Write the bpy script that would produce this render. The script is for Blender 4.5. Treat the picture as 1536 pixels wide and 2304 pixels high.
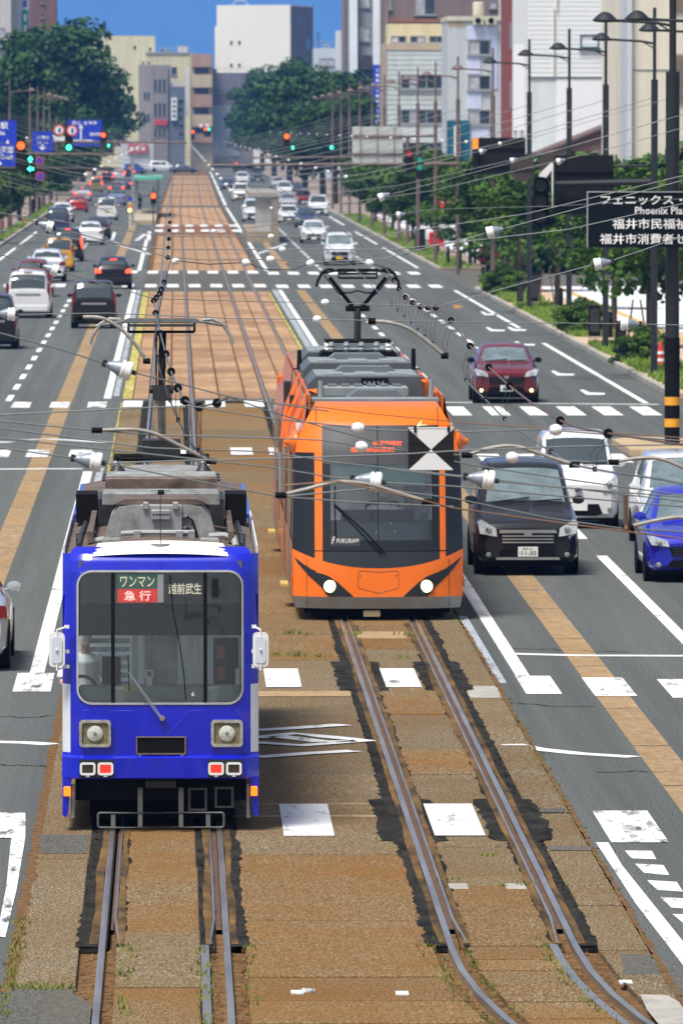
import bpy, bmesh, math, random
import numpy as np
from mathutils import Vector, Matrix, noise as mnoise
R = math.radians
random.seed(7); np.random.seed(7)
S = bpy.context.scene
COL = S.collection
for o in list(bpy.data.objects): bpy.data.objects.remove(o)

# ------------------------------------------------------------------ camera
FPX, HC, VPX, VPY, CPX, CPY = 19000.0, 7.43, 393.0, 285.0, 768.0, 1152.0
PITCH = math.atan((CPY-VPY)/FPX)
YAW = math.atan((CPX-VPX)/FPX*math.cos(PITCH))
cam_d = bpy.data.cameras.new('camera'); cam = bpy.data.objects.new('camera', cam_d); COL.objects.link(cam)
cam.location = (0, 0, HC); cam.rotation_euler = (math.pi/2-PITCH, 0, -YAW)
cam_d.sensor_fit = 'HORIZONTAL'; cam_d.sensor_width = 36.0; cam_d.lens = FPX/1536*36
cam_d.clip_start = 1.0; cam_d.clip_end = 40000
cam_d.dof.use_dof = True; cam_d.dof.focus_distance = 86.0; cam_d.dof.aperture_fstop = 14.0
S.camera = cam

# ------------------------------------------------------------------ world, sun, exposure
SUN_EL, SUN_AZ = R(64), R(218)          # azimuth clockwise from +Y: behind the camera, to its left
W = bpy.data.worlds.new('World'); S.world = W; W.use_nodes = True
wn = W.node_tree.nodes; wl = W.node_tree.links
sky = wn.new('ShaderNodeTexSky'); sky.sky_type = 'NISHITA'; sky.sun_disc = False
sky.sun_elevation = SUN_EL; sky.sun_rotation = SUN_AZ; sky.air_density = 1.0; sky.dust_density = 2.0; sky.ozone_density = 2.0
hsv = wn.new('ShaderNodeHueSaturation'); hsv.inputs['Saturation'].default_value = 0.38   # thin cloud greys the sky
wl.new(sky.outputs[0], hsv.inputs['Color'])
bg = wn['Background']; wl.new(hsv.outputs[0], bg.inputs[0]); bg.inputs[1].default_value = 0.075
sd = bpy.data.lights.new('sun', 'SUN'); sd.energy = 3.3; sd.angle = R(20); sd.color = (1.0, 0.95, 0.88)
sun = bpy.data.objects.new('sun', sd); COL.objects.link(sun)
_sv = Vector((math.sin(SUN_AZ)*math.cos(SUN_EL), math.cos(SUN_AZ)*math.cos(SUN_EL), math.sin(SUN_EL)))
sun.rotation_euler = _sv.to_track_quat('Z', 'Y').to_euler()
sun.location = (-30, -10, 60)
S.view_settings.view_transform = 'Standard'; S.view_settings.look = 'None'
HAZE_D, HAZE_COL = 0.000085, (0.14, 0.40, 1.0, 1)
S.view_settings.gamma = 1.0; S.view_settings.exposure = 0.72; S.view_settings.use_curve_mapping = False
S.cycles.use_denoising = True
try: S.cycles.denoiser = 'OPENIMAGEDENOISE'
except Exception: pass
S.cycles.max_bounces = 8; S.cycles.transparent_max_bounces = 16; S.cycles.volume_bounces = 1
S.cycles.sample_clamp_indirect = 4.0

# ------------------------------------------------------------------ where a point of the place stands
_RM = Matrix.Rotation(-YAW, 3, 'Z') @ Matrix.Rotation(math.pi/2-PITCH, 3, 'X')
def ray(x, y): return _RM @ Vector(((x-CPX)/FPX, (CPY-y)/FPX, -1.0))
def G(x, y, h=0.0):
    d = ray(x, y); t = (h-HC)/d.z; return Vector((d.x*t, d.y*t, h))
def AT(x, y, Y):
    d = ray(x, y); t = Y/d.y; return Vector((d.x*t, Y, HC+d.z*t))
def SC(Y): return FPX/Y                      # pixels of the photograph per metre at distance Y
def YOF(y): return FPX*HC/(y-VPY)

# ------------------------------------------------------------------ mesh building
class MB:
    def __init__(s): s.v = []; s.f = []; s.m = []; s.mi = 0
    def add(s, vs, fs):
        n = len(s.v); s.v += [tuple(v) for v in vs]; s.f += [tuple(i+n for i in f) for f in fs]; s.m += [s.mi]*len(fs); return s
    def box(s, x0, x1, y0, y1, z0, z1, b=0.0):
        if b > 0:
            X0, X1, Y0, Y1 = x0+b, x1-b, y0+b, y1-b
            rings = [(z0, 0), (z1-b, 0), (z1, b)]
            vs = []; fs = []
            for z, i in rings:
                vs += [(x0+i, y0+i, z), (x1-i, y0+i, z), (x1-i, y1-i, z), (x0+i, y1-i, z)]
            for k in range(2):
                for j in range(4):
                    a, c = k*4+j, k*4+(j+1) % 4; fs.append((a, c, c+4, a+4))
            fs += [(3, 2, 1, 0), (8, 9, 10, 11)]
            return s.add(vs, fs)
        vs = [(x0,y0,z0),(x1,y0,z0),(x1,y1,z0),(x0,y1,z0),(x0,y0,z1),(x1,y0,z1),(x1,y1,z1),(x0,y1,z1)]
        return s.add(vs, [(3,2,1,0),(4,5,6,7),(0,1,5,4),(1,2,6,5),(2,3,7,6),(3,0,4,7)])
    def cbox(s, c, d, b=0.0):
        return s.box(c[0]-d[0]/2, c[0]+d[0]/2, c[1]-d[1]/2, c[1]+d[1]/2, c[2]-d[2]/2, c[2]+d[2]/2, b)
    def tube(s, pts, r, n=6, cap=True):
        pts = [Vector(p) for p in pts]; k = len(pts)
        rs = r if isinstance(r, (list, tuple)) else [r]*k
        rings = []; up0 = None
        for i, p in enumerate(pts):
            d = (pts[min(i+1, k-1)]-pts[max(i-1, 0)])
            d = d.normalized() if d.length > 1e-9 else Vector((0, 0, 1))
            if up0 is None:
                up0 = Vector((0, 0, 1)) if abs(d.z) < .9 else Vector((1, 0, 0))
            a = d.cross(up0)
            if a.length < 1e-4: a = d.cross(Vector((0, 1, 0)))
            a.normalize(); b = d.cross(a).normalized()
            rings.append([p+(a*math.cos(2*math.pi*j/n)+b*math.sin(2*math.pi*j/n))*rs[i] for j in range(n)])
        vs = [v for ring in rings for v in ring]; fs = []
        for i in range(k-1):
            for j in range(n):
                a, b2 = i*n+j, i*n+(j+1) % n; fs.append((a, b2, b2+n, a+n))
        if cap: fs += [tuple(range(n))[::-1], tuple((k-1)*n+j for j in range(n))]
        return s.add(vs, fs)
    def cyl(s, c, r, h, n=12, axis='z', r2=None):
        c = Vector(c); d = {'x': Vector((1,0,0)), 'y': Vector((0,1,0)), 'z': Vector((0,0,1))}[axis]
        return s.tube([c, c+d*h], [r, r if r2 is None else r2], n)
    def lathe(s, prof, c=(0,0,0), axis='z', n=16):
        vs = []; fs = []
        for (r, z) in prof:
            for j in range(n):
                a = 2*math.pi*j/n; p = (r*math.cos(a), r*math.sin(a), z)
                if axis == 'x': p = (p[2], p[0], p[1])
                elif axis == 'y': p = (p[0], p[2], p[1])
                vs.append((p[0]+c[0], p[1]+c[1], p[2]+c[2]))
        for i in range(len(prof)-1):
            for j in range(n):
                a, b = i*n+j, i*n+(j+1) % n; fs.append((a, b, b+n, a+n))
        fs += [tuple(range(n))[::-1], tuple((len(prof)-1)*n+j for j in range(n))]
        return s.add(vs, fs)
    def prism(s, poly, a0, a1, plane='xz'):
        n = len(poly)
        def pt(p, a): return (p[0], a, p[1]) if plane == 'xz' else ((a, p[0], p[1]) if plane == 'yz' else (p[0], p[1], a))
        vs = [pt(p, a0) for p in poly]+[pt(p, a1) for p in poly]
        fs = [tuple(range(n)), tuple(range(2*n-1, n-1, -1))]+[((i+1) % n, i, i+n, (i+1) % n+n) for i in range(n)]
        return s.add(vs, fs)
    def quad(s, a, b, c, d): return s.add([a, b, c, d], [(0, 1, 2, 3)])
    def grid(s, rows, closed=False):
        nr, nc = len(rows), len(rows[0]); vs = [p for r in rows for p in r]; fs = []
        for i in range(nr-1):
            for j in range(nc-(0 if closed else 1)):
                a, b = i*nc+j, i*nc+(j+1) % nc; fs.append((a, b, b+nc, a+nc))
        return s.add(vs, fs)
    def rowpatch(s, fn, rows, nx=8, off=0.0):
        out = []
        for (z, a, b) in rows:
            r = []
            for i in range(nx+1):
                x = a+(b-a)*i/nx; p = fn(x, z); r.append((p[0], p[1]-off, p[2]))
            out.append(r)
        return s.grid(out)
    def mesh(s, name, mats, smooth=False):
        me = bpy.data.meshes.new(name); me.from_pydata(s.v, [], s.f)
        for m in (mats if isinstance(mats, (list, tuple)) else [mats]): me.materials.append(m)
        if len(me.materials) > 1: me.polygons.foreach_set('material_index', s.m)
        me.update()
        if smooth: 
            me.polygons.foreach_set('use_smooth', [True]*len(me.polygons))
            if smooth != 'all': 
                try: me.set_sharp_from_angle(angle=R(38))
                except Exception: pass
        return me
    def build(s, name, mats, parent=None, smooth=False, fix=True):
        me = s.mesh(name, mats, smooth)
        if fix:
            bm = bmesh.new(); bm.from_mesh(me); bmesh.ops.recalc_face_normals(bm, faces=bm.faces); bm.to_mesh(me); bm.free()
        return link(name, me, parent)
def link(name, me, parent=None, loc=None, rz=0.0):
    o = bpy.data.objects.new(name, me); COL.objects.link(o)
    if parent is not None: o.parent = parent
    if loc is not None: o.location = loc
    if rz: o.rotation_euler = (0, 0, rz)
    return o
def tag(o, label=None, cat=None, group=None, kind=None):
    if label: o['label'] = label
    if cat: o['category'] = cat
    if group: o['group'] = group
    if kind: o['kind'] = kind
    return o
def empty(name, loc=(0,0,0), rz=0.0, label=None, cat=None, group=None):
    o = bpy.data.objects.new(name, None); COL.objects.link(o); o.location = loc; o.rotation_euler = (0, 0, rz)
    o.empty_display_size = .2
    return tag(o, label, cat, group)
def copy_tree(o, parent=None):
    c = o.copy(); COL.objects.link(c)
    if parent is not None: c.parent = parent
    for ch in list(o.children): copy_tree(ch, c)
    return c
def rrect(w, h, r, n=5, cx=0, cz=0):
    out = []
    for (sx, sz, a0) in ((1,1,0), (-1,1,90), (-1,-1,180), (1,-1,270)):
        for k in range(n+1):
            a = R(a0+90*k/n); out.append((cx+sx*(w/2-r)+r*math.cos(a), cz+sz*(h/2-r)+r*math.sin(a)))
    return out
def ring_xz(mb, outer, inner, y0, y1):
    n = len(outer)
    vs = [(p[0], y0, p[1]) for p in outer]+[(p[0], y0, p[1]) for p in inner]+[(p[0], y1, p[1]) for p in outer]+[(p[0], y1, p[1]) for p in inner]
    fs = []
    for i in range(n):
        j = (i+1) % n
        fs += [(i, j, n+j, n+i), (2*n+j, 2*n+i, 3*n+i, 3*n+j), (j, i, 2*n+i, 2*n+j), (n+i, n+j, 3*n+j, 3*n+i)]
    mb.add(vs, fs)
_txt = {}
def text_mesh(txt, size, mat, bold=0.0, depth=0.0):
    cu = bpy.data.curves.new('lettering', 'FONT'); cu.body = txt; cu.size = size; cu.align_x = 'CENTER'; cu.align_y = 'CENTER'
    cu.resolution_u = 2; cu.offset = bold; cu.extrude = depth
    ob = bpy.data.objects.new('lettering', cu); COL.objects.link(ob)
    bpy.context.view_layer.update()
    me = bpy.data.meshes.new_from_object(ob.evaluated_get(bpy.context.evaluated_depsgraph_get()))
    bpy.data.objects.remove(ob); bpy.data.curves.remove(cu)
    me.materials.clear(); me.materials.append(mat)
    return me
def text(txt, w, h, loc, mat, parent=None, name='lettering', bold=0.0, vertical=False):
    """flat lettering scaled to w x h, upright and facing -y"""
    if vertical: txt = '\n'.join(txt)
    me = text_mesh(txt, 1.0, mat, bold)
    if len(me.vertices) == 0: return None
    xs = [v.co.x for v in me.vertices]; ys = [v.co.y for v in me.vertices]
    sx = w/max(max(xs)-min(xs), 1e-6); sy = h/max(max(ys)-min(ys), 1e-6)
    cx, cy = (max(xs)+min(xs))/2, (max(ys)+min(ys))/2
    for v in me.vertices: v.co = ((v.co.x-cx)*sx, 0.0, (v.co.y-cy)*sy)
    me.update()
    return link(name, me, parent, loc)

# ------------------------------------------------------------------ materials
def newmat(name):
    m = bpy.data.materials.new(name); m.use_nodes = True
    nt = m.node_tree; return m, nt, nt.nodes['Principled BSDF']
def mat(name, col, rough=.6, metal=0.0, var=0.0, scale=3.0, col2=None, bump=0.0, bscale=40.0, coat=0.0, objrand=0.0, spec=None, stretch=None, emit=0.0, ecol=None):
    m, nt, b = newmat(name); N = nt.nodes; L = nt.links
    c = (*col, 1)
    b.inputs['Roughness'].default_value = rough; b.inputs['Metallic'].default_value = metal
    if coat: b.inputs['Coat Weight'].default_value = coat; b.inputs['Coat Roughness'].default_value = .06
    if spec is not None: b.inputs['Specular IOR Level'].default_value = spec
    b.inputs['Base Color'].default_value = c
    tc = None
    def coords():
        nonlocal tc
        if tc is None:
            t = N.new('ShaderNodeTexCoord'); mp = N.new('ShaderNodeMapping'); L.new(t.outputs['Object'], mp.inputs[0])
            if stretch: mp.inputs['Scale'].default_value = stretch
            tc = mp
        return tc.outputs[0]
    src = None
    if col2 is not None or var > 0:
        nz = N.new('ShaderNodeTexNoise'); nz.inputs['Scale'].default_value = scale; nz.inputs['Detail'].default_value = 6; nz.inputs['Roughness'].default_value = .65
        L.new(coords(), nz.inputs['Vector'])
        rp = N.new('ShaderNodeValToRGB'); rp.color_ramp.elements[0].position = .36; rp.color_ramp.elements[1].position = .64
        L.new(nz.outputs[0], rp.inputs[0])
        a = c if col2 is None else c
        if col2 is None:
            rp.color_ramp.elements[0].color = (*[x*(1-var) for x in col], 1); rp.color_ramp.elements[1].color = (*[min(1, x*(1+var)) for x in col], 1)
        else:
            rp.color_ramp.elements[0].color = c; rp.color_ramp.elements[1].color = (*col2, 1)
        src = rp.outputs[0]
    if objrand > 0:
        oi = N.new('ShaderNodeObjectInfo'); mr = N.new('ShaderNodeMapRange'); mr.inputs[3].default_value = 1-objrand; mr.inputs[4].default_value = 1+objrand
        L.new(oi.outputs['Random'], mr.inputs[0])
        mx = N.new('ShaderNodeVectorMath'); mx.operation = 'SCALE'; L.new(mr.outputs[0], mx.inputs['Scale'])
        if src is None: mx.inputs[0].default_value = col
        else: L.new(src, mx.inputs[0])
        src = mx.outputs[0]
    if src is not None: L.new(src, b.inputs['Base Color'])
    if bump > 0:
        n2 = N.new('ShaderNodeTexNoise'); n2.inputs['Scale'].default_value = bscale; n2.inputs['Detail'].default_value = 4; L.new(coords(), n2.inputs['Vector'])
        bp = N.new('ShaderNodeBump'); bp.inputs['Strength'].default_value = bump; bp.inputs['Distance'].default_value = .02
        L.new(n2.outputs[0], bp.inputs['Height']); L.new(bp.outputs[0], b.inputs['Normal'])
    if emit > 0:
        b.inputs['Emission Color'].default_value = (*(ecol or col), 1); b.inputs['Emission Strength'].default_value = emit
    return m
def speckle(name, base, dark, light, rust=None, sc=18.0, rsc=.5, rough=.9, objrand=0.06, rustamt=.5, rstretch=(1, .12, 1), stretch=(1, .25, 1)):
    """exposed aggregate / asphalt: fine stones over a slow stain"""
    m, nt, b = newmat(name); N = nt.nodes; L = nt.links
    t = N.new('ShaderNodeTexCoord')
    gm = N.new('ShaderNodeNewGeometry')
    vo = N.new('ShaderNodeTexNoise'); vo.inputs['Scale'].default_value = sc; vo.inputs['Detail'].default_value = 5; vo.inputs['Roughness'].default_value = .8
    mp = N.new('ShaderNodeMapping'); mp.inputs['Scale'].default_value = stretch
    L.new(gm.outputs['Position'], mp.inputs[0]); L.new(mp.outputs[0], vo.inputs['Vector'])
    rp = N.new('ShaderNodeValToRGB'); e = rp.color_ramp.elements
    e[0].position = .32; e[0].color = (*dark, 1); e[1].position = .68; e[1].color = (*light, 1)
    k = e.new(.5); k.color = (*base, 1)
    L.new(vo.outputs[0], rp.inputs[0]); src = rp.outputs[0]
    if rust is not None:
        n2 = N.new('ShaderNodeTexNoise'); n2.inputs['Scale'].default_value = rsc; n2.inputs['Detail'].default_value = 5; n2.inputs['Roughness'].default_value = .7
        mp2 = N.new('ShaderNodeMapping'); mp2.inputs['Scale'].default_value = rstretch
        L.new(gm.outputs['Position'], mp2.inputs[0]); L.new(mp2.outputs[0], n2.inputs['Vector'])
        r2 = N.new('ShaderNodeMapRange'); r2.inputs[1].default_value = .35; r2.inputs[2].default_value = .65; r2.inputs[3].default_value = 0; r2.inputs[4].default_value = rustamt
        L.new(n2.outputs[0], r2.inputs[0])
        mx = N.new('ShaderNodeMix'); mx.data_type = 'RGBA'; mx.blend_type = 'MIX'
        L.new(r2.outputs[0], mx.inputs[0]); L.new(src, mx.inputs[6]); mx.inputs[7].default_value = (*rust, 1)
        src = mx.outputs[2]
    if objrand > 0:
        oi = N.new('ShaderNodeObjectInfo'); mr = N.new('ShaderNodeMapRange'); mr.inputs[3].default_value = 1-objrand; mr.inputs[4].default_value = 1+objrand
        L.new(oi.outputs['Random'], mr.inputs[0]); sm = N.new('ShaderNodeVectorMath'); sm.operation = 'SCALE'
        L.new(src, sm.inputs[0]); L.new(mr.outputs[0], sm.inputs['Scale']); src = sm.outputs[0]
    L.new(src, b.inputs['Base Color']); b.inputs['Roughness'].default_value = rough; b.inputs['Specular IOR Level'].default_value = .03
    bp = N.new('ShaderNodeBump'); bp.inputs['Strength'].default_value = .35; bp.inputs['Distance'].default_value = .02
    L.new(vo.outputs[0], bp.inputs['Height']); L.new(bp.outputs[0], b.inputs['Normal'])
    return m
def paint_worn(name, col=(.78,.78,.76), wear=.42, under=(.10,.10,.098), sc=2.2):
    """road paint worn through in places by a noise of its own shape"""
    m, nt, b = newmat(name); N = nt.nodes; L = nt.links
    gm = N.new('ShaderNodeNewGeometry'); mp = N.new('ShaderNodeMapping'); mp.inputs['Scale'].default_value = (1.6, .35, 1)
    nz = N.new('ShaderNodeTexNoise'); nz.inputs['Scale'].default_value = sc; nz.inputs['Detail'].default_value = 8; nz.inputs['Roughness'].default_value = .75
    L.new(gm.outputs['Position'], mp.inputs[0]); L.new(mp.outputs[0], nz.inputs['Vector'])
    rp = N.new('ShaderNodeValToRGB'); e = rp.color_ramp.elements; e[0].position = wear-.05; e[1].position = wear+.06
    e[0].color = (*under, 1); e[1].color = (*col, 1); L.new(nz.outputs[0], rp.inputs[0]); L.new(rp.outputs[0], b.inputs['Base Color'])
    b.inputs['Roughness'].default_value = .8; b.inputs['Specular IOR Level'].default_value = .05
    return m
def glass(name, tint=(.55,.62,.60), refl=1.0, rough=.02):
    m = bpy.data.materials.new(name); m.use_nodes = True; nt = m.node_tree; N = nt.nodes; L = nt.links
    N.remove(N['Principled BSDF']); out = N['Material Output']
    tr = N.new('ShaderNodeBsdfTransparent'); tr.inputs[0].default_value = (*tint, 1)
    gl = N.new('ShaderNodeBsdfGlossy'); gl.inputs['Roughness'].default_value = rough; gl.inputs[0].default_value = (refl, refl, refl, 1)
    fr = N.new('ShaderNodeFresnel'); fr.inputs[0].default_value = 1.85
    mx = N.new('ShaderNodeMixShader'); L.new(fr.outputs[0], mx.inputs[0]); L.new(tr.outputs[0], mx.inputs[1]); L.new(gl.outputs[0], mx.inputs[2]); L.new(mx.outputs[0], out.inputs[0])
    return m
def emitter(name, col, strength):
    m, nt, b = newmat(name); b.inputs['Base Color'].default_value = (*[c*.5 for c in col], 1)
    b.inputs['Emission Color'].default_value = (*col, 1); b.inputs['Emission Strength'].default_value = strength
    b.inputs['Roughness'].default_value = .4
    return m
M = {}
M['asphalt'] = speckle('asphalt', (.118,.126,.122), (.040,.044,.042), (.275,.290,.280), rust=(.078,.086,.084), sc=42, rsc=1.6, rustamt=.75, rstretch=(1,.012,1), objrand=.05, stretch=(1,.3,1))
M['asphalt_old'] = speckle('asphalt_old', (.098,.100,.095), (.040,.042,.040), (.20,.203,.195), rust=(.15,.125,.09), sc=42, rsc=.4, rustamt=.5)
M['slab'] = speckle('concrete_slab', (.170,.120,.064), (.030,.020,.011), (.50,.38,.225), rust=(.205,.095,.025), sc=50, rsc=.8, rustamt=.75, rstretch=(.32,.30,1), objrand=.09, stretch=(1,.22,1))
M['slab_grey'] = speckle('concrete_slab_grey', (.165,.130,.080), (.030,.024,.015), (.52,.43,.30), rust=(.165,.098,.040), sc=50, rsc=.8, rustamt=.65, rstretch=(.32,.30,1), objrand=.08, stretch=(1,.22,1))
M['paver'] = speckle('brick_paver', (.43,.275,.150), (.27,.165,.088), (.64,.45,.27), rust=(.235,.135,.092), sc=2.2, rsc=.55, rustamt=.85, rstretch=(.22,.30,1), objrand=.15, stretch=(1,.5,1))
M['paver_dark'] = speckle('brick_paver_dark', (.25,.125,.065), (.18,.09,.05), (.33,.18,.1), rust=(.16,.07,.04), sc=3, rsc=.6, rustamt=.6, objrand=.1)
M['tan'] = speckle('tan_strip', (.315,.225,.132), (.22,.15,.085), (.43,.32,.195), rust=(.31,.20,.095), sc=6, rsc=.5, rustamt=.5, objrand=.05)
M['patch'] = mat('asphalt_patch', (.014,.014,.013), .95, col2=(.042,.039,.033), scale=5, bump=.4, bscale=30, spec=.03, stretch=(1,.25,1))
M['patch_rust'] = mat('rusty_patch_edge', (.045,.036,.025), .9, col2=(.20,.115,.045), scale=3.0, stretch=(1,.2,1), bump=.3, spec=.03)
M['dirt'] = mat('dirt', (.10,.055,.025), .95, col2=(.21,.125,.06), scale=9, bump=1.0, bscale=22, spec=.03)
M['white_paint'] = paint_worn('white_road_paint', wear=.385, col=(.72,.725,.72))
M['white_worn'] = paint_worn('white_road_paint_worn', wear=.45, col=(.74,.75,.75))
M['grey_paint'] = paint_worn('grey_road_paint', wear=.44, col=(.36,.39,.43), under=(.2,.21,.22))
M['yellow_moss'] = mat('moss_edge', (.34,.28,.04), .95, col2=(.55,.48,.20), scale=2, spec=.04, stretch=(1,.3,1))
M['rail'] = mat('rail_steel', (.58,.53,.46), .40, 1.0, var=.2, scale=4, stretch=(1,.1,1))
M['rail_rust'] = mat('rail_rust', (.13,.065,.032), .8, col2=(.07,.04,.025), scale=6)
M['kerb'] = mat('kerb_stone', (.34,.32,.28), .9, var=.25, scale=3, bump=.3, objrand=.1)
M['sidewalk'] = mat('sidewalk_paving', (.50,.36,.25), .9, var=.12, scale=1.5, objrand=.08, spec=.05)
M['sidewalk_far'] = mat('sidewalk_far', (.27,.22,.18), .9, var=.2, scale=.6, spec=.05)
M['sidewalk_white'] = mat('sidewalk_white', (.66,.68,.70), .85, var=.08, scale=1.2, spec=.05)
M['concrete'] = mat('concrete', (.36,.34,.30), .9, var=.18, scale=2.5, bump=.2)
M['joint'] = mat('joint_crack', (.03,.025,.02), 1.0, spec=.02)
M['sealant'] = mat('tan_joint', (.36,.25,.14), .9, var=.2, scale=4, spec=.04)
M['grass'] = mat('grass', (.10,.20,.025), .9, col2=(.20,.30,.04), scale=5)
M['weed'] = mat('weed', (.09,.15,.02), .9, col2=(.22,.21,.05), scale=4)
M['black'] = mat('black', (.0065,.0065,.007), .75, spec=.12)
M['blackgloss'] = mat('black_gloss', (.008,.009,.011), .12, coat=.5)
M['rubber'] = mat('rubber', (.018,.018,.019), .85)
M['darksteel'] = mat('dark_steel', (.035,.036,.038), .5, .4, var=.3, scale=8)
M['steel'] = mat('grey_steel', (.30,.31,.32), .5, .3, var=.15, scale=6)
M['wire'] = mat('wire', (.125,.14,.145), .5, .3)
M['wire_dark'] = mat('wire_dark', (.03,.03,.032), .6, .2)
M['copper'] = mat('copper_wire', (.18,.10,.06), .5, .5)
M['armtube'] = mat('arm_tube', (.34,.32,.29), .5, .3, var=.2, scale=8)
M['porcelain'] = mat('porcelain', (.82,.83,.82), .18, var=.06, scale=8, coat=.3)
M['capgrey'] = mat('insulator_cap', (.27,.31,.37), .42, .3, var=.12, scale=20)
M['greyroof'] = mat('roof_grey_paint', (.15,.155,.15), .7, col2=(.33,.34,.335), scale=4, bump=.1)
M['roofbrown'] = mat('roof_brown_stain', (.055,.034,.026), .75, col2=(.19,.14,.115), scale=5, stretch=(.6,2,1))
M['white'] = mat('white_plastic', (.80,.80,.80), .35)
M['cream'] = mat('cream_light', (.80,.80,.75), .4)
M['skin'] = mat('skin', (.50,.30,.20), .6)
M['shirt'] = mat('white_shirt', (.88,.91,.94), .8)
M['navy'] = mat('navy_cloth', (.012,.015,.03), .9)
M['red_lit'] = emitter('red_lit', (1.0,.05,.02), 3.2)
M['red_off'] = mat('red_lens', (.17,.008,.008), .2, coat=.5)
M['red_lens'] = mat('red_lens_bright', (.75,.03,.02), .25, coat=.3, emit=.35, ecol=(1,.05,.03))
M['amber'] = emitter('amber_lit', (1.0,.16,.006), 1.5)
M['head_lit'] = emitter('headlamp_lit', (1.0,.80,.33), 2.6)
M['fog_lit'] = emitter('fog_lit', (.75,1.0,.35), 4.0)
M['sig_red'] = emitter('signal_red', (1.0,.07,.01), 3.0)
M['sig_green'] = emitter('signal_green', (.05,.85,.52), 2.2)
M['sig_dim_red'] = mat('signal_red_dim', (.6,.03,.05), .4, emit=.25, ecol=(1,.04,.08))
M['sig_dim_green'] = mat('signal_green_dim', (.03,.35,.2), .4, emit=.18, ecol=(.05,.8,.5))
M['plate_white'] = mat('plate_white', (.80,.81,.80), .5)
M['plate_yellow'] = mat('plate_yellow', (.80,.50,.02), .5)
M['plate_green'] = mat('plate_green_text', (.03,.12,.07), .6)
M['chrome'] = mat('chrome', (.75,.76,.78), .12, 1.0)
M['lamp_clear'] = mat('lamp_clear', (.62,.66,.70), .12, coat=.6, var=.25, scale=14)
M['car_glass'] = mat('car_glass', (.035,.05,.055), .06, coat=1.0, spec=.8)
M['car_glass_light'] = mat('car_glass_light', (.14,.19,.20), .06, coat=1.0, spec=.8, var=.3, scale=2.5)
M['tramglass'] = glass('tram_glass', (.92,.96,.95))
M['lettering_white'] = mat('lettering_white', (.85,.86,.86), .6)
M['lettering_black'] = mat('lettering_black', (.02,.02,.02), .6)
def paint(name, col, **k): return mat(name, col, k.get('rough', .28), k.get('metal', 0.0), coat=.8, var=k.get('var', .04), scale=1.5)

# ================================================================== the setting
def bend(Y): return .0018*max(0.0, Y-800)
def sheet(name, x0, x1, y0, y1, z, m, parent=None, kind='structure', thick=.06, ny=1, curve=False):
    mb = MB()
    rows_t = []; rows_b = []
    for i in range(ny+1):
        Y = y0+(y1-y0)*i/ny; c = bend(Y) if curve else 0
        rows_t.append([(x0+c, Y, z), (x1+c, Y, z)]); rows_b.append([(x0+c, Y, z-thick), (x1+c, Y, z-thick)])
    mb.grid(rows_t)
    mb.add([rows_b[0][0], rows_b[0][1], rows_t[0][1], rows_t[0][0]], [(0,1,2,3)])
    mb.add([rows_b[0][0], rows_t[0][0], rows_t[-1][0], rows_b[-1][0]], [(0,1,2,3)])
    mb.add([rows_b[0][1], rows_t[0][1], rows_t[-1][1], rows_b[-1][1]], [(0,1,2,3)])
    o = mb.build(name, m, parent, fix=False)
    if parent is None: o['kind'] = kind
    return o
gmb = MB(); gmb.quad((-4500,-300,-.13), (4500,-300,-.13), (4500,22000,-.13), (-4500,22000,-.13))
ground = gmb.build('ground', mat('ground_earth', (.13,.13,.12), .95, var=.2, scale=.02), fix=False); ground['kind'] = 'structure'
road = tag(sheet('road', 4.30, 13.60, 10, 1490, 0.0, M['asphalt'], ny=60, curve=True), kind='structure')
road_l = tag(sheet('road', -10.80, -1.45, 10, 1490, 0.0, M['asphalt'], ny=60, curve=True), kind='structure')
for (y0, y1) in ((193, 231), (386, 437)):
    sheet('side_street', 13.602, 120, y0, y1, -.001, M['asphalt_old']); sheet('side_street', -120, -10.802, y0, y1, -.001, M['asphalt_old'])
sheet('side_street', -400, 400, 1490.1, 1525, -.002, M['asphalt_old'])
bed = tag(sheet('track_bed', -1.448, 4.298, 10, 1490, -.055, M['dirt'], ny=60, curve=True), kind='structure')

# ---------------------------------------------------------------- rails
def XL(Y): return -.10+bend(Y)
def XR(Y): return 3.06+.0072*max(0, 76.0-Y)**2+bend(Y)
def Ysteps(y0, y1, st): 
    n = max(2, int((y1-y0)/st)); return [y0+(y1-y0)*i/n for i in range(n+1)]
def strip(name, fn, w, Ys, z0, z1, m, parent):
    mb = MB(); a = [[(fn(Y)-w/2, Y, z0), (fn(Y)-w/2, Y, z1), (fn(Y)-w/4, Y, z1+.004), (fn(Y)+w/4, Y, z1+.004), (fn(Y)+w/2, Y, z1), (fn(Y)+w/2, Y, z0)] for Y in Ys]
    mb.grid(a); return mb.build(name, m, parent, fix=False)
YN = Ysteps(30, 140, 2)+Ysteps(150, 1488, 20)
for fn, sgn in ((XL, -1), (XL, 1), (XR, -1), (XR, 1)):
    f = lambda Y, fn=fn, sgn=sgn: fn(Y)+sgn*.5655
    strip('rail', f, .060, YN, -.055, .012, M['rail'], bed)
    gY = [Y for Y in YN if 76.5 <= Y <= 232]
    g = lambda Y, fn=fn, sgn=sgn: fn(Y)+sgn*(.5655-.105)
    def gg(Y, g=g, sgn=sgn): return g(Y)-sgn*(.05*max(0, (79-Y)/2.5) if Y < 79 else 0)
    strip('guard_rail', gg, .026, [76.5, 77.2, 78, 79]+gY[2:], -.05, .011, M['rail'], bed)
    strip('groove', lambda Y, fn=fn, sgn=sgn: fn(Y)+sgn*(.5655-.064), .055, gY+[Y for Y in YN if Y > 232], -.054, -.012, M['rail_rust'], bed)
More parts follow.
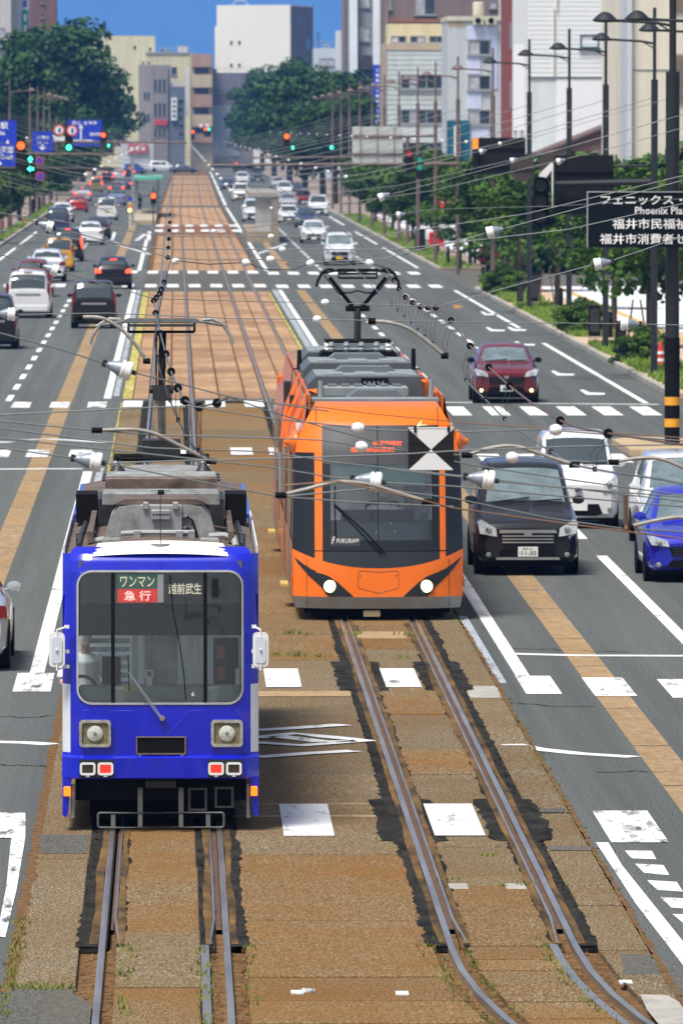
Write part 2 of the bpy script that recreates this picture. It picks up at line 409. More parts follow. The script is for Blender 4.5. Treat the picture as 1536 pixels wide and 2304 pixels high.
# a heavy check rail lies beside each right hand rail at the near end
for fn in (XL, XR):
    strip('check_rail', lambda Y, fn=fn: fn(Y)+.5655-.20, .075, Ysteps(50, 76.3, 1.5), -.05, .014, M['rail'], bed)

# ---------------------------------------------------------------- slabs of the tram reservation
cols = [('A', -1.415, -.875), ('B', -.535, .215), ('C', .63, 2.31), ('D', 2.66, 3.475), ('E', 3.83, 4.27)]
def px2Y(l): return sorted(YOF(y) for y in l)
joints = {'A': [1600,1935,2225], 'B': [1640,1790,1955,2100,2228], 'C': [1560,1746,1840,1928,2077,2205,2258,2310], 'D': [1610,1690,1746,1910,1971,1998,2135,2165,2190,2225,2262,2300,2345],
          'E': [1400,1535,1680,1834,1912,1998,2044,2145,2200,2260,2320]}
rnd = random.Random(3)
for cn, x0, x1 in cols:
    js = [Y for Y in px2Y(joints[cn])]
    Y = js[-1]
    while Y < 222: Y += rnd.uniform(4.5, 7.5); js.append(min(Y, 228.6))
    js = [40.0, 52.0, 60.0]+[j for j in js if j > 61]
    for a, b in zip(js[:-1], js[1:]):
        if b-a < .3: continue
        m = M['slab_grey'] if (cn in 'AE' or rnd.random() < .15) else M['slab']
        if cn in 'CD' and 84 < (a+b)/2 < 118 and rnd.random() < .75: m = M['slab_grey']
        if cn == 'A' and b < 74: m = M['asphalt_old']
        if cn == 'D' and b < 78: m = M['slab']
        sh = (XR((a+b)/2)-3.06) if cn in 'DE' else 0
        mb = MB()
        # slightly irregular plan, bevelled top edge
        e = [rnd.uniform(-.012, .012) for _ in range(4)]
        k = [(x0+e[0], a+.055), (x1+e[1], a+.055), (x1+e[2], b-.055), (x0+e[3], b-.055)]
        if cn in 'DE': k = [(p[0]+(XR(p[1])-3.06), p[1]) for p in k]
        if cn == 'E': k[1] = (4.27, k[1][1]); k[2] = (4.27, k[2][1]); k[0] = (min(k[0][0], 4.1), k[0][1])
        if cn == 'C': k[1] = (k[1][0]+(XR(k[1][1])-3.06), k[1][1]); k[2] = (k[2][0]+(XR(k[2][1])-3.06), k[2][1])
        t = rnd.uniform(.002, .009)
        vs = [(p[0], p[1], -.055) for p in k]+[(p[0], p[1], t-.008) for p in k]
        cxm = sum(p[0] for p in k)/4; cym = (a+b)/2
        vs += [(p[0]+math.copysign(.01, cxm-p[0]), p[1]+math.copysign(.02, cym-p[1]), t) for p in k]
        fs = []
        for q in range(2):
            for j in range(4):
                a_, b_ = q*4+j, q*4+(j+1) % 4; fs.append((a_, b_, b_+4, a_+4))
        fs.append((8, 9, 10, 11)); mb.add(vs, fs); mb.build('slab', m, bed, fix=False)
# asphalt poured along the rails, with torn edges over the slabs
def ragged(name, fl, fr, y0, y1, z, m, jag=.05, step=.16, seed=0):
    r = random.Random(seed); mb = MB(); rows = []; Y = y0; a = b = 0
    while Y <= y1:
        a = a*.55+r.uniform(-jag, jag)*.6; b = b*.55+r.uniform(-jag, jag)*.6
        L = fl(Y)+a; Rr = fr(Y)+b
        rows.append([(L, Y, z), (L*.5+Rr*.5, Y, z), (Rr, Y, z)]); Y += step*r.uniform(.5, 1.6)
    mb.grid(rows); return mb.build(name, m, bed, fix=False)
def nz(Y, s): return mnoise.noise(Vector((Y*.11, s*7.3, 0)))*.5+.5
sd_ = 0
for fn, gaps in ((XL, ((-.9, -.607), (-.535, -.4), (.20, .36), (.607, .64))), (XR, ((-.78, -.607), (-.5, -.37), (.36, .40), (.607, .80)))):
    for side in (-1, 1):
        ro = .5655*side
        # fill sheets either side of the rail
        for (o0, o1, wid, zz) in ((.036, .30, .135, .0105), (-.40, -.122, .06, .0105)):
            sd_ += 1
            def fa(Y, fn=fn, ro=ro, side=side, o0=o0, o1=o1, wid=wid, s=sd_):
                return fn(Y)+ro+side*(o0 if o0 > 0 else o1)
            def fb(Y, fn=fn, ro=ro, side=side, o0=o0, o1=o1, wid=wid, s=sd_):
                w = wid*(.55+1.1*nz(Y, s))
                if 87.5 < Y < 93 and fn is XR: w += .14
                if 111 < Y < 117 and fn is XR: w += .13
                return fn(Y)+ro+side*((o0+w) if o0 > 0 else (o1-w))
            l, r_ = (fa, fb) if (side > 0) == (o0 > 0) else (fb, fa)
            ragged('asphalt_patch', l, r_, 76.2, 150, zz, M['patch'], .040, .13, sd_)
            def fc(Y, fa=fa, side=side, o0=o0, s=sd_): return fa(Y)+side*(1 if o0 > 0 else -1)*(.03+.07*nz(Y*2, s+40))
            l, r_ = (fa, fc) if (side > 0) == (o0 > 0) else (fc, fa)
            ragged('rust_edge', l, r_, 76.4, 160, zz+.004, M['patch_rust'], .012, .5, sd_+90)
        # plain fill under everything up to the brick paving
for (x0, x1) in ((-.875, -.60), (-.43, -.2), (.18, .36), (.60, .66), (2.29, 2.46), (2.59, 2.70), (3.45, 3.52), (3.66, 3.86), (-.62, -.60)):
    sheet('asphalt_fill', x0, x1, 76.2, 229, -.004, M['patch_rust'] if x1-x0 < .12 else M['patch'], bed, thick=.04)
for (x0, x1, yy0, yy1, zz, m) in ((.60, 2.3, 1557, 1570, .0095, M['sealant']), (3.84, 4.25, 1546, 1574, .0095, M['concrete']), (.62, 2.28, 1811, 1815, .0095, M['sealant']), (.62, 2.28, 1838, 1843, .0095, M['sealant']),
      (3.84, 4.27, 1822, 1834, .0095, M['asphalt_old']), (3.84, 4.27, 1908, 1920, .0095, M['asphalt_old']), (-1.41, -.9, 1880, 1925, .0095, M['asphalt_old'])):
    a, b = YOF(yy1), YOF(yy0)
    ragged('joint_fill', lambda Y, x0=x0: x0, lambda Y, x1=x1: x1, a, b, zz, m, .03, .12, int(yy0))
# brick coloured paving of the reservation
pc = [(-1.15, -.72), (-.62, -.12), (-.09, .42), (.55, 1.20), (1.23, 1.93), (1.96, 2.42), (2.56, 3.05), (3.08, 3.58), (3.70, 4.17)]
sheet('asphalt_fill', -1.44, 4.29, 229, 231, 0.002, M['asphalt_old'], bed, thick=.03)
pav_meshes = {}
Y = 231.05; nrow = 33; rl = (380.9-231.05)/nrow
for i in range(nrow):
    for j, (x0, x1) in enumerate(pc):
        key = j
        if key not in pav_meshes:
            mb = MB(); mb.box(-(x1-x0)/2+.012, (x1-x0)/2-.012, .035, rl-.035, -.055, .004, .006); pav_meshes[key] = mb.mesh('paving_slab', M['paver'])
        o = link('paving_slab', pav_meshes[key], bed, ((x0+x1)/2, Y+i*rl, rnd.uniform(-.002, .004)))
for x0, x1, m in ((-1.44, -1.17, M['yellow_moss']), (4.19, 4.29, M['yellow_moss'])):
    sheet('moss_edge', x0, x1, 231.1, 380.8, 0.0, m, bed, thick=.05)
mbf = MB()
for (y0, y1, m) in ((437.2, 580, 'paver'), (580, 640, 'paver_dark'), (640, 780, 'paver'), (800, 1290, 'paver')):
    mb = MB(); Y = y0
    while Y < y1-1:
        for (x0, x1) in pc: 
            c = bend(Y); mb.box(x0+.01+c, x1-.01+c, Y+.04, min(Y+9, y1)-.04, -.055, .004+rnd.uniform(0,.004))
        Y += 9
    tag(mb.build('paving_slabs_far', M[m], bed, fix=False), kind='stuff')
sheet('asphalt_fill', -1.44, 4.29, 381.0, 437.1, 0.0, M['asphalt_old'], bed, thick=.03)
sheet('asphalt_fill', -1.44, 4.29, 780.1, 799.9, 0.0, M['asphalt_old'], bed, thick=.03)

# ---------------------------------------------------------------- painted markings
def gpoly(name, pts, z, m, parent, px=True):
    P = [G(x, y) if px else Vector((x, y, 0)) for (x, y) in pts]
    mb = MB(); mb.add([(p.x, p.y, z) for p in P], [tuple(range(len(P)))]); return mb.build(name, m, parent)
def gline(name, pts, w, z, m, parent, px=True):
    P = [G(x, y) if px else Vector((x, y, 0)) for (x, y) in pts]; mb = MB(); rows = []
    for i, p in enumerate(P):
        d = (P[min(i+1, len(P)-1)]-P[max(i-1, 0)]); d.z = 0; d.normalize(); n = Vector((d.y, -d.x, 0))*w/2
        rows.append([(p.x-n.x, p.y-n.y, z), (p.x+n.x, p.y+n.y, z)])
    mb.grid(rows); return mb.build(name, m, parent)
ZR, ZB = .005, .0155
def vline(X, y0, y1, w, m='white_paint', parent=None, z=ZR, name='edge_line', n=8):
    mb = MB(); rows = [[(X-w/2+bend(Y), Y, z), (X+w/2+bend(Y), Y, z)] for Y in [y0+(y1-y0)*i/n for i in range(n+1)]]
    mb.grid(rows); return mb.build(name, M[m], parent or road)
vline(4.70, 113, 229, .19); vline(4.78, 231, 385, .19); vline(4.75, 437, 780, .2); vline(4.8, 800, 1400, .25)
vline(-1.88, 113.5, 182, .20, parent=road_l); vline(-1.85, 231, 385, .2, parent=road_l); vline(-1.85, 437, 560, .2, parent=road_l)
vline(4.36, 112.5, 128, .13, 'grey_paint'); vline(4.52, 231, 385, .22, 'grey_paint'); vline(-1.62, 160, 184, .15, 'grey_paint', road_l); vline(-1.62, 233, 385, .16, 'grey_paint', road_l)
vline(7.38, 100, 146, .19); vline(7.35, 152, 160, .18)
for X, a, b, par in ((7.4, 250, 384, road), (10.2, 250, 384, road), (-4.52, 229, 384, road_l), (7.6, 440, 900, road), (-5.6, 445, 800, road_l), (10.4, 440, 900, road)):
    Y = a
    while Y < b-5: vline(X, Y, Y+5, .17, 'white_paint', par, name='lane_dash', n=1); Y += 10
vline(12.66, 226.8, 290, .17); vline(12.72, 312, 384, .17); vline(12.8, 445, 520, .17); vline(12.8, 535, 600, .17); vline(12.8, 640, 720, .2)
vline(-9.8, 445, 520, .17, parent=road_l); vline(-9.8, 535, 600, .17, parent=road_l)
for k, (x, y) in enumerate(((1112, 741), (1178, 773), (1263, 840), (1330, 883), (1098, 705), (1160, 740))):
    s = .1345*(y-285)/61.0
    gpoly('lane_mark', [(x-20*s, y-4*s), (x-14*s, y-5*s), (x-3*s, y+0*s), (x+24*s, y+1*s), (x+22*s, y+4*s), (x-8*s, y+4*s)], ZR, M['white_paint'], road)
for (x, y, s) in ((1030, 690, .7), (752, 742, .55), (640, 590, .45)):
    gpoly('utility_mark', [(x-18*s, y-5*s), (x+2*s, y-6*s), (x+20*s, y), (x+4*s, y+2*s), (x+8*s, y+7*s), (x-12*s, y+5*s)], ZR+.001, mat('orange_mark', (.36,.19,.07), .9, var=.3, scale=4, spec=.04), road)
# crosswalks
def cw(y0, y1, Xs, w=.46, parent=None, z=ZR+.003, m='white_paint'):
    a, b = YOF(y1), YOF(y0)
    for X in Xs:
        mb = MB(); mb.quad((X-w/2, a, z), (X+w/2, a, z), (X+w/2+.0, b, z), (X-w/2, b, z)); mb.build('crosswalk_stripe', M[m], parent or road)
cw(1508, 1550, (1.44, 3.03), .47, bed, ZB); cw(1524, 1565, (4.83,), .47); cw(1528, 1570, (5.75,), .55, z=ZR+.004, m='white_worn'); cw(1532, 1574, (6.72, 7.66, 8.6), .5); cw(1516, 1558, (-1.89,), .5, road_l, m='white_worn')
cw(1815, 1887, (1.40, 2.98), .53, bed, ZB); cw(1830, 1902, (4.82,), .6, z=ZR+.004, m='white_worn'); cw(1830, 1902, (5.9, 6.9), .6); cw(1832, 1886, (-2.2, ), .75, road_l)
cw(904, 917, (-4.1, -3.08, -2.08), .5, road_l, ZR+.004, 'white_worn'); cw(902, 916, (-1.13, 0.0, 1.08, 2.12, 3.1, 4.0), .52, bed, ZB); cw(915, 935, (7.4, 8.4, 9.38, 10.35, 11.3, 12.3), .5)
cw(1012, 1028, (-4.0, -3.12, -2.15), .5, road_l, ZR+.004, 'white_worn'); cw(1008, 1024, (0.0, 1.52, 2.4), .5, bed, ZB); cw(1022, 1042, (7.07, 8.0, 8.95, 9.9, 10.8), .5)
cw(609, 615, [-1.12+1.02*i for i in range(6)], .55, bed, ZB); cw(611, 617, [5.0+1.02*i for i in range(8)], .55); cw(608, 614, (-3.2, -2.2), .55, road_l)
cw(639, 646, [-1.12+1.02*i for i in range(6)], .55, bed, ZB); cw(640, 647, [5.0+1.02*i for i in range(8)], .55); cw(638, 645, (-7.4, -6.4, -5.4, -2.2), .55, road_l)
cw(505, 509, [-1.12+1.1*i for i in range(6)], .6, bed, ZB); cw(516, 521, [-1.12+1.1*i for i in range(6)], .6, bed, ZB)
gline('zone_line', [(255, 545), (338, 572)], .22, ZR, M['white_paint'], road_l); gline('zone_line', [(252, 540), (258, 522)], .2, ZR, M['white_paint'], road_l)
gline('zone_line', [(336, 520), (334, 540)], .25, ZR, M['white_paint'], road_l); gline('zone_line', [(575, 572), (644, 548)], .2, ZR, M['white_paint'], road)
gline('zone_line', [(310, 527), (330, 524), (306, 541), (330, 540)], .3, ZR, M['white_worn'], road_l)
# thin guide lines
gline('stop_line', [(1142, 1472), (1300, 1476), (1540, 1477)], .34, ZR+.003, M['white_paint'], road)
gline('stop_line', [(992, 905), (1240, 908), (1482, 910)], .45, ZR, M['white_paint'], road)
gline('guide_line', [(1150, 1676), (1200, 1686), (1300, 1697), (1426, 1705)], .3, ZR+.003, M['white_paint'], road)
gline('guide_line', [(-20, 1670), (60, 1672), (118, 1676)], .35, ZR, M['white_paint'], road_l)
gline('stop_line', [(-20, 1056), (90, 1055), (186, 1055)], .45, ZR, M['white_paint'], road_l)
gline('guide_line', [(55, 990), (110, 988), (180, 992), (243, 996)], .4, ZR+.003, M['white_paint'], road_l); gline('guide_line', [(-5, 996), (20, 994)], .4, ZR, M['white_paint'], road_l)
for pts in ([(572, 1646), (660, 1641), (773, 1633)], [(572, 1663), (662, 1653), (740, 1661), (820, 1669), (680, 1680), (572, 1673)], [(622, 1659), (720, 1671), (800, 1670)], [(572, 1707), (690, 1698), (797, 1692)]):
    gline('guide_line', pts, .32, ZB, M['white_paint'], bed)
# hatching at the lower right and the broad mark at the lower left
gpoly('hatch_line', [(1340, 1897), (1368, 1897), (1400, 1950), (1560, 2150), (1560, 2205), (1430, 2035), (1375, 1950)], ZR, M['white_paint'], road)
for q in ([(1404,1915),(1466,1916),(1476,1935),(1421,1933)], [(1428,1945),(1492,1948),(1506,1971),(1449,1966)], [(1455,1982),(1522,1986),(1536,2008),(1478,2004)], [(1485,2020),(1550,2024),(1570,2048),(1510,2044)], [(1512,2058),(1590,2062),(1605,2092),(1545,2086)]):
    gpoly('hatch_bar', q, ZR, M['white_paint'], road)
gpoly('broad_line', [(-60, 1887), (25, 1888), (14, 2000), (-8, 2110), (12, 2112), (38, 2000), (57, 1886), (57, 1831), (-60, 1832)], ZR+.004, M['white_worn'], road_l)
# tan strips where the snow melting pipe runs, laid in lengths
def tan(x0, x1, y0, y1, parent):
    Y = y0; r = random.Random(int(abs(x0)*100)); 
    while Y < y1:
        l = r.uniform(5, 9); mb = MB(); mb.quad((x0, Y+.05, .003), (x1, Y+.05, .003), (x1, min(Y+l, y1)-.05, .003), (x0, min(Y+l, y1)-.05, .003)); mb.build('tan_strip', M['tan'], parent); Y += l
tan(5.49, 5.93, 60, 230, road); tan(5.5, 5.93, 231, 385, road); tan(-3.21, -2.78, 90, 385, road_l); tan(-3.4, -2.9, 437, 640, road_l); tan(5.6, 6.0, 437, 640, road)
# cracked asphalt edge along the reservation and cracks across the lanes
ragged('broken_edge', lambda Y: -1.50, lambda Y: -1.41+.03*nz(Y, 5), 66, 113, .004, M['dirt'], .035, .14, 501)
ragged('broken_edge', lambda Y: 4.265, lambda Y: 4.30+.025*nz(Y, 9), 66, 125, .012, M['dirt'], .02, .16, 502)
ragged('broken_edge', lambda Y: -1.46, lambda Y: -1.42, 113, 229, .008, M['yellow_moss'], .02, .5, 503)
for k, (pts, par) in enumerate((([(0, 1612), (60, 1616), (130, 1609)], road_l), ([(0, 1722), (90, 1724), (125, 1727)], road_l), ([(0, 1468), (80, 1465)], road_l), ([(1150, 1460), (1260, 1463), (1440, 1468)], road),
      ([(1150, 1583), (1250, 1590), (1350, 1592)], road), ([(1340, 1738), (1440, 1736), (1540, 1740)], road), ([(1290, 1908), (1400, 1915)], road), ([(0, 885), (190, 884)], road_l))):
    r = random.Random(k); dense = []
    for (a, b) in zip(pts[:-1], pts[1:]):
        for i in range(7): dense.append((a[0]+(b[0]-a[0])*i/7, a[1]+(b[1]-a[1])*i/7+r.uniform(-1.6, 1.6)))
    gline('crack', dense, .05, .0035, M['joint'], par)
# asphalt repairs
for q, m, par, z in (([(1395, 2148), (1480, 2150), (1560, 2230), (1560, 2262), (1440, 2232), (1405, 2195)], M['asphalt_old'], road, .006), ([(1440, 2240), (1500, 2242), (1570, 2280), (1570, 2330), (1500, 2330), (1455, 2275)], M['concrete'], road, .0075),
      ([(-10, 2236), (150, 2232), (206, 2262), (200, 2330), (-10, 2330)], M['asphalt_old'], bed, .012)):
    gpoly('repair', q, z, m, par)
# small drain covers between the near rails
for (x, y) in ((1030, 1997), (1160, 1997)):
    p = G(x, y); mb = MB(); mb.box(p.x-.1, p.x+.1, p.y-.25, p.y+.25, -.01, .016, .01); mb.build('cover_plate', M['concrete'], bed)
p = G(860, 1432); mb = MB(); mb.box(p.x-.38, p.x+.35, p.y-.6, p.y+.9, -.02, .018, .01); mb.build('cover_plate', M['sealant'], bed)
for k, (x, y) in enumerate(((693, 2232), (667, 2236), (903, 2238), (1413-7, 2213))):
    p = G(x, y); mb = MB(); mb.box(p.x-.05, p.x+.06, p.y-.12, p.y+.16, .0, .0125); mb.build('chalk_mark', M['white_worn'], bed)
# ---------------------------------------------------------------- weeds: nobody could count the blades
wb = MB(); r = random.Random(11)
def tuft(p, n, h, sp):
    for _ in range(n):
        a = r.uniform(0, 6.28); d = r.uniform(0, sp); bx, by = p[0]+math.cos(a)*d*.7, p[1]+math.sin(a)*d
        hh = h*r.uniform(.4, 1.1); lx, ly = r.uniform(-1, 1)*hh*.6, r.uniform(-1, 1)*hh*.6; w = .006+hh*.06
        wb.add([(bx-w, by, 0), (bx+w, by, 0), (bx+lx, by+ly, hh)], [(0, 1, 2)])
for (x, y, n, h, sp) in ((652, 1428, 26, .10, .22), (693, 1430, 14, .07, .2), (665, 1478, 34, .10, .3), (617, 1477, 18, .08, .3), (718, 1480, 24, .08, .3), (900, 1483, 16, .08, .25), (797, 1430, 22, .1, .3), (915, 1432, 20, .1, .3), (1095, 1927, 30, .05, .15), (1185, 1995, 18, .06, .15), (1132, 1997, 10, .05, .1), (1000, 1982, 14, .05, .2)):
    p = G(x, y); tuft(p, n, h, sp)
for i in range(120):
    Y = r.uniform(66, 79); tuft((-1.44+r.uniform(-.025, .025), Y), 5, .045, .12)
for i in range(60):
    Y = r.uniform(66, 73); tuft((r.uniform(-1.4, -.9), 72.6+r.uniform(-.2, .3)), 3, .05, .15)
for i in range(220):
    Y = r.uniform(64, 77); X = XR(Y)+r.choice((-.72, -.42, .28, .31, -.78)); tuft((X+r.uniform(-.05, .05), Y), 3, .05, .12)
for i in range(110):
    Y = r.uniform(64, 76.5); X = r.choice((.27, .24, -.44, .66)); tuft((X+r.uniform(-.04, .04), Y), 4, .07, .12)
for i in range(160):
    Y = r.uniform(64, 150); tuft((4.28+r.uniform(-.03, .03), Y), 3, .04, .12)
for i in range(260):
    Y = r.uniform(160, 381); tuft((r.choice((-1.43, 4.3))+r.uniform(-.04, .04), Y), 4, .06, .4)
tag(wb.build('weeds', M['weed'], None, fix=False), 'green and yellow weeds growing from the cracks beside the rails', 'weeds', kind='stuff')
# loose stones in the open rail pits
sb = MB(); r = random.Random(5)
for i in range(900):
    Y = r.uniform(62, 76.3); f = r.choice((XL, XR)); X = f(Y)+r.choice((-.5655, .5655))+r.uniform(-.16, .16); s = r.uniform(.008, .03)
    if abs(abs(X-f(Y))-.5655) < .05: continue
    sb.add([(X-s, Y-s*2, -.05), (X+s, Y-s*1.5, -.05), (X+s*.8, Y+s*2, -.05), (X-s*.9, Y+s*1.6, -.05), (X+r.uniform(-.3, .3)*s, Y, -.05+s*1.4)], [(0,1,4), (1,2,4), (2,3,4), (3,0,4)])
tag(sb.build('loose_stones', M['dirt'], None, fix=False), 'loose brown stones lying in the open rail pits', 'stones', kind='stuff')

# ---------------------------------------------------------------- pavements with kerb stones, planting strips
def pavement(x0, x1, y0, y1, n):
    s = 1 if x0 > 0 else -1
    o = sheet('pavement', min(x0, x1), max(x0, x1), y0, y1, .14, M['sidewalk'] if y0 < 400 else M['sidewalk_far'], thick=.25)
    return o
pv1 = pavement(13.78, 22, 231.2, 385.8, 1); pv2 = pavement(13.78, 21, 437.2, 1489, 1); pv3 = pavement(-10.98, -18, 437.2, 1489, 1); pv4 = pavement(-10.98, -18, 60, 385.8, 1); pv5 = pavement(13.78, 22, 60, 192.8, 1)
kme = {}
for L in (3.0, 6.0, 12.0):
    mb = MB(); mb.box(-.085, .085, .02, L-.02, -.1, .16, .02); kme[L] = mb.mesh('kerb_stone', M['kerb'])
for x, a, b, L, par in ((13.69, 231.2, 385.8, 3.0, pv1), (13.69, 437.2, 900, 6.0, pv2), (-10.89, 437.2, 900, 6.0, pv3), (13.69, 120, 192, 6.0, pv5)):
    Y = a
    while Y < b-L+.1: link('kerb_stone', kme[L], par, (x, Y, 0)); Y += L
sheet('forecourt', 16.6, 21.9, 300, 385.7, .150, M['sidewalk_white'], pv1, thick=.006); sheet('forecourt', 18.0, 21.5, 231.4, 299.9, .150, M['sidewalk_white'], pv1, thick=.006)
sheet('forecourt', 16.5, 20.9, 438, 700, .150, M['sidewalk_white'], pv2, thick=.006)
sheet('tactile_strip', 17.2, 17.55, 231.4, 385.5, .158, mat('tactile_yellow', (.55,.38,.12), .9, var=.1), pv1, thick=.006)
# car park behind the pavement
sheet('car_park', 22.01, 60, 231.2, 385.8, -.003, M['sidewalk_white']); sheet('car_park', 21.01, 60, 437.2, 900, -.003, M['asphalt_old'])

# ================================================================== people
def blob_body(parts, voxel=.018):
    """one continuous skinned figure: tapered limbs fused by a voxel remesh"""
    mb = MB()
    for kind, *a in parts:
        if kind == 't': mb.tube(a[0], a[1], 10)
        else:
            c, r = a; n = 10; prof = [(max(1e-3, math.sin(math.pi*i/n)), -math.cos(math.pi*i/n)) for i in range(n+1)]
            k = len(mb.v); mb.lathe([(q[0], q[1]) for q in prof], (0,0,0), 'z', 14)
            for i in range(k, len(mb.v)):
                v = mb.v[i]; mb.v[i] = (c[0]+v[0]*r[0], c[1]+v[1]*r[1], c[2]+v[2]*r[2])
    return mb
def remesh(o, voxel=.02):
    m = o.modifiers.new('fuse', 'REMESH'); m.mode = 'VOXEL'; m.voxel_size = voxel; m.use_smooth_shade = True
    return o
def standing_person(loc, rz, label, top, legs_m, hair, group=None, bag=None):
    t = empty('person', loc, rz, label, 'person', group)
    parts = [('s', (0, 0, 1.58), (.085, .10, .115)), ('t', [(0, .01, 1.40), (0, 0, 1.52)], [.055, .05]), ('t', [(0, 0, .88), (0, 0, 1.1), (0, .01, 1.33), (0, .01, 1.43)], [.13, .12, .15, .06])]
    for s in (-1, 1):
        parts += [('t', [(s*.09, 0, .92), (s*.095, -.02, .5), (s*.09, .03, .08)], [.085, .058, .04]), ('t', [(s*.09, .03, .05), (s*.095, -.12, .03)], [.04, .03])]
        parts += [('t', [(s*.17, .01, 1.37), (s*.22, .02, 1.1), (s*.21, -.06, .86)], [.05, .04, .03]), ('t', [(s*.21, -.06, .86), (s*.205, -.08, .77)], [.035, .015])]
    remesh(blob_body(parts).build('body', M['skin'], t, fix=False), .022)
    tb = [('t', [(0, 0, .84), (0, 0, 1.1), (0, .01, 1.34), (0, .01, 1.42)], [.155, .14, .175, .08])]
    for s in (-1, 1): tb.append(('t', [(s*.15, .01, 1.38), (s*.225, .02, 1.1), (s*.22, -.02, .95)], [.065, .055, .045]))
    remesh(blob_body(tb).build('jacket', top, t, fix=False), .022)
    lb = []
    for s in (-1, 1): lb.append(('t', [(s*.08, 0, .95), (s*.095, -.02, .5), (s*.09, .03, .1)], [.11, .075, .06]))
    remesh(blob_body(lb).build('trousers', legs_m, t, fix=False), .022)
    remesh(blob_body([('s', (0, .015, 1.62), (.095, .105, .095))]).build('hair', hair, t, fix=False), .02)
    if bag: mb = MB(); mb.box(.2, .32, -.1, .12, .75, 1.05, .02); mb.build('bag', bag, t)
    return t
def seated_driver(loc, label):
    t = empty('person', loc, 0, label, 'person')
    parts = [('s', (0, 0, 1.12), (.078, .095, .115)), ('t', [(0, .03, .92), (0, .01, 1.05)], [.055, .05]), ('t', [(0, .1, .42), (0, .1, .65), (0, .05, .88)], [.14, .14, .10])]
    for s in (-1, 1):
        parts += [('t', [(s*.17, .05, .86), (s*.24, -.02, .62), (s*.17, -.28, .58)], [.05, .042, .03]), ('t', [(s*.17, -.28, .58), (s*.15, -.38, .585)], [.035, .018])]
        parts += [('t', [(s*.09, .1, .45), (s*.11, -.32, .47), (s*.11, -.36, .05)], [.085, .065, .045])]
    remesh(blob_body(parts).build('body', M['skin'], t, fix=False), .02)
    tb = [('t', [(0, .1, .42), (0, .1, .65), (0, .05, .87), (0, .04, .93)], [.165, .165, .16, .07])]
    for s in (-1, 1): tb.append(('t', [(s*.12, .06, .87), (s*.19, .05, .84), (s*.25, -.01, .66)], [.07, .07, .058]))
    remesh(blob_body(tb).build('shirt', M['shirt'], t, fix=False), .02)
    remesh(blob_body([('s', (0, -.055, 1.085), (.07, .05, .062))]).build('face_mask', M['white'], t, fix=False), .014)
    c = MB(); c.lathe([(.088, 1.17), (.105, 1.20), (.12, 1.24), (.10, 1.265), (.01, 1.27)], (0, 0, 0), 'z', 16); c.cyl((0, -.05, 1.165), .09, .015, 14); c.build('cap', M['navy'], t, smooth=True)
    return t

# ================================================================== shared tram details
def ring_fn(mb, w, h, r, cx, cz, fn, off=0.0, extra=0.0, inner=None):
    """rectangle outside, rounded opening inside, lying on the surface fn"""
    inn = rrect(w, h, r, 6, cx, cz); out = []
    if inner is None:
        for p in inn: out.append((cx+math.copysign(w/2+extra, p[0]-cx) if abs(p[0]-cx) > w/2-r-1e-6 else p[0], cz+math.copysign(h/2+extra, p[1]-cz) if abs(p[1]-cz) > h/2-r-1e-6 else p[1]))
    else: out = rrect(w+2*inner, h+2*inner, r+inner, 6, cx, cz)
    n = len(inn); dens = 6
    # densify the straight runs so that the ring follows the surface
    def dn(pts):
        o = []
        for i in range(n):
            a, b = pts[i], pts[(i+1) % n]
            for k in range(dens): o.append((a[0]+(b[0]-a[0])*k/dens, a[1]+(b[1]-a[1])*k/dens))
        return o
    I, O = dn(inn), dn(out); k = len(I)
    pi = [fn(*p) for p in I]; po = [fn(*p) for p in O]
    vs = [(p[0], p[1]-off, p[2]) for p in po]+[(p[0], p[1]-off, p[2]) for p in pi]+[(p[0], p[1]+.03, p[2]) for p in pi]+[(p[0], p[1]+.03, p[2]) for p in po]
    fs = []
    for i in range(k):
        j = (i+1) % k; fs += [(i, j, k+j, k+i), (k+i, k+j, 2*k+j, 2*k+i), (j, i, 3*k+i, 3*k+j)]
    mb.add(vs, fs)
def disc_y(mb, x, y, z, r, t=.02, n=20): mb.cyl((x, y, z), r, -t, n, 'y')

# ================================================================== blue tram
BLUE = mat('tram_blue_paint', (.003,.011,.50), .30, coat=.7, var=.16, scale=1.6, stretch=(1.5,1.5,.5))
TWHITE = mat('tram_white_paint', (.70,.73,.78), .35, coat=.4, var=.05, scale=3)
YB = YOF(1876); blue = empty('blue_tram', (-.155, YB, 0), 0, 'blue tram with grey roof boxes, a lettered blind and two white mirrors', 'tram')
def bprof(z):
    pts = [(.0, .02), (.6, 0), (1.3, 0), (1.5, .01), (2.74, .10), (2.86, .13), (2.95, .20), (3.0, .34), (3.03, .6)]
    for (a, b) in zip(pts[:-1], pts[1:]):
        if z <= b[0]: t = (z-a[0])/(b[0]-a[0]); return a[1]+(b[1]-a[1])*t
    return pts[-1][1]
def bfn(x, z):
    ax = abs(x); c = .0 if ax < .72 else .20*((ax-.72)/.313)**2.6
    return (x, bprof(z)+.02*(x/1.0)**2+c, z)
WX0, WX1, WZ0, WZ1 = -.862, .852, 1.372, 2.742
mb = MB()
def zs(a, b, n): return [a+(b-a)*i/n for i in range(n+1)]
xw = 1.033
mb.rowpatch(bfn, [(z, -.95, .95) for z in zs(.60, WZ0, 8)], 24)
mb.rowpatch(bfn, [(z, -.95, WX0) for z in zs(WZ0, WZ1, 14)], 6); mb.rowpatch(bfn, [(z, WX1, .95) for z in zs(WZ0, WZ1, 14)], 6)
mb.rowpatch(bfn, [(z, -.95-.0, .95) for z in zs(WZ1, 2.93, 8)], 24)
ring_fn(mb, WX1-WX0, WZ1-WZ0, .14, (WX0+WX1)/2, (WZ0+WZ1)/2, bfn)
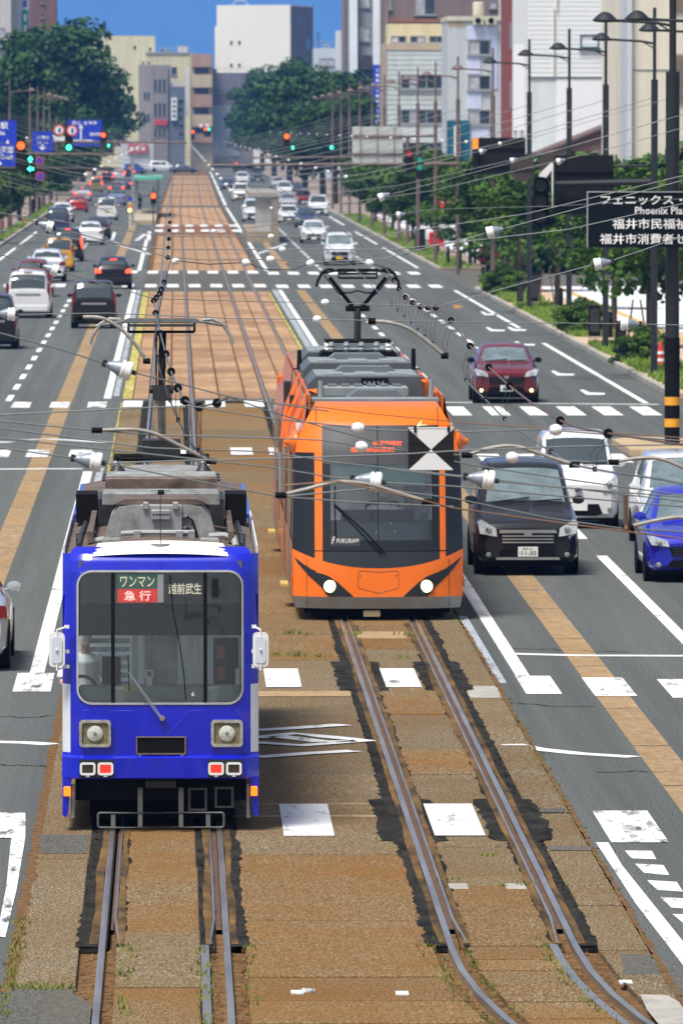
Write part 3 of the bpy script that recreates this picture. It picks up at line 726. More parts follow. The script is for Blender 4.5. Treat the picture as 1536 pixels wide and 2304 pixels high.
# corner strips and the sides, blue above the waist
for s in (-1, 1):
    for (za, zb) in ((1.56, 2.93), (.60, .84)):
        mb.rowpatch(bfn, [(z, s*.95, s*xw) for z in zs(za, zb, 10)], 6)
        if zb < 1: mb.grid([[(s*xw, y, z) for y in (bfn(xw, z)[1], 2.0, 4, 6, 8.7)] for z in zs(za, zb, 2)])
    for (za, zb) in ((1.56, 1.66), (2.5, 2.93)): mb.grid([[(s*xw, y, z) for y in (bfn(xw, z)[1], 2.0, 4, 6, 8.7)] for z in zs(za, zb, 3)])
    ps = [bfn(xw, 2)[1], .36]
    for k in range(5): ps += [1.45+k*1.55, 1.65+k*1.55]
    ps = [(ps[0], ps[1])]+[(1.50+k*1.5, 1.66+k*1.5) for k in range(5)]
    for (ya, yb_) in ps: mb.grid([[(s*xw, ya, z), (s*xw, yb_, z)] for z in (1.66, 2.5)])
mb.build('body', BLUE, blue, smooth=True)
for s in (-1, 1):
    for k in range(6):
        ya, yb_ = (.36, 1.5) if k == 0 else (1.66+(k-1)*1.5, 1.5+k*1.5)
        mb = MB(); mb.quad((s*(xw-.01), ya, 1.66), (s*(xw-.01), yb_, 1.66), (s*(xw-.01), yb_, 2.5), (s*(xw-.01), ya, 2.5)); mb.build('side_window', M['tramglass'], blue)
mb = MB()
for s in (-1, 1):
    mb.rowpatch(bfn, [(z, s*.95, s*xw) for z in zs(.84, 1.56, 6)], 6); mb.grid([[(s*xw, y, z) for y in (bfn(xw, z)[1], 2.0, 4, 6, 8.7)] for z in zs(.84, 1.56, 4)])
mb.build('lower_side_panels', TWHITE, blue, smooth=True)
mb = MB(); mb.rowpatch(bfn, [(2.93, -.95, .95), (2.96, -.94, .94), (3.0, -.9, .9)], 24); mb.build('brow', BLUE, blue, smooth=True)
mb = MB(); mb.grid([[(x*w_, y_+.03*x*x, z_+.012-.03*x*x) for x in [-1+2*i/16 for i in range(17)]] for (w_, y_, z_) in ((.715, .135, 2.925), (.71, .185, 2.962), (.70, .25, 2.992), (.68, .36, 3.018), (.66, .52, 3.045))]); mb.build('brow_panel', mat('brow_white', (.82,.80,.70), .5, var=.05), blue, smooth=True)
mb = MB(); mb.cyl((.0, .34, 2.93), .10, .10, 20); mb.build('beacon', M['greyroof'], blue, smooth=True)
mb = MB(); mb.tube([(0, .38, 3.0), (0, .38, 3.55)], .005, 5); mb.build('antenna', M['darksteel'], blue)
# bumper band, corner skirts
mb = MB()
rows = []
for z, o in ((.565, .03), (.58, .055), (.79, .06), (.81, .03), (.815, 0)):
    rows.append([(x, bfn(x, .7)[1]-o, z) for x in [-xw-.006+(2*xw+.012)*i/30 for i in range(31)]])
mb.grid(rows); mb.build('bumper', BLUE, blue, smooth=True)
for s in (-1, 1):
    mb = MB(); mb.prism([(s*.93, .575), (s*1.034, .575), (s*1.034, .18), (s*1.0, .15), (s*.975, .19), (s*.955, .45)], .10, .5); mb.build('corner_skirt', BLUE, blue)
    mb = MB(); mb.tube([(s*.925, .16, .50), (s*.925, .16, .14)], .022, 8); mb.build('skirt_post', M['steel'], blue)
    mb = MB(); mb.cbox((s*.985, .09, .43), (.07, .05, .10), .008); mb.build('side_marker', M['amber'], blue)
# window gasket, mullions, glass
mb = MB(); ring_fn(mb, WX1-WX0, WZ1-WZ0, .14, (WX0+WX1)/2, (WZ0+WZ1)/2, bfn, .012, inner=.022); mb.build('window_gasket', mat('gasket', (.36,.37,.37), .5, var=.15, scale=5), blue, smooth=True)
for x in (-.50, .472): mb = MB(); mb.rowpatch(bfn, [(z, x-.02, x+.02) for z in zs(WZ0, WZ1, 6)], 2, .014); mb.build('mullion', M['black'], blue)
for x0, x1 in ((WX0, -.52), (-.48, .452), (.492, WX1)):
    mb = MB(); mb.rowpatch(bfn, [(z, x0, x1) for z in zs(WZ0, WZ1, 6)], 4, -.012); mb.build('windscreen_pane', M['tramglass'], blue, smooth=True)
# inside of the cab
CABG = mat('cab_grey_green', (.34,.42,.40), .7, var=.1); CABD = mat('cab_dark', (.006,.007,.010), .9, spec=.1)
mb = MB(); mb.box(-.98, .98, .25, 8.6, .86, .90); mb.box(-.98, .98, 2.6, 2.62, .9, 2.8); mb.box(-.98, .98, .3, 8.6, 2.84, 2.86)
mb.build('cab_shell', mat('cab_shell', (.80,.84,.82), .8, var=.1), blue)
mb = MB(); mb.box(-.86, .86, .13, .55, 1.36, 1.53, .02); mb.build('dashboard', CABG, blue)
mb = MB(); mb.box(-.86, .86, .15, .19, 2.41, 2.86); mb.build('sign_box', mat('sign_box_grey', (.10,.108,.11), .7), blue)
mb = MB(); mb.box(-.86, .86, .19, .23, 2.07, 2.42); mb.build('sun_blind', CABD, blue)
mb = MB(); mb.box(-.36, .36, .225, .24, 2.08, 2.40); mb.build('blind_centre', mat('blind_navy', (.02,.03,.055), .7), blue)
mb = MB()
for x, w in ((-.27, .07), (-.19, .02), (.20, .02), (.32, .07), (.40, .03)): mb.box(x-w/2, x+w/2, 1.0, 1.04, 1.25, 2.3)
mb.build('partition_posts', mat('partition', (.78,.80,.78), .6), blue)
mb = MB(); mb.box(-.17, .18, 1.05, 1.07, 1.3, 2.25); mb.build('partition_door', mat('partition_door', (.34,.38,.37), .4, var=.3, scale=3), blue)
mb = MB(); mb.box(-.1, .1, 1.02, 1.045, 1.95, 2.12); mb.build('notice', mat('notice', (.42,.42,.36), .7, var=.3, scale=20), blue)
mb = MB()
for k in range(7): mb.box(-.80, -.33, .7+k*.02, .72+k*.02, 1.5+k*.09, 1.55+k*.09)
mb.build('seat_slats', mat('slats', (.42,.52,.62), .6, var=.4, scale=6), blue)
for q in ((-.62, -.42, .5, .6, 1.47, 1.82), (.56, .83, .9, .95, 1.5, 2.0)): mb = MB(); mb.box(*q); mb.build('control_box', CABD, blue)
for z in (1.62, 1.85): mb = MB(); mb.box(.60, .68, .86, .9, z-.07, z+.07); mb.build('red_panel', mat('dull_red', (.45,.07,.03), .6), blue)
mb = MB(); ring_xz(mb, rrect(.085, .085, .012, 3, -.12, 1.655), rrect(.055, .055, .008, 3, -.12, 1.655), .3, .33); mb.box(-.15, -.09, .31, .36, 1.47, 1.61); mb.build('card_reader', M['white'], blue)
mb = MB(); mb.box(-.40, -.24, .128, .14, 1.475, 1.555); mb.build('route_card', mat('route_card', (.62,.55,.30), .7), blue)
mb = MB(); mb.box(.79, .85, .14, .17, 1.55, 1.72); mb.build('white_card', M['white'], blue)
mb = MB(); mb.tube([(-.83+.16*math.cos(a), .34, 1.47+.16*math.sin(a)) for a in [math.pi*i/12 for i in range(13)]], .018, 6); mb.build('controller_rim', M['darksteel'], blue)
t_ = seated_driver((-.155-.80, YB+.75, .92), 'driver with a bare forearm behind the blue tram windscreen')
# destination blinds
def board(nm, x0, x1, z0, z1, y, m, parent): mb = MB(); mb.box(x0, x1, y-.012, y, z0, z1); return mb.build(nm, m, parent)
def bx_(px): return (px-359)/214.0
def bz_(py): return (1876-py)/214.0
g = board('sign_green', bx_(262), bx_(352), bz_(1327), bz_(1294), .148, mat('sign_green', (.03,.14,.11), .6, emit=.06, ecol=(.1,.5,.4)), blue); text('ワンマン', .36, .115, (bx_(307), .132, bz_(1311)), mat('cream_letter', (.85,.78,.52), .6, emit=.35, ecol=(1,.9,.6)), g, bold=.012)
g = board('sign_red', bx_(262), bx_(352), bz_(1358), bz_(1327.5), .148, mat('sign_red', (.70,.02,.015), .6, emit=.3, ecol=(1,.05,.03)), blue); text('急 行', .28, .105, (bx_(307), .132, bz_(1342.5)), mat('red_sign_letter', (.88,.80,.72), .6, emit=.45, ecol=(1,.9,.8)), g, bold=.014)
board('sign_white', bx_(352.5), bx_(366), bz_(1358), bz_(1295), .148, mat('sign_white', (.72,.74,.73), .6, emit=.12), blue)
g = board('sign_grey', bx_(367), bx_(456), bz_(1362), bz_(1293), .148, mat('sign_grey', (.075,.078,.08), .6), blue); text('越前武生', .345, .118, (bx_(414.5), .128, bz_(1327)), mat('cream_letter2', (.85,.80,.62), .6, emit=.35, ecol=(1,.92,.7)), g, bold=.012)
text('6', .03, .045, (bx_(432), .005, bz_(1563)), M['lettering_white'], blue, bold=.01)
# wiper
def bp(px, py, off=.03): p = bfn(bx_(px), bz_(py)); return (p[0], p[1]-off, p[2])
mb = MB(); mb.tube([bp(363, 1617, .05), bp(330, 1570, .05), bp(288, 1514, .04)], .007, 6); mb.tube([bp(357, 1615, .05), bp(322, 1566, .05), bp(291, 1520, .04)], .005, 6); mb.build('wiper_arm', M['chrome'], blue)
mb = MB(); mb.tube([bp(286, 1474, .03), bp(289, 1556, .03)], .007, 5); mb.build('wiper_blade', M['darksteel'], blue)
mb = MB(); mb.cyl((bx_(363), -.0, bz_(1617)), .03, -.05, 12, 'y'); mb.build('wiper_pivot', M['chrome'], blue)
mb = MB(); mb.tube([bp(380, 1296, .004), bp(388, 1380, .004), bp(402, 1450, .004), bp(412, 1520, .004), bp(416, 1578, .004)], .006, 5); mb.build('wire_reflection', M['black'], blue)  # black strand modelled on the pane as the reflection of an overhead wire
# head lamps
for px in (211.5, 508.5):
    x, z = bx_(px), bz_(1652)
    mb = MB(); ring_xz(mb, rrect(.335, .285, .04, 4, x, z), rrect(.275, .225, .02, 4, x, z), -.035, .01); h = mb.build('lamp_frame', M['chrome'] if False else mat('lamp_frame', (.50,.49,.45), .4, .6, var=.3, scale=12), blue)
    mb = MB(); mb.box(x-.138, x+.138, -.012, .01, z-.113, z+.113); mb.build('lamp_plate', mat('lamp_plate', (.19,.16,.085), .6, var=.3, scale=14), blue)
    mb = MB(); mb.lathe([(.084, -.012), (.084, -.03), (.06, -.04), (.03, -.046), (.002, -.047)], (x, 0, z), 'y', 24); mb.build('headlamp', mat('lamp_glass', (.52,.55,.50), .15, coat=.7, var=.25, scale=25), blue, smooth=True)
    mb = MB(); mb.lathe([(.022, -.046), (.018, -.052), (.002, -.053)], (x, 0, z), 'y', 12); mb.build('lamp_bulb', mat('lamp_bulb', (.22,.23,.21), .2), blue)
mb = MB(); x0, x1, z0, z1 = bx_(304), bx_(416), bz_(1699), bz_(1659)
ring_xz(mb, [(x0,z0),(x1,z0),(x1,z1),(x0,z1)], [(x0+.012,z0+.012),(x1-.012,z0+.012),(x1-.012,z1-.012),(x0+.012,z1-.012)], -.03, .0); mb.build('route_plate_frame', mat('rusty_frame', (.20,.13,.10), .6, var=.3, scale=20), blue)
mb = MB(); mb.box(x0+.012, x1-.012, -.018, -.001, z0+.012, z1-.012); mb.build('route_plate', M['black'], blue)
for x in (x0+.04, x1-.04): mb = MB(); mb.box(x-.015, x+.015, -.025, .0, z0-.045, z0); mb.build('plate_bracket', M['steel'], blue)
yb = -.06
for cx, reds in ((215, (0, 1)), (504, (1, 0))):
    mb = MB(); mb.box(bx_(cx-39), bx_(cx+39), bfn(bx_(cx), .7)[1]-.066, .02, bz_(1751), bz_(1711)); mb.build('lamp_base', mat('lamp_base_green', (.008,.018,.012), .5), blue)
    for k, red in enumerate(reds):
        x = bx_(cx-20+40*k); z = bz_(1731); y = bfn(x, .7)[1]-.066
        mb = MB(); ring_xz(mb, rrect(.165, .135, .03, 4, x, z), rrect(.118, .088, .012, 4, x, z), y-.02, y-.001); mb.box(x-.02, x+.02, y-.015, y, z-.085, z-.06); mb.build('tail_lamp_frame', M['white'], blue)
        mb = MB(); mb.box(x-.06, x+.06, y-.012, y-.002, z-.045, z+.045); mb.build('tail_lamp', M['red_lens'] if red else mat('dark_lens', (.05,.035,.02), .3), blue)
# faint panel seams
mb = MB()
for pts in ([(186, 1600), (296, 1601), (350, 1660)], [(534, 1600), (424, 1601), (372, 1660)]): mb.tube([bp(a, b, .002) for a, b in pts], .003, 4)
mb.build('panel_seam', mat('seam_blue', (.03,.05,.72), .4), blue)
# mirrors
for s, px in ((-1, 126), (1, 584.5)):
    x = bx_(px); z = bz_(1463)
    mb = MB(); mb.prism(rrect(.165, .36, .045, 5, x, z), -.02, .06); m_ = mb.build('mirror', M['white'], blue)
    mb = MB(); mb.prism(rrect(.11, .28, .04, 5, x, z), -.032, -.02); mb.lathe([(.016, -.032), (.012, -.05), (.002, -.052)], (x, 0, z), 'y', 10); mb.build('mirror_back', mat('mirror_back', (.62,.68,.74), .4), m_)
    mb = MB(); xe = s*.985
    for zz in (z+.21, z-.21): mb.tube([(x, -.01, zz), (xe, .05, zz+.03)], .011, 6)
    mb.tube([(x, -.02, z+.22), (x, -.02, z-.22)], .011, 6)
    for zz in (z+.24, z-.02, z-.18): mb.cbox((xe+s*.0, .06, zz), (.05, .05, .035))
    mb.build('mirror_bracket', M['white'], m_)
for s in (-1, 1): mb = MB(); mb.box(min(s*1.0, s*1.02), max(s*1.0, s*1.02), .5, 8.6, .2, .6); mb.build('shade_skirt', BLUE, blue)  # skirts added to block light and darken the space under the body
# underframe
mb = MB(); mb.box(-.90, .90, .25, 17.5, .32, .62); mb.box(-.75, .75, .6, 2.6, .10, .5); mb.build('underframe', M['black'], blue)
mb = MB(); ring = rrect(1.325, .155, .025, 3, .003, .13); mb.tube([(p[0], -.0, p[1]) for p in ring]+[(ring[0][0], 0, ring[0][1])], .013, 6); mb.build('guard_frame', mat('guard_grey', (.10,.105,.105), .6, .2, var=.2, scale=9), blue)
for x in (-.50, -.215, .215, .50):
    mb = MB(); mb.box(x-.023, x+.023, .0, .018, .06, .2); mb.build('guard_strap', M['greyroof'] if False else mat('guard_strap', (.13,.135,.135), .6), blue)
for x in (-.215, .215): mb = MB(); mb.box(x-.026, x+.026, .02, .05, .2, .47); mb.build('guard_post', mat('guard_post', (.085,.09,.09), .6), blue)
mb = MB(); mb.box(-.16, .16, .03, .2, .47, .56, .02); mb.build('coupler', M['darksteel'], blue)
for cx, cz, w, h in ((.39, .34, .2, .24), (.67, .36, .2, .22)):
    mb = MB(); ring_xz(mb, [(cx-w/2,cz-h/2),(cx+w/2,cz-h/2),(cx+w/2,cz+h/2),(cx-w/2,cz+h/2)], [(cx-w/2+.025,cz-h/2+.02),(cx+w/2-.025,cz-h/2+.02),(cx+w/2-.025,cz+h/2-.02),(cx-w/2+.025,cz+h/2-.02)], .1, .14); mb.build('step_frame', mat('step_frame', (.06,.065,.065), .6), blue)
for x in (-.6, .6):
    for y in (1.2, 2.6): mb = MB(); mb.cyl((x-.05, y, .34), .33, .1, 20, 'x'); mb.build('wheel', M['darksteel'], blue)
# roof
mb = MB(); rows = []
for y in (.32, .8, 1.6, 4, 8.7):
    c = .0 if y < .4 else .06
    rows.append([(x, y+(.22*(abs(x)/1.0)**2 if y < .4 else 0), 3.0+c-.14*(x/.99)**2-(.02 if y < .4 else 0)) for x in [-.99+1.98*i/14 for i in range(15)]])
mb.grid(rows); mb.build('roof', M['roofbrown'], blue, smooth=True)
for s in (-1, 1):
    mb = MB(); mb.box(min(s*1.03, s*1.012), max(s*1.03, s*1.012), .5, 8.7, 2.80, 3.0); mb.build('gutter', M['white'] if False else mat('gutter', (.62,.64,.66), .5, var=.2, scale=6), blue)
    mb = MB(); mb.box(min(s*.78, s*.72), max(s*.78, s*.72), 1.2, 8.0, 3.0, 3.12); mb.build('cable_duct', M['roofbrown'], blue)
    mb = MB(); mb.tube([(s*.87, 1.2, 2.97), (s*.87, 3, 2.98), (s*.84, 8, 2.98)], .03, 6); mb.build('roof_pipe', M['darksteel'], blue)
    mb = MB(); mb.box(min(s*.72, s*.96), max(s*.72, s*.96), 6.2, 7.2, 2.98, 3.3); mb.build('roof_box', M['black'], blue)
    mb = MB(); mb.tube([(s*.7, 1.9, 2.98), (s*.7, 1.9, 3.08), (s*.9, 1.9, 3.06), (s*.9, 1.9, 2.95)], .012, 6); mb.build('roof_handle', M['darksteel'], blue)
    mb = MB(); mb.box(min(s*.42, s*.62), max(s*.42, s*.62), .55, .75, 3.0, 3.08, .015); mb.build('roof_lamp', M['greyroof'], blue)
ac = empty('air_conditioner', (0, 1.6, 3.02)); ac.parent = blue
def trap(w0, w1, y0, y1, z0, z1, r=.12):
    mb = MB(); pr = [(-w0/2, z0), (-w1/2-.03, z1-r), (-w1/2+r*.5, z1-.02), (-w1/2+r*1.6, z1), (w1/2-r*1.6, z1), (w1/2-r*.5, z1-.02), (w1/2+.03, z1-r), (w0/2, z0)]
    mb.prism(pr, y0, y1); return mb
trap(1.20, 1.0, 0, 1.2, 0, .36).build('housing', M['greyroof'], ac, smooth=True)
trap(1.05, .93, .15, 1.25, .36, .42, .05).build('housing_top', M['roofbrown'], ac)
mb = MB(); mb.box(-.225, .225, -.10, .1, .04, .37, .012); mb.build('control_cabinet', mat('cabinet_grey', (.27,.28,.285), .6, var=.1), ac)
mb = MB(); mb.box(-.10, .10, -.16, -.10, .22, .32, .01); v_ = mb.build('vent_box', M['steel'], ac)
mb = MB()
for k in range(6): mb.cyl((-.075+.03*k, -.161, .27), .010, -.004, 8, 'y')
mb.build('vent_holes', M['black'], v_)
for x in (-.16, .16): mb = MB(); mb.box(x-.03, x+.03, -.14, .0, .33, .40, .01); mb.build('cabinet_clip', M['steel'], ac)
for k, z in enumerate((.24, .12)): mb = MB(); mb.cyl((.225, -.02, z), .022, .05, 10, 'x'); mb.build('cable_gland', M['steel'], ac)
mb = MB(); mb.tube([(.28, -.02, .24), (.34, -.03, .2), (.38, -.05, .08), (.40, -.06, -.02)], .012, 6); mb.tube([(.28, -.02, .12), (.35, -.04, .08), (.42, -.06, -.04)], .014, 6); mb.build('cable', M['black'], ac)
mb = MB(); mb.tube([(-.42, 1.38, 3.09), (-.2, 1.36, 3.1), (.36, 1.36, 3.1)], .028, 8); mb.tube([(.52, 1.35, 3.06), (.68, 1.33, 3.07), (.78, 1.25, 3.05), (.80, 1.15, 2.96)], .035, 8); mb.tube([(-.76, 1.3, 3.0), (-.6, 1.3, 3.03)], .035, 8); mb.build('conduit', mat('conduit_grey', (.34,.355,.37), .6), blue, smooth=True)
for x in (-.25, .2, .33): mb = MB(); mb.box(x-.035, x+.035, 1.25, 1.4, 3.02, 3.13, .01); mb.build('conduit_clamp', M['steel'], blue)
rb = empty('resistor_box', (0, 3.6, 3.05)); rb.parent = blue
mb = MB(); mb.box(-.64, .64, 0, .9, .25, .385, .02); mb.build('box_shell', M['greyroof'], rb)
mb = MB(); mb.box(-.52, .52, .1, .8, 0, .25); mb.build('box_feet', M['darksteel'], rb)
mb = MB(); mb.box(-.035, .035, -.01, .5, .27, .39); mb.build('box_slot', M['black'], rb)
mb = MB()
for k in range(14): mb.cyl((-.1+.032*(k % 7), .3+.14*(k//7), .385), .011, .004, 6)
mb.build('drain_holes', M['black'], rb)
for k, y in enumerate((5.0, 5.7, 6.4)):
    mb = MB(); mb.box(-.62, .62, y, y+.28, 3.30, 3.54, .02); mb.build('louvre_box', M['roofbrown'] if k == 0 else M['greyroof'], blue)
    mb = MB(); mb.tube([(-.66, y+.4, 3.5), (.66, y+.4, 3.5)], .02, 6)
    for x in (-.5, 0, .5): mb.cbox((x, y+.4, 3.47), (.06, .06, .08))
    mb.build('roof_bar', M['darksteel'], blue)
mb = MB(); mb.box(-.70, .70, 4.9, 6.9, 3.0, 3.3); mb.build('louvre_base', M['darksteel'], blue)
# pantograph of the blue tram
def pantograph(parent, y, z0, zh, hw, m, head_m, single=False, mastz=None):
    t = empty('pantograph', (0, y, 0)); t.parent = parent
    mb = MB()
    for dy in (-.45, .45): mb.tube([(-.55, dy, z0), (.55, dy, z0)], .03, 6)
    for x in (-.5, .5): mb.tube([(x, -.5, z0), (x, .5, z0)], .03, 6)
    mb.build('base_frame', M['black'], t)
    for x in (-.5, .5):
        for dy in (-.45, .45):
            mb = MB(); mb.lathe([(.04, z0-.16), (.06, z0-.13), (.035, z0-.10), (.06, z0-.07), (.03, z0)], (x, dy, 0), 'z', 10); mb.build('base_insulator', M['porcelain'], t, smooth=True)
    mb = MB(); mb.tube([(-hw, -.12, zh-.05), (-hw*.62, -.12, zh), (hw*.62, -.12, zh), (hw, -.12, zh-.05)], .02, 6); mb.prism([(-hw*.66, zh-.01), (hw*.66, zh-.01), (hw*.5, zh+.035), (-hw*.5, zh+.035)], -.17, -.07); mb.prism([(-hw*.66, zh-.01), (hw*.66, zh-.01), (hw*.5, zh+.035), (-hw*.5, zh+.035)], .07, .17); mb.box(-hw*.5, hw*.5, -.07, .07, zh-.06, zh-.03); mb.build('contact_strip', head_m, t)
    for s in (-1, 1):
        mb = MB(); mb.tube([(s*hw*.62, -.12, zh+.02), (s*hw*.78, -.12, zh+.03), (s*hw*.93, -.12, zh-.03), (s*hw*1.05, -.12, zh-.17), (s*hw*1.08, -.12, zh-.26)], .022, 7); mb.build('horn', M['armtube'] if m is M['steel'] else M['black'], t, smooth=True)
        mb = MB(); mb.tube([(s*hw*.62, .12, zh+.02), (s*hw*.78, .12, zh+.03), (s*hw*.93, .12, zh-.03), (s*hw*1.05, .12, zh-.17)], .02, 7); mb.build('horn', M['armtube'] if m is M['steel'] else M['black'], t, smooth=True)
    mb = MB(); mb.tube([(-hw*.5, 0, zh-.12), (hw*.5, 0, zh-.12)], .018, 6)
    for s in (-1, 1): mb.tube([(s*hw*.5, 0, zh-.12), (s*hw*.5, 0, zh)], .014, 5)
    mb.build('head_carrier', M['black'], t)
    return t
pt = pantograph(blue, 8.6, 3.62, 5.19, .76, M['steel'], mat('strip_grey', (.17,.18,.175), .5, .3, var=.15))
mb = MB(); mb.tube([(0, .3, 3.66), (0, -.1, 4.42)], .05, 8); mb.build('lower_arm', M['armtube'], pt)
mb = MB(); mb.tube([(0, -.1, 4.40), (.015, .1, 5.05)], .042, 8); mb.tube([(-.06, -.1, 4.40), (-.06, .1, 5.05)], .012, 6); mb.build('upper_arm', M['black'], pt)
mb = MB(); mb.cyl((-.14, -.1, 4.41), .05, .28, 10, 'x'); mb.box(-.10, .10, -.16, -.05, 4.28, 4.46); mb.build('knuckle', M['darksteel'], pt)
mb = MB(); mb.box(-.22, .22, -.1, .5, 3.62, 3.82); mb.build('drive_box', M['darksteel'], pt)
mb = MB()
for x in (-.5, .48): mb.lathe([(.09, 3.3), (.11, 3.36), (.07, 3.4), (.11, 3.46), (.06, 3.55), (.02, 3.6)], (x, -.9, 0), 'z', 12)
mb.build('arrester', M['darksteel'], pt, smooth=True)
# rear car of the blue tram
mb = MB(); mb.box(-.95, .95, 8.7, 9.3, .4, 2.9); mb.build('gangway', M['rubber'], blue)
mb = MB(); mb.box(-xw, xw, 9.3, 17.8, 1.56, 2.93); mb.box(-xw, xw, 9.3, 17.8, .3, .84); mb.build('rear_car_body', BLUE, blue)
mb = MB(); mb.box(-xw+.002, xw-.002, 9.302, 17.798, .84, 1.56); mb.build('rear_car_panel', TWHITE, blue)
mb = MB(); mb.grid([[(x, y, 3.03-.10*(x/.99)**2) for x in [-1.0+2*i/10 for i in range(11)]] for y in (9.3, 17.8)]); mb.build('rear_car_roof', M['roofbrown'], blue, smooth=True)
mb = MB(); trap(1.2, 1.0, 11, 13, 3.0, 3.36).build('rear_air_conditioner', M['greyroof'], blue, smooth=True)
for s in (-1, 1):
    for k in range(6, 10):
        y = 1.1+k*1.55; mb = MB(); mb.box(min(s*xw-.004*s, s*(xw+.008)), max(s*xw-.004*s, s*(xw+.008)), y, y+1.2, 1.66, 2.5); mb.build('side_window', M['car_glass'], blue)

# ================================================================== orange tram
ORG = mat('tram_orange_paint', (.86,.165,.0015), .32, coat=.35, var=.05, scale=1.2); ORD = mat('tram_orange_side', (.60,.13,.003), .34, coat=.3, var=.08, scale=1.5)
YO = YOF(1400); org = empty('orange_tram', (3.05, YO, 0), 0, 'orange low floor tram with lit headlamps and grey roof boxes', 'tram')
SO = SC(YO)
def ox_(px): return (px-851.0)/SO
def oz_(py): return (1400-py)/SO
def oprof(z):
    pts = [(.0, .16), (.2, .10), (.36, .0), (.83, .03), (1.3, .12), (2.0, .32), (2.6, .55), (2.95, .74), (3.12, .95), (3.22, 1.25), (3.26, 1.6)]
    for (a, b) in zip(pts[:-1], pts[1:]):
        if z <= b[0]: t = (z-a[0])/(b[0]-a[0]); return a[1]+(b[1]-a[1])*t
    return pts[-1][1]
def ohw(z):
    pts = [(.0, 1.20), (.2, 1.25), (.36, 1.28), (1.2, 1.285), (2.4, 1.26), (2.75, 1.19), (2.95, 1.10), (3.12, 1.0), (3.26, .92)]
    for (a, b) in zip(pts[:-1], pts[1:]):
        if z <= b[0]: t = (z-a[0])/(b[0]-a[0]); return a[1]+(b[1]-a[1])*t
    return pts[-1][1]
def ofn(x, z): return (x, oprof(z)+.42*(abs(x)/1.285)**3.2, z)
def osheet(name, rows, m, nx=12, off=0.0, smooth=True, parent=None):
    mb = MB(); mb.rowpatch(ofn, rows, nx, off); return mb.build(name, m, parent or org, smooth=smooth)
MASK = mat('mask_black', (.008,.009,.011), .22, coat=.2); MASKG = mat('mask_grey', (.030,.033,.038), .5)
def edge(z): return [(z, -ohw(z), ohw(z))][0]
def zl(x): return .80+.16*(abs(x)/1.0)**2.2     # lower edge of the black mask
osheet('skirt', [edge(z) for z in (.19, .22, .29, .37)], mat('skirt_grey', (.30,.31,.31), .5, var=.08), 24)
# lower orange apron, its top edge rising to the sides
mb = MB(); xs = [-1.285+2.57*i/28 for i in range(29)]
mb.grid([[ofn(x*ohw(.37+(zl(x)-.37)*t)/1.285, .37+(zl(x)-.37)*t) for x in xs] for t in (0, .2, .4, .6, .8, 1.0)]); mb.build('apron', ORG, org, smooth=True)
def col(name, xa, xb, z1, m, nx=4, za=None):
    mb = MB(); rows = []
    for t in [i/14 for i in range(15)]:
        r = []
        for i in range(nx+1):
            u = i/nx; z0 = za if za is not None else None
            x_ = xa+(xb-xa)*u; zz0 = zl(x_) if za is None else za
            z = zz0+(z1-zz0)*t
            A = math.copysign(min(abs(xa), ohw(z)), xa) if abs(xa) > 1.0 else xa
            B = math.copysign(min(abs(xb), ohw(z)), xb) if abs(xb) > 1.0 else xb
            r.append(ofn(A+(B-A)*u, z))
        rows.append(r)
    mb.grid(rows); return mb.build(name, m, org, smooth=True)
CG = (-.835, .93); ST = .115
col('corner_mask', -1.285, -.95, 2.52, MASK); col('corner_mask', 1.02, 1.285, 2.52, MASK)
col('orange_stripe', -.95, -.835, 2.52, ORG); col('orange_stripe', .93, 1.02, 2.52, ORG)
osheet('corner_top', [(z, -ohw(z), -.835) for z in zs(2.52, 2.93, 4)], ORG, 6); osheet('corner_top', [(z, .93, ohw(z)) for z in zs(2.52, 2.93, 4)], ORG, 6)
osheet('brow', [(z, -ohw(z), ohw(z)) for z in zs(2.93, 3.26, 8)], ORG, 28)
mb = MB(); mb.grid([[ofn(x, zl(x)+(1.06-zl(x))*t) for x in [CG[0]+(CG[1]-CG[0])*i/16 for i in range(17)]] for t in (0, .33, .66, 1)]); mb.build('lower_panel', mat('panel_black', (.016,.018,.022), .3, coat=.3), org, smooth=True)
osheet('display_mask', [(z, CG[0], CG[1]) for z in zs(2.36, 2.93, 6)], MASKG, 14)
osheet('windscreen', [(z, CG[0], CG[1]) for z in zs(1.06, 2.36, 8)], M['tramglass'], 14)
mb = MB(); mb.rowpatch(ofn, [(z, CG[0], CG[0]+.12) for z in zs(1.06, 2.36, 5)], 2, .004); mb.rowpatch(ofn, [(z, CG[1]-.12, CG[1]) for z in zs(1.06, 2.36, 5)], 2, .004); mb.rowpatch(ofn, [(z, CG[0]+.12, CG[1]-.12) for z in (1.06, 1.16, 1.22)], 8, .004); mb.build('windscreen_frit', MASK, org, smooth=True)
mb = MB(); mb.rowpatch(ofn, [(z, -.006, .006) for z in zs(1.2, 2.93, 8)], 1, .005); mb.build('screen_seam', M['black'], org)
# led display
LED = emitter('led_red', (1.0,.10,.02), 1.6)
for (px, py, w, tx) in ((873, 1008, 66, '普通田原町'), (840, 1022, 100, '福井駅田原町')):
    x, z = ox_(px), oz_(py)+.05; p = ofn(x, z); text(tx, w/SO, .075, (x, p[1]-.012, z), LED, org, 'display_text')
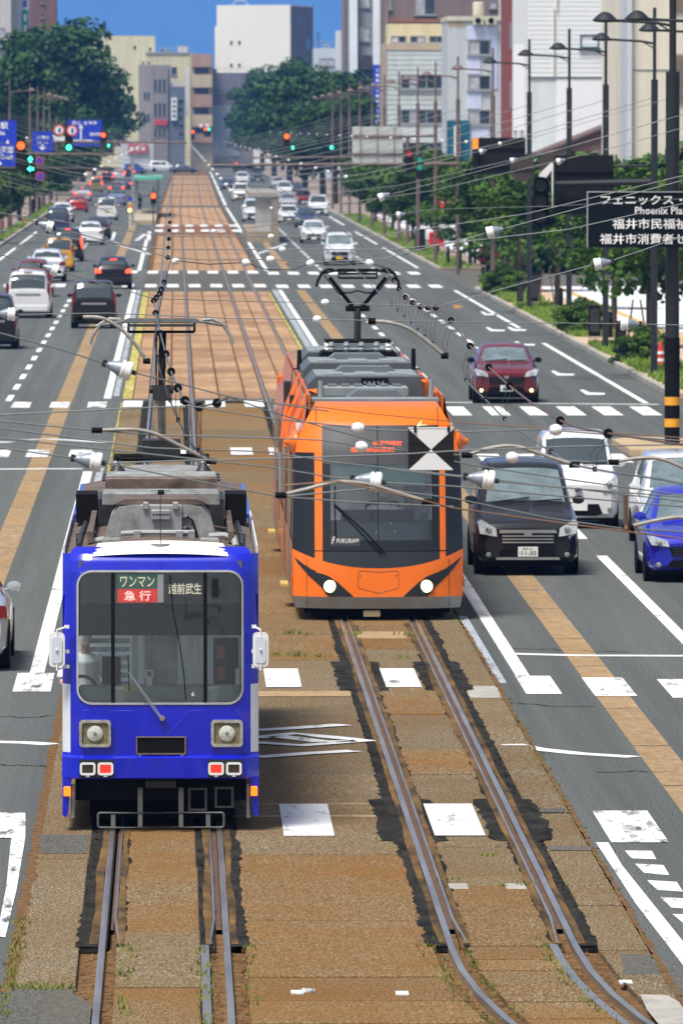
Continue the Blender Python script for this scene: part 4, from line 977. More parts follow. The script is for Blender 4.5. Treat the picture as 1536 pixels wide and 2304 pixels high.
# cab inside
BLIND = bpy.data.materials.new('blind_cyan'); BLIND.use_nodes = True; nt_ = BLIND.node_tree; nt_.nodes.remove(nt_.nodes['Principled BSDF'])
d1 = nt_.nodes.new('ShaderNodeBsdfDiffuse'); d1.inputs[0].default_value = (.70,.90,.88,1); d2 = nt_.nodes.new('ShaderNodeBsdfTranslucent'); d2.inputs[0].default_value = (.75,.95,.92,1)
m1 = nt_.nodes.new('ShaderNodeMixShader'); m1.inputs[0].default_value = .5; nt_.links.new(d1.outputs[0], m1.inputs[1]); nt_.links.new(d2.outputs[0], m1.inputs[2]); nt_.links.new(m1.outputs[0], nt_.nodes['Material Output'].inputs[0])
mb = MB(); mb.box(-1.2, 1.2, .6, 9.1, .62, .66); mb.box(-1.2, 1.2, 2.7, 2.76, .66, 2.9); mb.build('cab_shell', mat('cab_blue_grey', (.72,.80,.83), .8, var=.15), org)
mb = MB(); mb.prism([(.28, .7), (.9, .7), (.9, 1.42), (.6, 1.50), (.33, 1.22)], -.82, .9, 'yz'); mb.build('dashboard', mat('dash', (.22,.26,.29), .6, var=.15, scale=4), org)
mb = MB(); mb.prism([(.52, 1.5), (.58, 1.5), (.60, 1.66), (.54, 1.66)], -.55, .55, 'yz'); mb.build('instrument_hood', mat('dash_hood', (.05,.06,.075), .5), org)
mb = MB(); mb.box(-.68, .70, .56, .575, 2.02, 2.42); mb.build('roller_blind', BLIND, org)
for k, (x, z) in enumerate(((.2, 1.46), (.26, 1.34), (-.02, 1.32))): mb = MB(); mb.cyl((x, .45, z), .018, -.06, 8, 'y'); mb.build('gauge_lamp', M['white'], org)
mb = MB(); mb.box(.45, .85, 2.4, 2.44, 1.4, 2.0); mb.build('cab_notice', mat('cab_notice', (.35,.40,.42), .7, var=.4, scale=8), org)
seated_driver((3.05+.10, YO+.98, .80), 'tram driver in white shirt, mask and cap inside the orange tram')
mb = MB(); mb.box(-.16, .36, 1.45, 1.6, .8, 1.75, .04); mb.build('driver_seat', M['navy'], org)
# lamps with dark swept surrounds
for s in (-1, 1):
    rows = [(.955, -1.262, -1.255), (.86, -1.20, -1.13), (.78, -1.13, -1.00), (.68, -1.04, -.74), (.60, -.95, -.62), (.52, -.86, -.53), (.43, -.79, -.43), (.375, -.75, -.37)]
    if s > 0: rows = [(z, -b, -a) for (z, a, b) in rows]
    osheet('lamp_surround', rows, MASK, 8, .008)
    x, z = s*.725, .53; p = ofn(x, z)
    mb = MB(); mb.lathe([(.092, -.008), (.092, -.02), (.082, -.03), (.002, -.03)], (x, p[1], z), 'y', 24); h = mb.build('headlamp', M['head_lit'], org, smooth=True)
    mb = MB(); mb.lathe([(.10, 0), (.112, -.012), (.092, -.016)], (x, p[1], z), 'y', 24); mb.build('headlamp_rim', M['black'], h)
    mb = MB(); mb.cbox((s*1.285, .62, .60), (.03, .2, .13), .005); mb.build('side_reflector', mat('reflector', (.65,.08,.01), .3), org)
    # camera fairing bulging from the upper corner
    mb = MB(); c = (s*1.20, 1.35, 2.66)
    mb.lathe([(.02, -.05), (.16, .0), (.15, .05), (.09, .10), (.05, .15), (.035, .19), (.005, .205)], (0, 0, 0), 'x', 14)
    mb.v = [(c[0]+s*v[0], c[1]+v[1]*1.5, c[2]+v[2]*1.2) for v in mb.v]; mb.build('camera_fairing', ORG, org, smooth=True)
# centre hatch outline and fixings
mb = MB(); hp = [(-.30, .75), (-.28, .765), (0, .745), (.28, .765), (.30, .75), (.305, .52), (.28, .50), (0, .43), (-.28, .50), (-.305, .52)]
mb.tube([(ofn(*p)[0], ofn(*p)[1]-.001, p[1]) for p in hp+[hp[0]]], .0055, 4); mb.build('hatch_seam', mat('seam_dark', (.25,.05,.01), .6), org)
for x in (-.27, .27): p = ofn(x, .69); mb = MB(); mb.cyl((x, p[1]+.002, .69), .013, -.006, 8, 'y'); mb.build('hatch_screw', mat('screw', (.22,.05,.01), .5), org)
for s in (-1, 1):
    mb = MB(); mb.tube([ofn(s*1.07, z) for z in zs(.2, .93, 8)], .004, 4); mb.tube([ofn(s*.92, z) for z in zs(2.94, 3.25, 5)], .006, 4); mb.build('panel_gap', M['black'], org)
mb = MB(); mb.tube([(p[0], p[1]-.004, p[2]) for p in [ofn(x, 1.06) for x in [-.95+1.97*i/16 for i in range(17)]]], .006, 4); mb.build('panel_gap', M['black'], org)
# wiper, decal, tow cover
def op(px, py, off=.04): p = ofn(ox_(px), oz_(py)+.0); return (p[0], p[1]-off, p[2])
mb = MB(); mb.tube([op(866, 1246), op(820, 1196), op(752, 1136)], .013, 6); mb.tube([op(858, 1248), op(812, 1200), op(755, 1142)], .011, 6); mb.build('wiper_arm', M['black'], org)
mb = MB(); mb.tube([op(754, 1096, .03), op(753, 1140, .03), op(755, 1212, .03)], .011, 6); mb.build('wiper_blade', M['black'], org)
mb = MB(); mb.rowpatch(ofn, [(oz_(1230), ox_(743), ox_(810)), (oz_(1206), ox_(743), ox_(810))], 4, .008); mb.build('decal', MASKG, org)
x = ox_(782); z = oz_(1218); text('FUKURAM', .33, .068, (x, ofn(x, z)[1]-.022, z), M['lettering_white'], org, bold=.01)
mb = MB(); xx, zz = ox_(750), oz_(1217); yy = ofn(xx, zz)[1]-.022
mb.tube([(xx-.012, yy, zz-.045), (xx-.002, yy, zz+.0), (xx-.0, yy, zz+.04), (xx+.03, yy, zz+.05)], .008, 4); mb.tube([(xx-.022, yy, zz+.005), (xx+.02, yy, zz+.012)], .007, 4); mb.tube([(xx-.028, yy, zz-.045), (xx-.012, yy, zz-.045)], .007, 4); mb.build('decal_logo', M['lettering_white'], org)
x, z = ox_(955), oz_(960)+.0; mb = MB(); pp = [(x-.11, z-.04), (x-.06, z+.02), (x+.0, z+.06), (x-.04, z+.0), (x+.08, z-.02), (x-.04, z-.03)]
mb.add([(q[0], ofn(q[0], q[1]+.02)[1]-.06, q[1]+.02) for q in pp], [tuple(range(6))]); mb.build('crest_mark', mat('crest_cream', (.85,.62,.35), .5), org)
mb = MB(); mb.box(-.22, .03, .12, .3, .07, .16, .01); mb.build('tow_plate', mat('tow_plate', (.42,.34,.18), .7), org)
mb = MB(); mb.box(-1.1, 1.1, .7, 26.3, .1, .3); mb.build('underframe', M['black'], org)
mb = MB(); mb.box(-1.0, 1.0, .62, .9, .035, .24); mb.build('lifeguard_shade_box', M['black'], org)  # black box, as a lifeguard, added to darken the gap under the nose
# sides: three bodies with gangways
mods = ((0.42, 9.2), (10.0, 16.6), (17.4, 26.6))
for k, (a, b) in enumerate(mods):
    for s in (-1, 1):
        mb = MB(); rows = []
        for z in (.2, .37, .8, 1.15):
            y0 = ofn(ohw(z), z)[1]-.01 if k == 0 else a
            hw_ = ohw(min(z, 3.0))-(0 if z < 3.2 else .02)
            rows.append([(s*hw_, y, z) for y in (y0, y0+.8, (a+b)/2, b-.8, b)])
        mb.grid(rows); rows = []
        for z in (2.45, 2.75, 2.95, 3.12, 3.30):
            y0 = ofn(ohw(z), z)[1]-.01 if k == 0 else a
            hw_ = ohw(min(z, 3.0))-(0 if z < 3.2 else .02)
            rows.append([(s*hw_, y, z) for y in (y0, y0+.8, (a+b)/2, b-.8, b)])
        mb.grid(rows); n = 4 if k != 1 else 3
        cuts = [(a+.55 if k == 0 else a, a+.9)]+[(a+.9+(b-a-1.4)*(q+1)/n-.25, a+.9+(b-a-1.4)*(q+1)/n) for q in range(n)]; cuts[-1] = (cuts[-1][0], b)
        for (ya, yb_) in cuts: mb.grid([[(s*ohw(z), ya, z), (s*ohw(z), yb_, z)] for z in (1.15, 2.0, 2.45)])
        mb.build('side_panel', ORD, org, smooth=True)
        for q in range(n):
            ya = a+.9+(b-a-1.4)*q/n; yb2 = ya+(b-a-1.4)/n-.25
            mb = MB(); mb.quad((s*1.27, ya, 1.15), (s*1.27, yb2, 1.15), (s*1.25, yb2, 2.45), (s*1.25, ya, 2.45)); mb.build('side_window', M['tramglass'] if k == 0 else M['car_glass'], org)
        if k != 1:
            mb = MB(); mb.box(min(s*1.284, s*1.30), max(s*1.284, s*1.30), a+3.2, a+4.5, .38, 2.5); mb.build('door', mat('door_grey', (.20,.19,.17), .35, var=.2), org)
            mb = MB(); mb.box(min(s*1.30, s*1.42), max(s*1.30, s*1.42), a+3.3, a+4.3, .33, .37); mb.build('door_step', mat('step_yellow', (.55,.38,.10), .7), org)
    mb = MB(); mb.box(-.98, .98, (1.6 if k == 0 else a), b, 2.96, 3.02); mb.build('roof_floor', M['darksteel'], org)
    mb = MB(); mb.box(-.55, .55, a+1.0, b-1, .12, .55); mb.build('bogie', M['black'], org)
for a, b in ((9.2, 10.0), (16.6, 17.4)): mb = MB(); mb.box(-1.2, 1.2, a, b, .3, 3.1); mb.build('gangway', M['rubber'], org)
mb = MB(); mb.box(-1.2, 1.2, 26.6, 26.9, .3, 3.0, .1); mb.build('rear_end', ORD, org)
# roof boxes
RG = mat('roof_box_grey', (.085,.095,.105), .5, var=.12, scale=3); RGL = mat('roof_box_light', (.24,.27,.28), .45, var=.12, scale=3); RGM = mat('roof_box_mid', (.14,.155,.165), .5, var=.1, scale=4)
mb = MB(); mb.box(-.97, .97, 1.9, 2.6, 3.24, 3.30, .01); mb.build('roof_plate', RGL, org)
mb = MB(); mb.box(-.93, .93, 1.95, 2.5, 3.02, 3.24); mb.build('roof_plate_base', M['black'], org)
mb = MB(); mb.prism([(-.42, 3.28), (.5, 3.28), (.32, 3.40), (-.26, 3.40)], 2.62, 3.6); mb.build('sloped_cover', RGM, org)
for k, (y0, y1, x0, x1, zt) in enumerate(((4.6, 8.2, -.98, .78, 3.55), (10.2, 13.6, -.98, .78, 3.60), (17.5, 21.5, -.9, .8, 3.58))):
    mb = MB(); mb.prism([(x0, 3.1), (x0, zt-.12), (x0+.12, zt), (x1, zt), (x1, 3.1)], y0, y1); bxo = mb.build('roof_box', RG, org)
    mb = MB(); mb.box(x0+.12, x1-.06, y0+.25, y1-.3, zt, zt+.02)
    for q in range(3): mb.box(x0+.25+q*.5, x0+.55+q*.5, y0+.4, y0+1.2, zt+.02, zt+.05, .01)
    mb.build('box_lid', RGL, bxo)
    mb = MB(); mb.prism([(x0+.42, zt+.0), (x1-.32, zt+.0), (x1-.45, zt+.11), (x0+.55, zt+.11)], y0+1.6, y0+2.6); mb.build('box_cowl', RGM, bxo)
    mb = MB(); mb.box(-.16, .26, y0-.06, y0, zt-.14, zt-.02)
    mb.build('louvre_panel', M['black'], bxo)
    mb = MB()
    for q in range(5): mb.cyl((-.1+q*.07, y0-.08, zt-.09), .02, .02, 6, 'y')
    mb.build('bolt_heads', RGL, bxo)
mb = MB(); mb.box(-.75, .55, 3.7, 4.5, 3.28, 3.42, .02); mb.build('roof_duct', RGL, org)
mb = MB()
for q in range(6): mb.box(-.68+q*.2, -.55+q*.2, 3.75, 4.4, 3.42, 3.45)
mb.build('duct_ribs', RGM, org)
for (x, y, z0, h, m) in ((-.83, 2.2, 3.30, .26, RGL), (.86, 2.2, 3.30, .28, RGL), (-.98, 14.0, 3.4, .32, M['black']), (.92, 14.0, 3.4, .34, M['black'])):
    mb = MB(); mb.cyl((x, y, z0), .045, h, 10, 'z', .035); mb.cbox((x, y, z0), (.2, .2, .02)); mb.build('roof_post', m, org)
for y in (3.8, 8.9, 12.5):
    for s in (-1, 1): mb = MB(); mb.tube([(s*1.27, y, 2.3), (s*1.2, y, 2.8), (s*1.06, y, 3.15), (s*.98, y, 3.35), (s*.86, y, 3.35)], .05, 8); mb.build('roof_rib', ORG, org, smooth=True)
    mb = MB()
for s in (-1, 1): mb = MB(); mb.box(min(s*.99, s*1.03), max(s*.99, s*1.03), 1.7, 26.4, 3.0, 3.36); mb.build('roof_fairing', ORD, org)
mb = MB(); mb.prism([(-.66, 3.60), (-.60, 3.70), (.60, 3.70), (.66, 3.60)], 13.7, 15.0); mb.build('pantograph_plinth', M['black'], org)
po = pantograph(org, 14.3, 3.86, 5.03, .64, M['black'], M['black'])
mb = MB(); mb.tube([(0, .3, 3.84), (0, .1, 4.42)], .062, 10); mb.build('mast', mat('mast_olive', (.09,.085,.065), .6, var=.2, scale=8), po)
mb = MB(); mb.cyl((-.2, .1, 4.40), .05, .4, 10, 'x'); mb.build('knuckle', M['black'], po)
for s in (-1, 1): mb = MB(); mb.tube([(s*.06, .1, 4.40), (s*.47, 0, 4.92)], .032, 8); mb.tube([(s*.05, .1, 4.46), (s*.32, 0, 4.66), (s*.56, 0, 4.95)], .010, 5); mb.build('upper_arm', M['black'], po)
mb = MB(); mb.tube([(-.28, 0, 4.67), (-.14, 0, 4.66), (0, 0, 4.70), (.14, 0, 4.66), (.28, 0, 4.67)], .014, 6); mb.build('cross_tie', M['black'], po)
for x in (-.45, -.2, .05, .3): mb = MB(); mb.lathe([(.045, 3.70), (.06, 3.74), (.04, 3.77), (.06, 3.80), (.035, 3.86)], (x, -.6, 0), 'z', 10); mb.build('plinth_insulator', RGL, po, smooth=True)

# ================================================================== cars
def cr(p0, p1, p2, p3, t):
    return .5*((2*p1)+(-p0+p2)*t+(2*p0-5*p1+4*p2-p3)*t*t+(-p0+3*p1-3*p2+p3)*t*t*t)
# station: (y from the nose, z underside, z shoulder, z top, half width, half width at the top)
SHAPES = {
 'minivan': dict(L=4.60, W=1.71, H=1.84, wb=.82, wr=.315, st=[(.0,.30,.62,.78,.70,.62),(.10,.22,.74,.88,.80,.70),(.40,.20,.86,.98,.85,.74),(.95,.20,1.00,1.12,.855,.74),(1.75,.20,1.06,1.74,.855,.62),(2.1,.20,1.07,1.82,.855,.64),(3.4,.20,1.07,1.84,.855,.64),(4.25,.20,1.06,1.78,.85,.62),(4.52,.24,1.0,1.50,.82,.64),(4.60,.34,.90,1.05,.78,.66)], ws=(3,4), rw=(7,8), sw=[(4.15,5.4),(5.5,6.8)]),
 'keivan': dict(L=3.40, W=1.475, H=1.78, wb=.60, wr=.27, st=[(.0,.28,.66,.80,.60,.54),(.08,.20,.80,.92,.69,.60),(.28,.19,.92,1.02,.735,.63),(.62,.19,1.0,1.10,.737,.64),(1.20,.19,1.03,1.66,.737,.57),(1.45,.19,1.03,1.75,.737,.58),(2.6,.19,1.03,1.77,.737,.58),(3.15,.19,1.02,1.72,.735,.57),(3.34,.22,.98,1.46,.71,.57),(3.40,.32,.9,1.02,.68,.58)], ws=(3,4), rw=(7,8), sw=[(4.15,5.4),(5.5,6.8)]),
 'hatch': dict(L=3.95, W=1.695, H=1.50, wb=.72, wr=.30, st=[(.0,.28,.52,.64,.68,.60),(.10,.20,.64,.74,.78,.66),(.40,.18,.74,.84,.845,.68),(1.05,.18,.86,.95,.847,.70),(1.85,.18,.92,1.38,.847,.56),(2.25,.18,.93,1.48,.847,.57),(3.1,.18,.94,1.47,.847,.55),(3.55,.20,.95,1.36,.84,.53),(3.85,.24,.92,1.05,.81,.60),(3.95,.34,.80,.90,.76,.62)], ws=(3,4), rw=(7,8), sw=[(4.15,5.3),(5.45,6.7)]),
 'suv': dict(L=4.18, W=1.765, H=1.59, wb=.78, wr=.34, st=[(.0,.34,.62,.80,.72,.64),(.12,.26,.74,.90,.82,.70),(.42,.24,.86,.98,.88,.74),(1.10,.24,.98,1.06,.882,.74),(1.85,.24,1.02,1.48,.882,.58),(2.25,.24,1.02,1.57,.882,.60),(3.2,.24,1.03,1.56,.882,.58),(3.70,.26,1.04,1.44,.87,.56),(4.05,.30,.99,1.12,.84,.64),(4.18,.40,.88,.98,.79,.66)], ws=(3,4), rw=(7,8), sw=[(4.15,5.3),(5.45,6.7)]),
 'sedan': dict(L=4.60, W=1.76, H=1.47, wb=.84, wr=.31, st=[(.0,.28,.50,.62,.70,.60),(.12,.20,.62,.72,.80,.68),(.45,.18,.72,.80,.87,.70),(1.25,.18,.84,.92,.88,.72),(2.05,.18,.90,1.36,.88,.54),(2.45,.18,.91,1.46,.88,.55),(3.2,.18,.92,1.42,.88,.53),(3.95,.20,.93,1.10,.87,.60),(4.45,.24,.90,1.0,.84,.66),(4.60,.34,.78,.88,.78,.64)], ws=(3,4), rw=(6,7), sw=[(4.15,5.2),(5.35,6.3)]),
}
def sect(st):
    y, zb, zs_, zt, w, wt = st
    tall = zt-zs_
    return [(w*.90, zb), (w*.985, zb+.10), (w, zb+(zs_-zb)*.55), (w*.985, zs_-.05), (w*.955, zs_), (wt+(w*.955-wt)*.12, zs_+tall*.86), (wt*.90, zt-.012*min(1, tall*4)), (wt*.45, zt+.012), (0, zt+.018)]
class CarForm:
    def __init__(s, kind, sub=5):
        d = SHAPES[kind]; s.d = d; st = d['st']; s.n = len(st); s.sub = sub
    def pt(s, u, v):
        """u: station, v: 0 underside .. 8 centre line .. 16 other underside"""
        st = s.d['st']; i = min(int(u), s.n-2); t = u-i
        S4 = [sect(st[max(0, min(s.n-1, i+k))]) for k in (-1, 0, 1, 2)]; Y4 = [st[max(0, min(s.n-1, i+k))][0] for k in (-1, 0, 1, 2)]
        vv = v if v <= 8 else 16-v; j = min(int(vv), 7); tv = vv-j
        def P(k, jj): return S4[k][jj]
        # monotone along the length: plain linear where the profile turns hard, spline elsewhere
        def along(f):
            return cr(f(0), f(1), f(2), f(3), t)*.45+(f(1)+(f(2)-f(1))*t)*.55
        x = along(lambda k: P(k, j)[0]+(P(k, j+1)[0]-P(k, j)[0])*tv); z = along(lambda k: P(k, j)[1]+(P(k, j+1)[1]-P(k, j)[1])*tv)
        y = Y4[1]+(Y4[2]-Y4[1])*t
        return Vector((-x if v <= 8 else x, y, z))
    def patch(s, mb, u0, u1, v0, v1, off, nu=5, nv=4):
        rows = []
        for a in range(nu+1):
            u = u0+(u1-u0)*a/nu; r = []
            for b in range(nv+1):
                v = v0+(v1-v0)*b/nv; p = s.pt(u, v); e = 1e-2
                du = s.pt(min(u+e, s.n-1.0001), v)-s.pt(max(u-e, 0), v); dv = s.pt(u, min(v+e, 16))-s.pt(u, max(v-e, 0)); n = du.cross(dv)
                n = n.normalized() if n.length > 1e-12 else Vector((0, 0, 1))
                c = Vector((0, p.y, .9))
                if n.dot(p-c) < 0: n = -n
                r.append(p+n*off)
            rows.append(r)
        mb.grid(rows)
CARMESH = {}
def body_mesh(kind):
    if kind in CARMESH: return CARMESH[kind]
    f = CarForm(kind); mb = MB(); rows = []
    for i in range(f.n-1):
        for k in range(4): rows.append([f.pt(i+k/4, v/2) for v in range(33)])
    rows.append([f.pt(f.n-1.0001, v/2) for v in range(33)])
    mb.grid(rows); n = 33; last = (len(rows)-1)*n
    mb.f.append(tuple(range(n))); mb.m.append(0); mb.f.append(tuple(last+j for j in range(n))[::-1]); mb.m.append(0)
    for i in range(len(rows)-1): mb.f.append((i*n, i*n+n-1, (i+1)*n+n-1, (i+1)*n)); mb.m.append(0)
    W = MB(); d = f.d
    out = {'form': f, 'mb': mb}
    CARMESH[kind] = out; return out
def shared(key, make):
    if key not in CARMESH: CARMESH[key] = make()
    return CARMESH[key]
CARCOL = {}
def carpaint(c, metal=0.0):
    if c not in CARCOL: CARCOL[c] = mat('car_paint_%d' % len(CARCOL), c, .25, metal, coat=.9 if max(c) > .05 else .35, spec=.5 if max(c) > .05 else .25, var=.05, scale=1.3)
    return CARCOL[c]
PLATE_TX = {}
def car(kind, X, Y, facing, col, label, name=None, group=None, lamps='off', kei=False, plate=None, rz=0.0, detail=2, glass_m='car_glass', face=None, W=None, Hs=1.0):
    """facing 'us': the nose stands at Y; 'away': the tail stands at Y"""
    info = body_mesh(kind); f = info['form']; d = f.d; L = d['L']; sw = (W or d['W'])/d['W']
    names = {'minivan': 'minivan', 'keivan': 'box_van', 'hatch': 'hatchback', 'suv': 'sport_utility_car', 'sedan': 'sedan'}
    yaw = rz+(0 if facing == 'us' else math.pi)
    base = Vector((X, Y, 0)) if facing == 'us' else Vector((X, Y+L, 0))
    if facing != 'us': base = Vector((X, Y+L, 0))
    t = empty(name or names[kind], base, yaw, label, 'car' if kind not in ('minivan', 'keivan') else 'van', group); t.scale = (sw, 1, Hs)
    pm = carpaint(col)
    def add(nm, key, make, m, smooth=True):
        k = ('m', kind, key, m.name); me = shared(k, lambda: make().mesh(nm, m, smooth)); return link(nm, me, t)
    def mk_body():
        b = MB(); b.v = list(info['mb'].v); b.f = list(info['mb'].f); b.m = [0]*len(b.f); return b
    k = ('body', kind, pm.name)
    def fixed():
        me = mk_body().mesh('body', pm, True); bm = bmesh.new(); bm.from_mesh(me); bmesh.ops.recalc_face_normals(bm, faces=bm.faces); bm.to_mesh(me); bm.free(); return me
    link('body', shared(k, fixed), t)
    gm = M[glass_m]
    def P(u0, u1, v0, v1, off=.006, nu=5, nv=5):
        def mk(): b = MB(); f.patch(b, u0, u1, v0, v1, off, nu, nv); return b
        return mk
    wf = d['ws'][0]; wrr = d['rw'][0]
    if facing == 'us' or detail > 1: add('windscreen', 'ws', P(wf+.12, wf+.93, 5.95, 10.05, .008, 6, 8), gm)
    if facing == 'away' or detail > 1: add('rear_window', 'rw', P(wrr+(.35 if kind in ('minivan', 'keivan') else .12), wrr+(1.72 if kind in ('minivan', 'keivan') else .82), 5.3, 10.7, .010, 7, 8), M['car_glass'])
    for (a, b) in d['sw']:
        for v0, v1, sd in ((4.12, 4.95, 'l'), (11.05, 11.88, 'r')): add('side_window', 'sw%s%s' % (a, sd), P(a, b, v0, v1, .006, 4, 3), gm)
    # wheels
    w2 = d['W']/2; wr = d['wr']
    def mk_w():
        b = MB(); b.lathe([(wr*.55, -.10), (wr*.94, -.10), (wr, -.07), (wr, .07), (wr*.94, .10), (wr*.55, .10)], (0, 0, 0), 'x', 22); return b
    def mk_r():
        b = MB(); b.lathe([(wr*.60, -.085), (wr*.62, -.104), (wr*.5, -.095), (wr*.2, -.085), (.02, -.09)], (0, 0, 0), 'x', 14); b.lathe([(.02, .09), (wr*.2, .085), (wr*.5, .095), (wr*.62, .104), (wr*.60, .085)], (0, 0, 0), 'x', 14); return b
    def mk_a():
        b = MB(); b.lathe([(wr+.055, -.03), (wr+.055, .04), (.01, .045)], (0, 0, 0), 'x', 22); return b
    for sx in (-1, 1):
        for yy in (d['wb'], L-d['wb']-.02):
            w = link('wheel', shared(('tyre', kind), lambda: mk_w().mesh('wheel', M['rubber'], True)), t, (sx*(w2-.115), yy, wr))
            if detail > 1: link('rim', shared(('rim', kind), lambda: mk_r().mesh('rim', M['steel'], True)), w)
    def mk_ar():
        b = MB()
        for sx in (-1, 1):
            for yy in (d['wb'], L-d['wb']-.02): b.cyl((sx*(w2-.05), yy, wr), wr+.05, sx*.054, 20, 'x')
        b.box(-w2*.86, w2*.86, .12, L-.12, .16, .34); return b
    add('wheel_arches', 'arch', mk_ar, M['black'], False)
    st0 = d['st'][0]; st1 = d['st'][1]; stR = d['st'][-1]; zt = st1[3]
    zh = d['st'][2][2]
    van = kind in ('minivan', 'keivan')
    if facing == 'us':
        # fascia
        def mk_g():
            b = MB(); z0, z1 = zt*.60, zt*.80; b.prism([(-w2*.50, z0), (w2*.50, z0), (w2*.56, z1), (-w2*.56, z1)], -.035, .2); return b
        def mk_gb():
            b = MB()
            for q in range(3): z = zt*(.635+.06*q); b.box(-w2*.50, w2*.50, -.05, .1, z-.012, z+.012)
            return b
        def mk_lo():
            b = MB(); z0, z1 = .24, zt*.50; b.prism([(-w2*.60, z0+.04), (-w2*.45, z0), (w2*.45, z0), (w2*.60, z0+.04), (w2*.5, z1), (-w2*.5, z1)], -.028, .2); return b
        if face != 'plain':
            add('grille', 'gr', mk_g, M['black'], False); add('grille_bars', 'grb', mk_gb, M['darksteel'] if face != 'chrome' else M['chrome'], False)
        add('lower_intake', 'lo', mk_lo, M['black'], False)
        if face == 'chrome':
            def mk_c(): b = MB(); b.prism([(-w2*.56, zt*.81), (w2*.56, zt*.81), (w2*.54, zt*.87), (-w2*.54, zt*.87)], -.045, .2); return b
            add('chrome_bar', 'cb', mk_c, M['chrome'], False)
            def mk_s(): b = MB(); b.prism([(-w2*.62, .27), (w2*.62, .27), (w2*.60, .31), (-w2*.60, .31)], -.05, .1); return b
            add('bumper_trim', 'bt', mk_s, M['steel'], False)
        def mk_em(): b = MB(); b.prism(rrect(.13, .085, .04, 4, 0, zt*.79), -.055, 0); return b
        add('emblem', 'em', mk_em, M['chrome'], False)
        for sx in (-1, 1):
            def mk_h(sx=sx):
                b = MB()
                def q(x, z): return (sx*x*w2, z)
                poly = [q(.60, zt*.74), (q(.93, zt*.80)), q(.97, zt*1.0), q(.90, zt*1.06), q(.62, zt*.90)] if van else [q(.56, zt*.80), q(.90, zt*.84), q(.98, zt*1.02), q(.88, zt*1.04), q(.60, zt*.94)]
                b.prism(poly if sx > 0 else poly[::-1], -.02 if not van else -.03, .42); return b
            h = add('headlamp', 'hl%d' % sx, mk_h, M['lamp_clear'], False)
            def mk_l(sx=sx): b = MB(); b.lathe([(.055, 0), (.05, -.02), (.02, -.025), (.002, -.025)], (sx*w2*.76, -.03, zt*.89), 'y', 14); return b
            k2 = ('lens', kind, sx, lamps); me = shared(k2, lambda: mk_l().mesh('lamp_lens', M['head_lit'] if lamps == 'head' else M['chrome'], True)); link('lamp_lens', me, h)
            def mk_f(sx=sx): b = MB(); b.lathe([(.042, .1), (.042, -.02), (.03, -.026), (.002, -.026)], (sx*w2*.76, 0, zt*.40), 'y', 12); return b
            link('fog_lamp', shared(('fog', kind, sx, lamps), lambda: mk_f().mesh('fog_lamp', M['fog_lit'] if lamps == 'fog' else M['steel'], True)), t)
        def mk_wi():
            b = MB(); a = f.pt(wf+.06, 6.3); c = f.pt(wf+.16, 8.2); b.tube([a+Vector((0, -.02, .03)), c+Vector((0, -.02, .03))], .012, 5); a = f.pt(wf+.06, 8.4); c = f.pt(wf+.15, 9.9); b.tube([a+Vector((0, -.02, .03)), c+Vector((0, -.02, .03))], .012, 5); return b
        if detail > 1: add('wipers', 'wi', mk_wi, M['black'], False)
        zp = zt*.46
        yp = -.045
    else:
        zl_ = d['st'][-2][2]
        lit = lamps == 'brake'
        for sx in (-1, 1):
            def mk_t(sx=sx):
                b = MB()
                if van: poly = [(sx*w2*.80, zl_*.72), (sx*w2*.97, zl_*.72), (sx*w2*.95, zl_*1.35), (sx*w2*.84, zl_*1.35)]
                else: poly = [(sx*w2*.66, zl_*.80), (sx*w2*.985, zl_*.82), (sx*w2*.965, zl_*1.0), (sx*w2*.80, zl_*1.01), (sx*w2*.68, zl_*.94)]
                b.prism(poly, L-.45, L+.02 if not van else L-.02); return b
            add('tail_lamp', 'tl%d%s' % (sx, lit), mk_t, M['red_lit'] if lit else M['red_off'], False)
        def mk_hb(): b = MB(); p = f.pt(wrr+.05, 8); b.cbox((0, p.y+.03, p.z+.0), (.3, .06, .035)); return b
        add('high_brake_lamp', 'hb%s' % lit, mk_hb, M['red_lit'] if lit else M['red_off'], False)
        def mk_bu(): b = MB(); b.box(-w2*.84, w2*.84, L-.2, L+.025, .30, .52, .03); return b
        add('rear_bumper', 'bu', mk_bu, pm if True else M['black'], True)
        if van:
            def mk_ch(): b = MB(); b.box(-w2*.55, w2*.55, L-.1, L+.015, zl_*.90, zl_*.97, .01); return b
            add('tailgate_trim', 'tg', mk_ch, M['chrome'], False)
        zp = zl_*.72 if van else zl_*.66; yp = L+.03
    # number plate
    def mk_p(): b = MB(); b.box(-.165, .165, min(yp, yp-.012 if yp < 0 else yp+.012), max(yp, yp-.012 if yp < 0 else yp+.012), zp-.0825, zp+.0825); return b
    pl = add('number_plate', 'pl%s' % ('y' if kei else 'w'), mk_p, M['plate_yellow'] if kei else M['plate_white'], False)
    if plate:
        text(plate, .24, .075, (.015, yp-.016, zp-.022), M['plate_green'], pl, bold=.015); text('福井 330', .17, .035, (0, yp-.016, zp+.05), M['plate_green'], pl, bold=.006); text('ゆ', .03, .03, (-.135, yp-.016, zp-.022), M['plate_green'], pl)
    for sx in (-1, 1):
        def mk_m(sx=sx):
            b = MB(); p = f.pt(wf+.55, 4.3 if sx < 0 else 11.7); c = Vector((sx*(abs(p.x)+.12), p.y-.02, p.z+.06))
            b.lathe([(.02, -.06), (.075, -.05), (.085, 0), (.075, .05), (.02, .06)], (0, 0, 0), 'y', 12); b.v = [(c.x+v[0]*1.25, c.y+v[1]*1.1, c.z+v[2]*.9) for v in b.v]
            b.tube([(p.x, p.y, p.z+.02), (c.x, c.y, c.z-.03)], .02, 5); return b
        add('door_mirror', 'mi%d' % sx, mk_m, pm if col not in ((.13,.005,.014),) else M['black'])
    return t
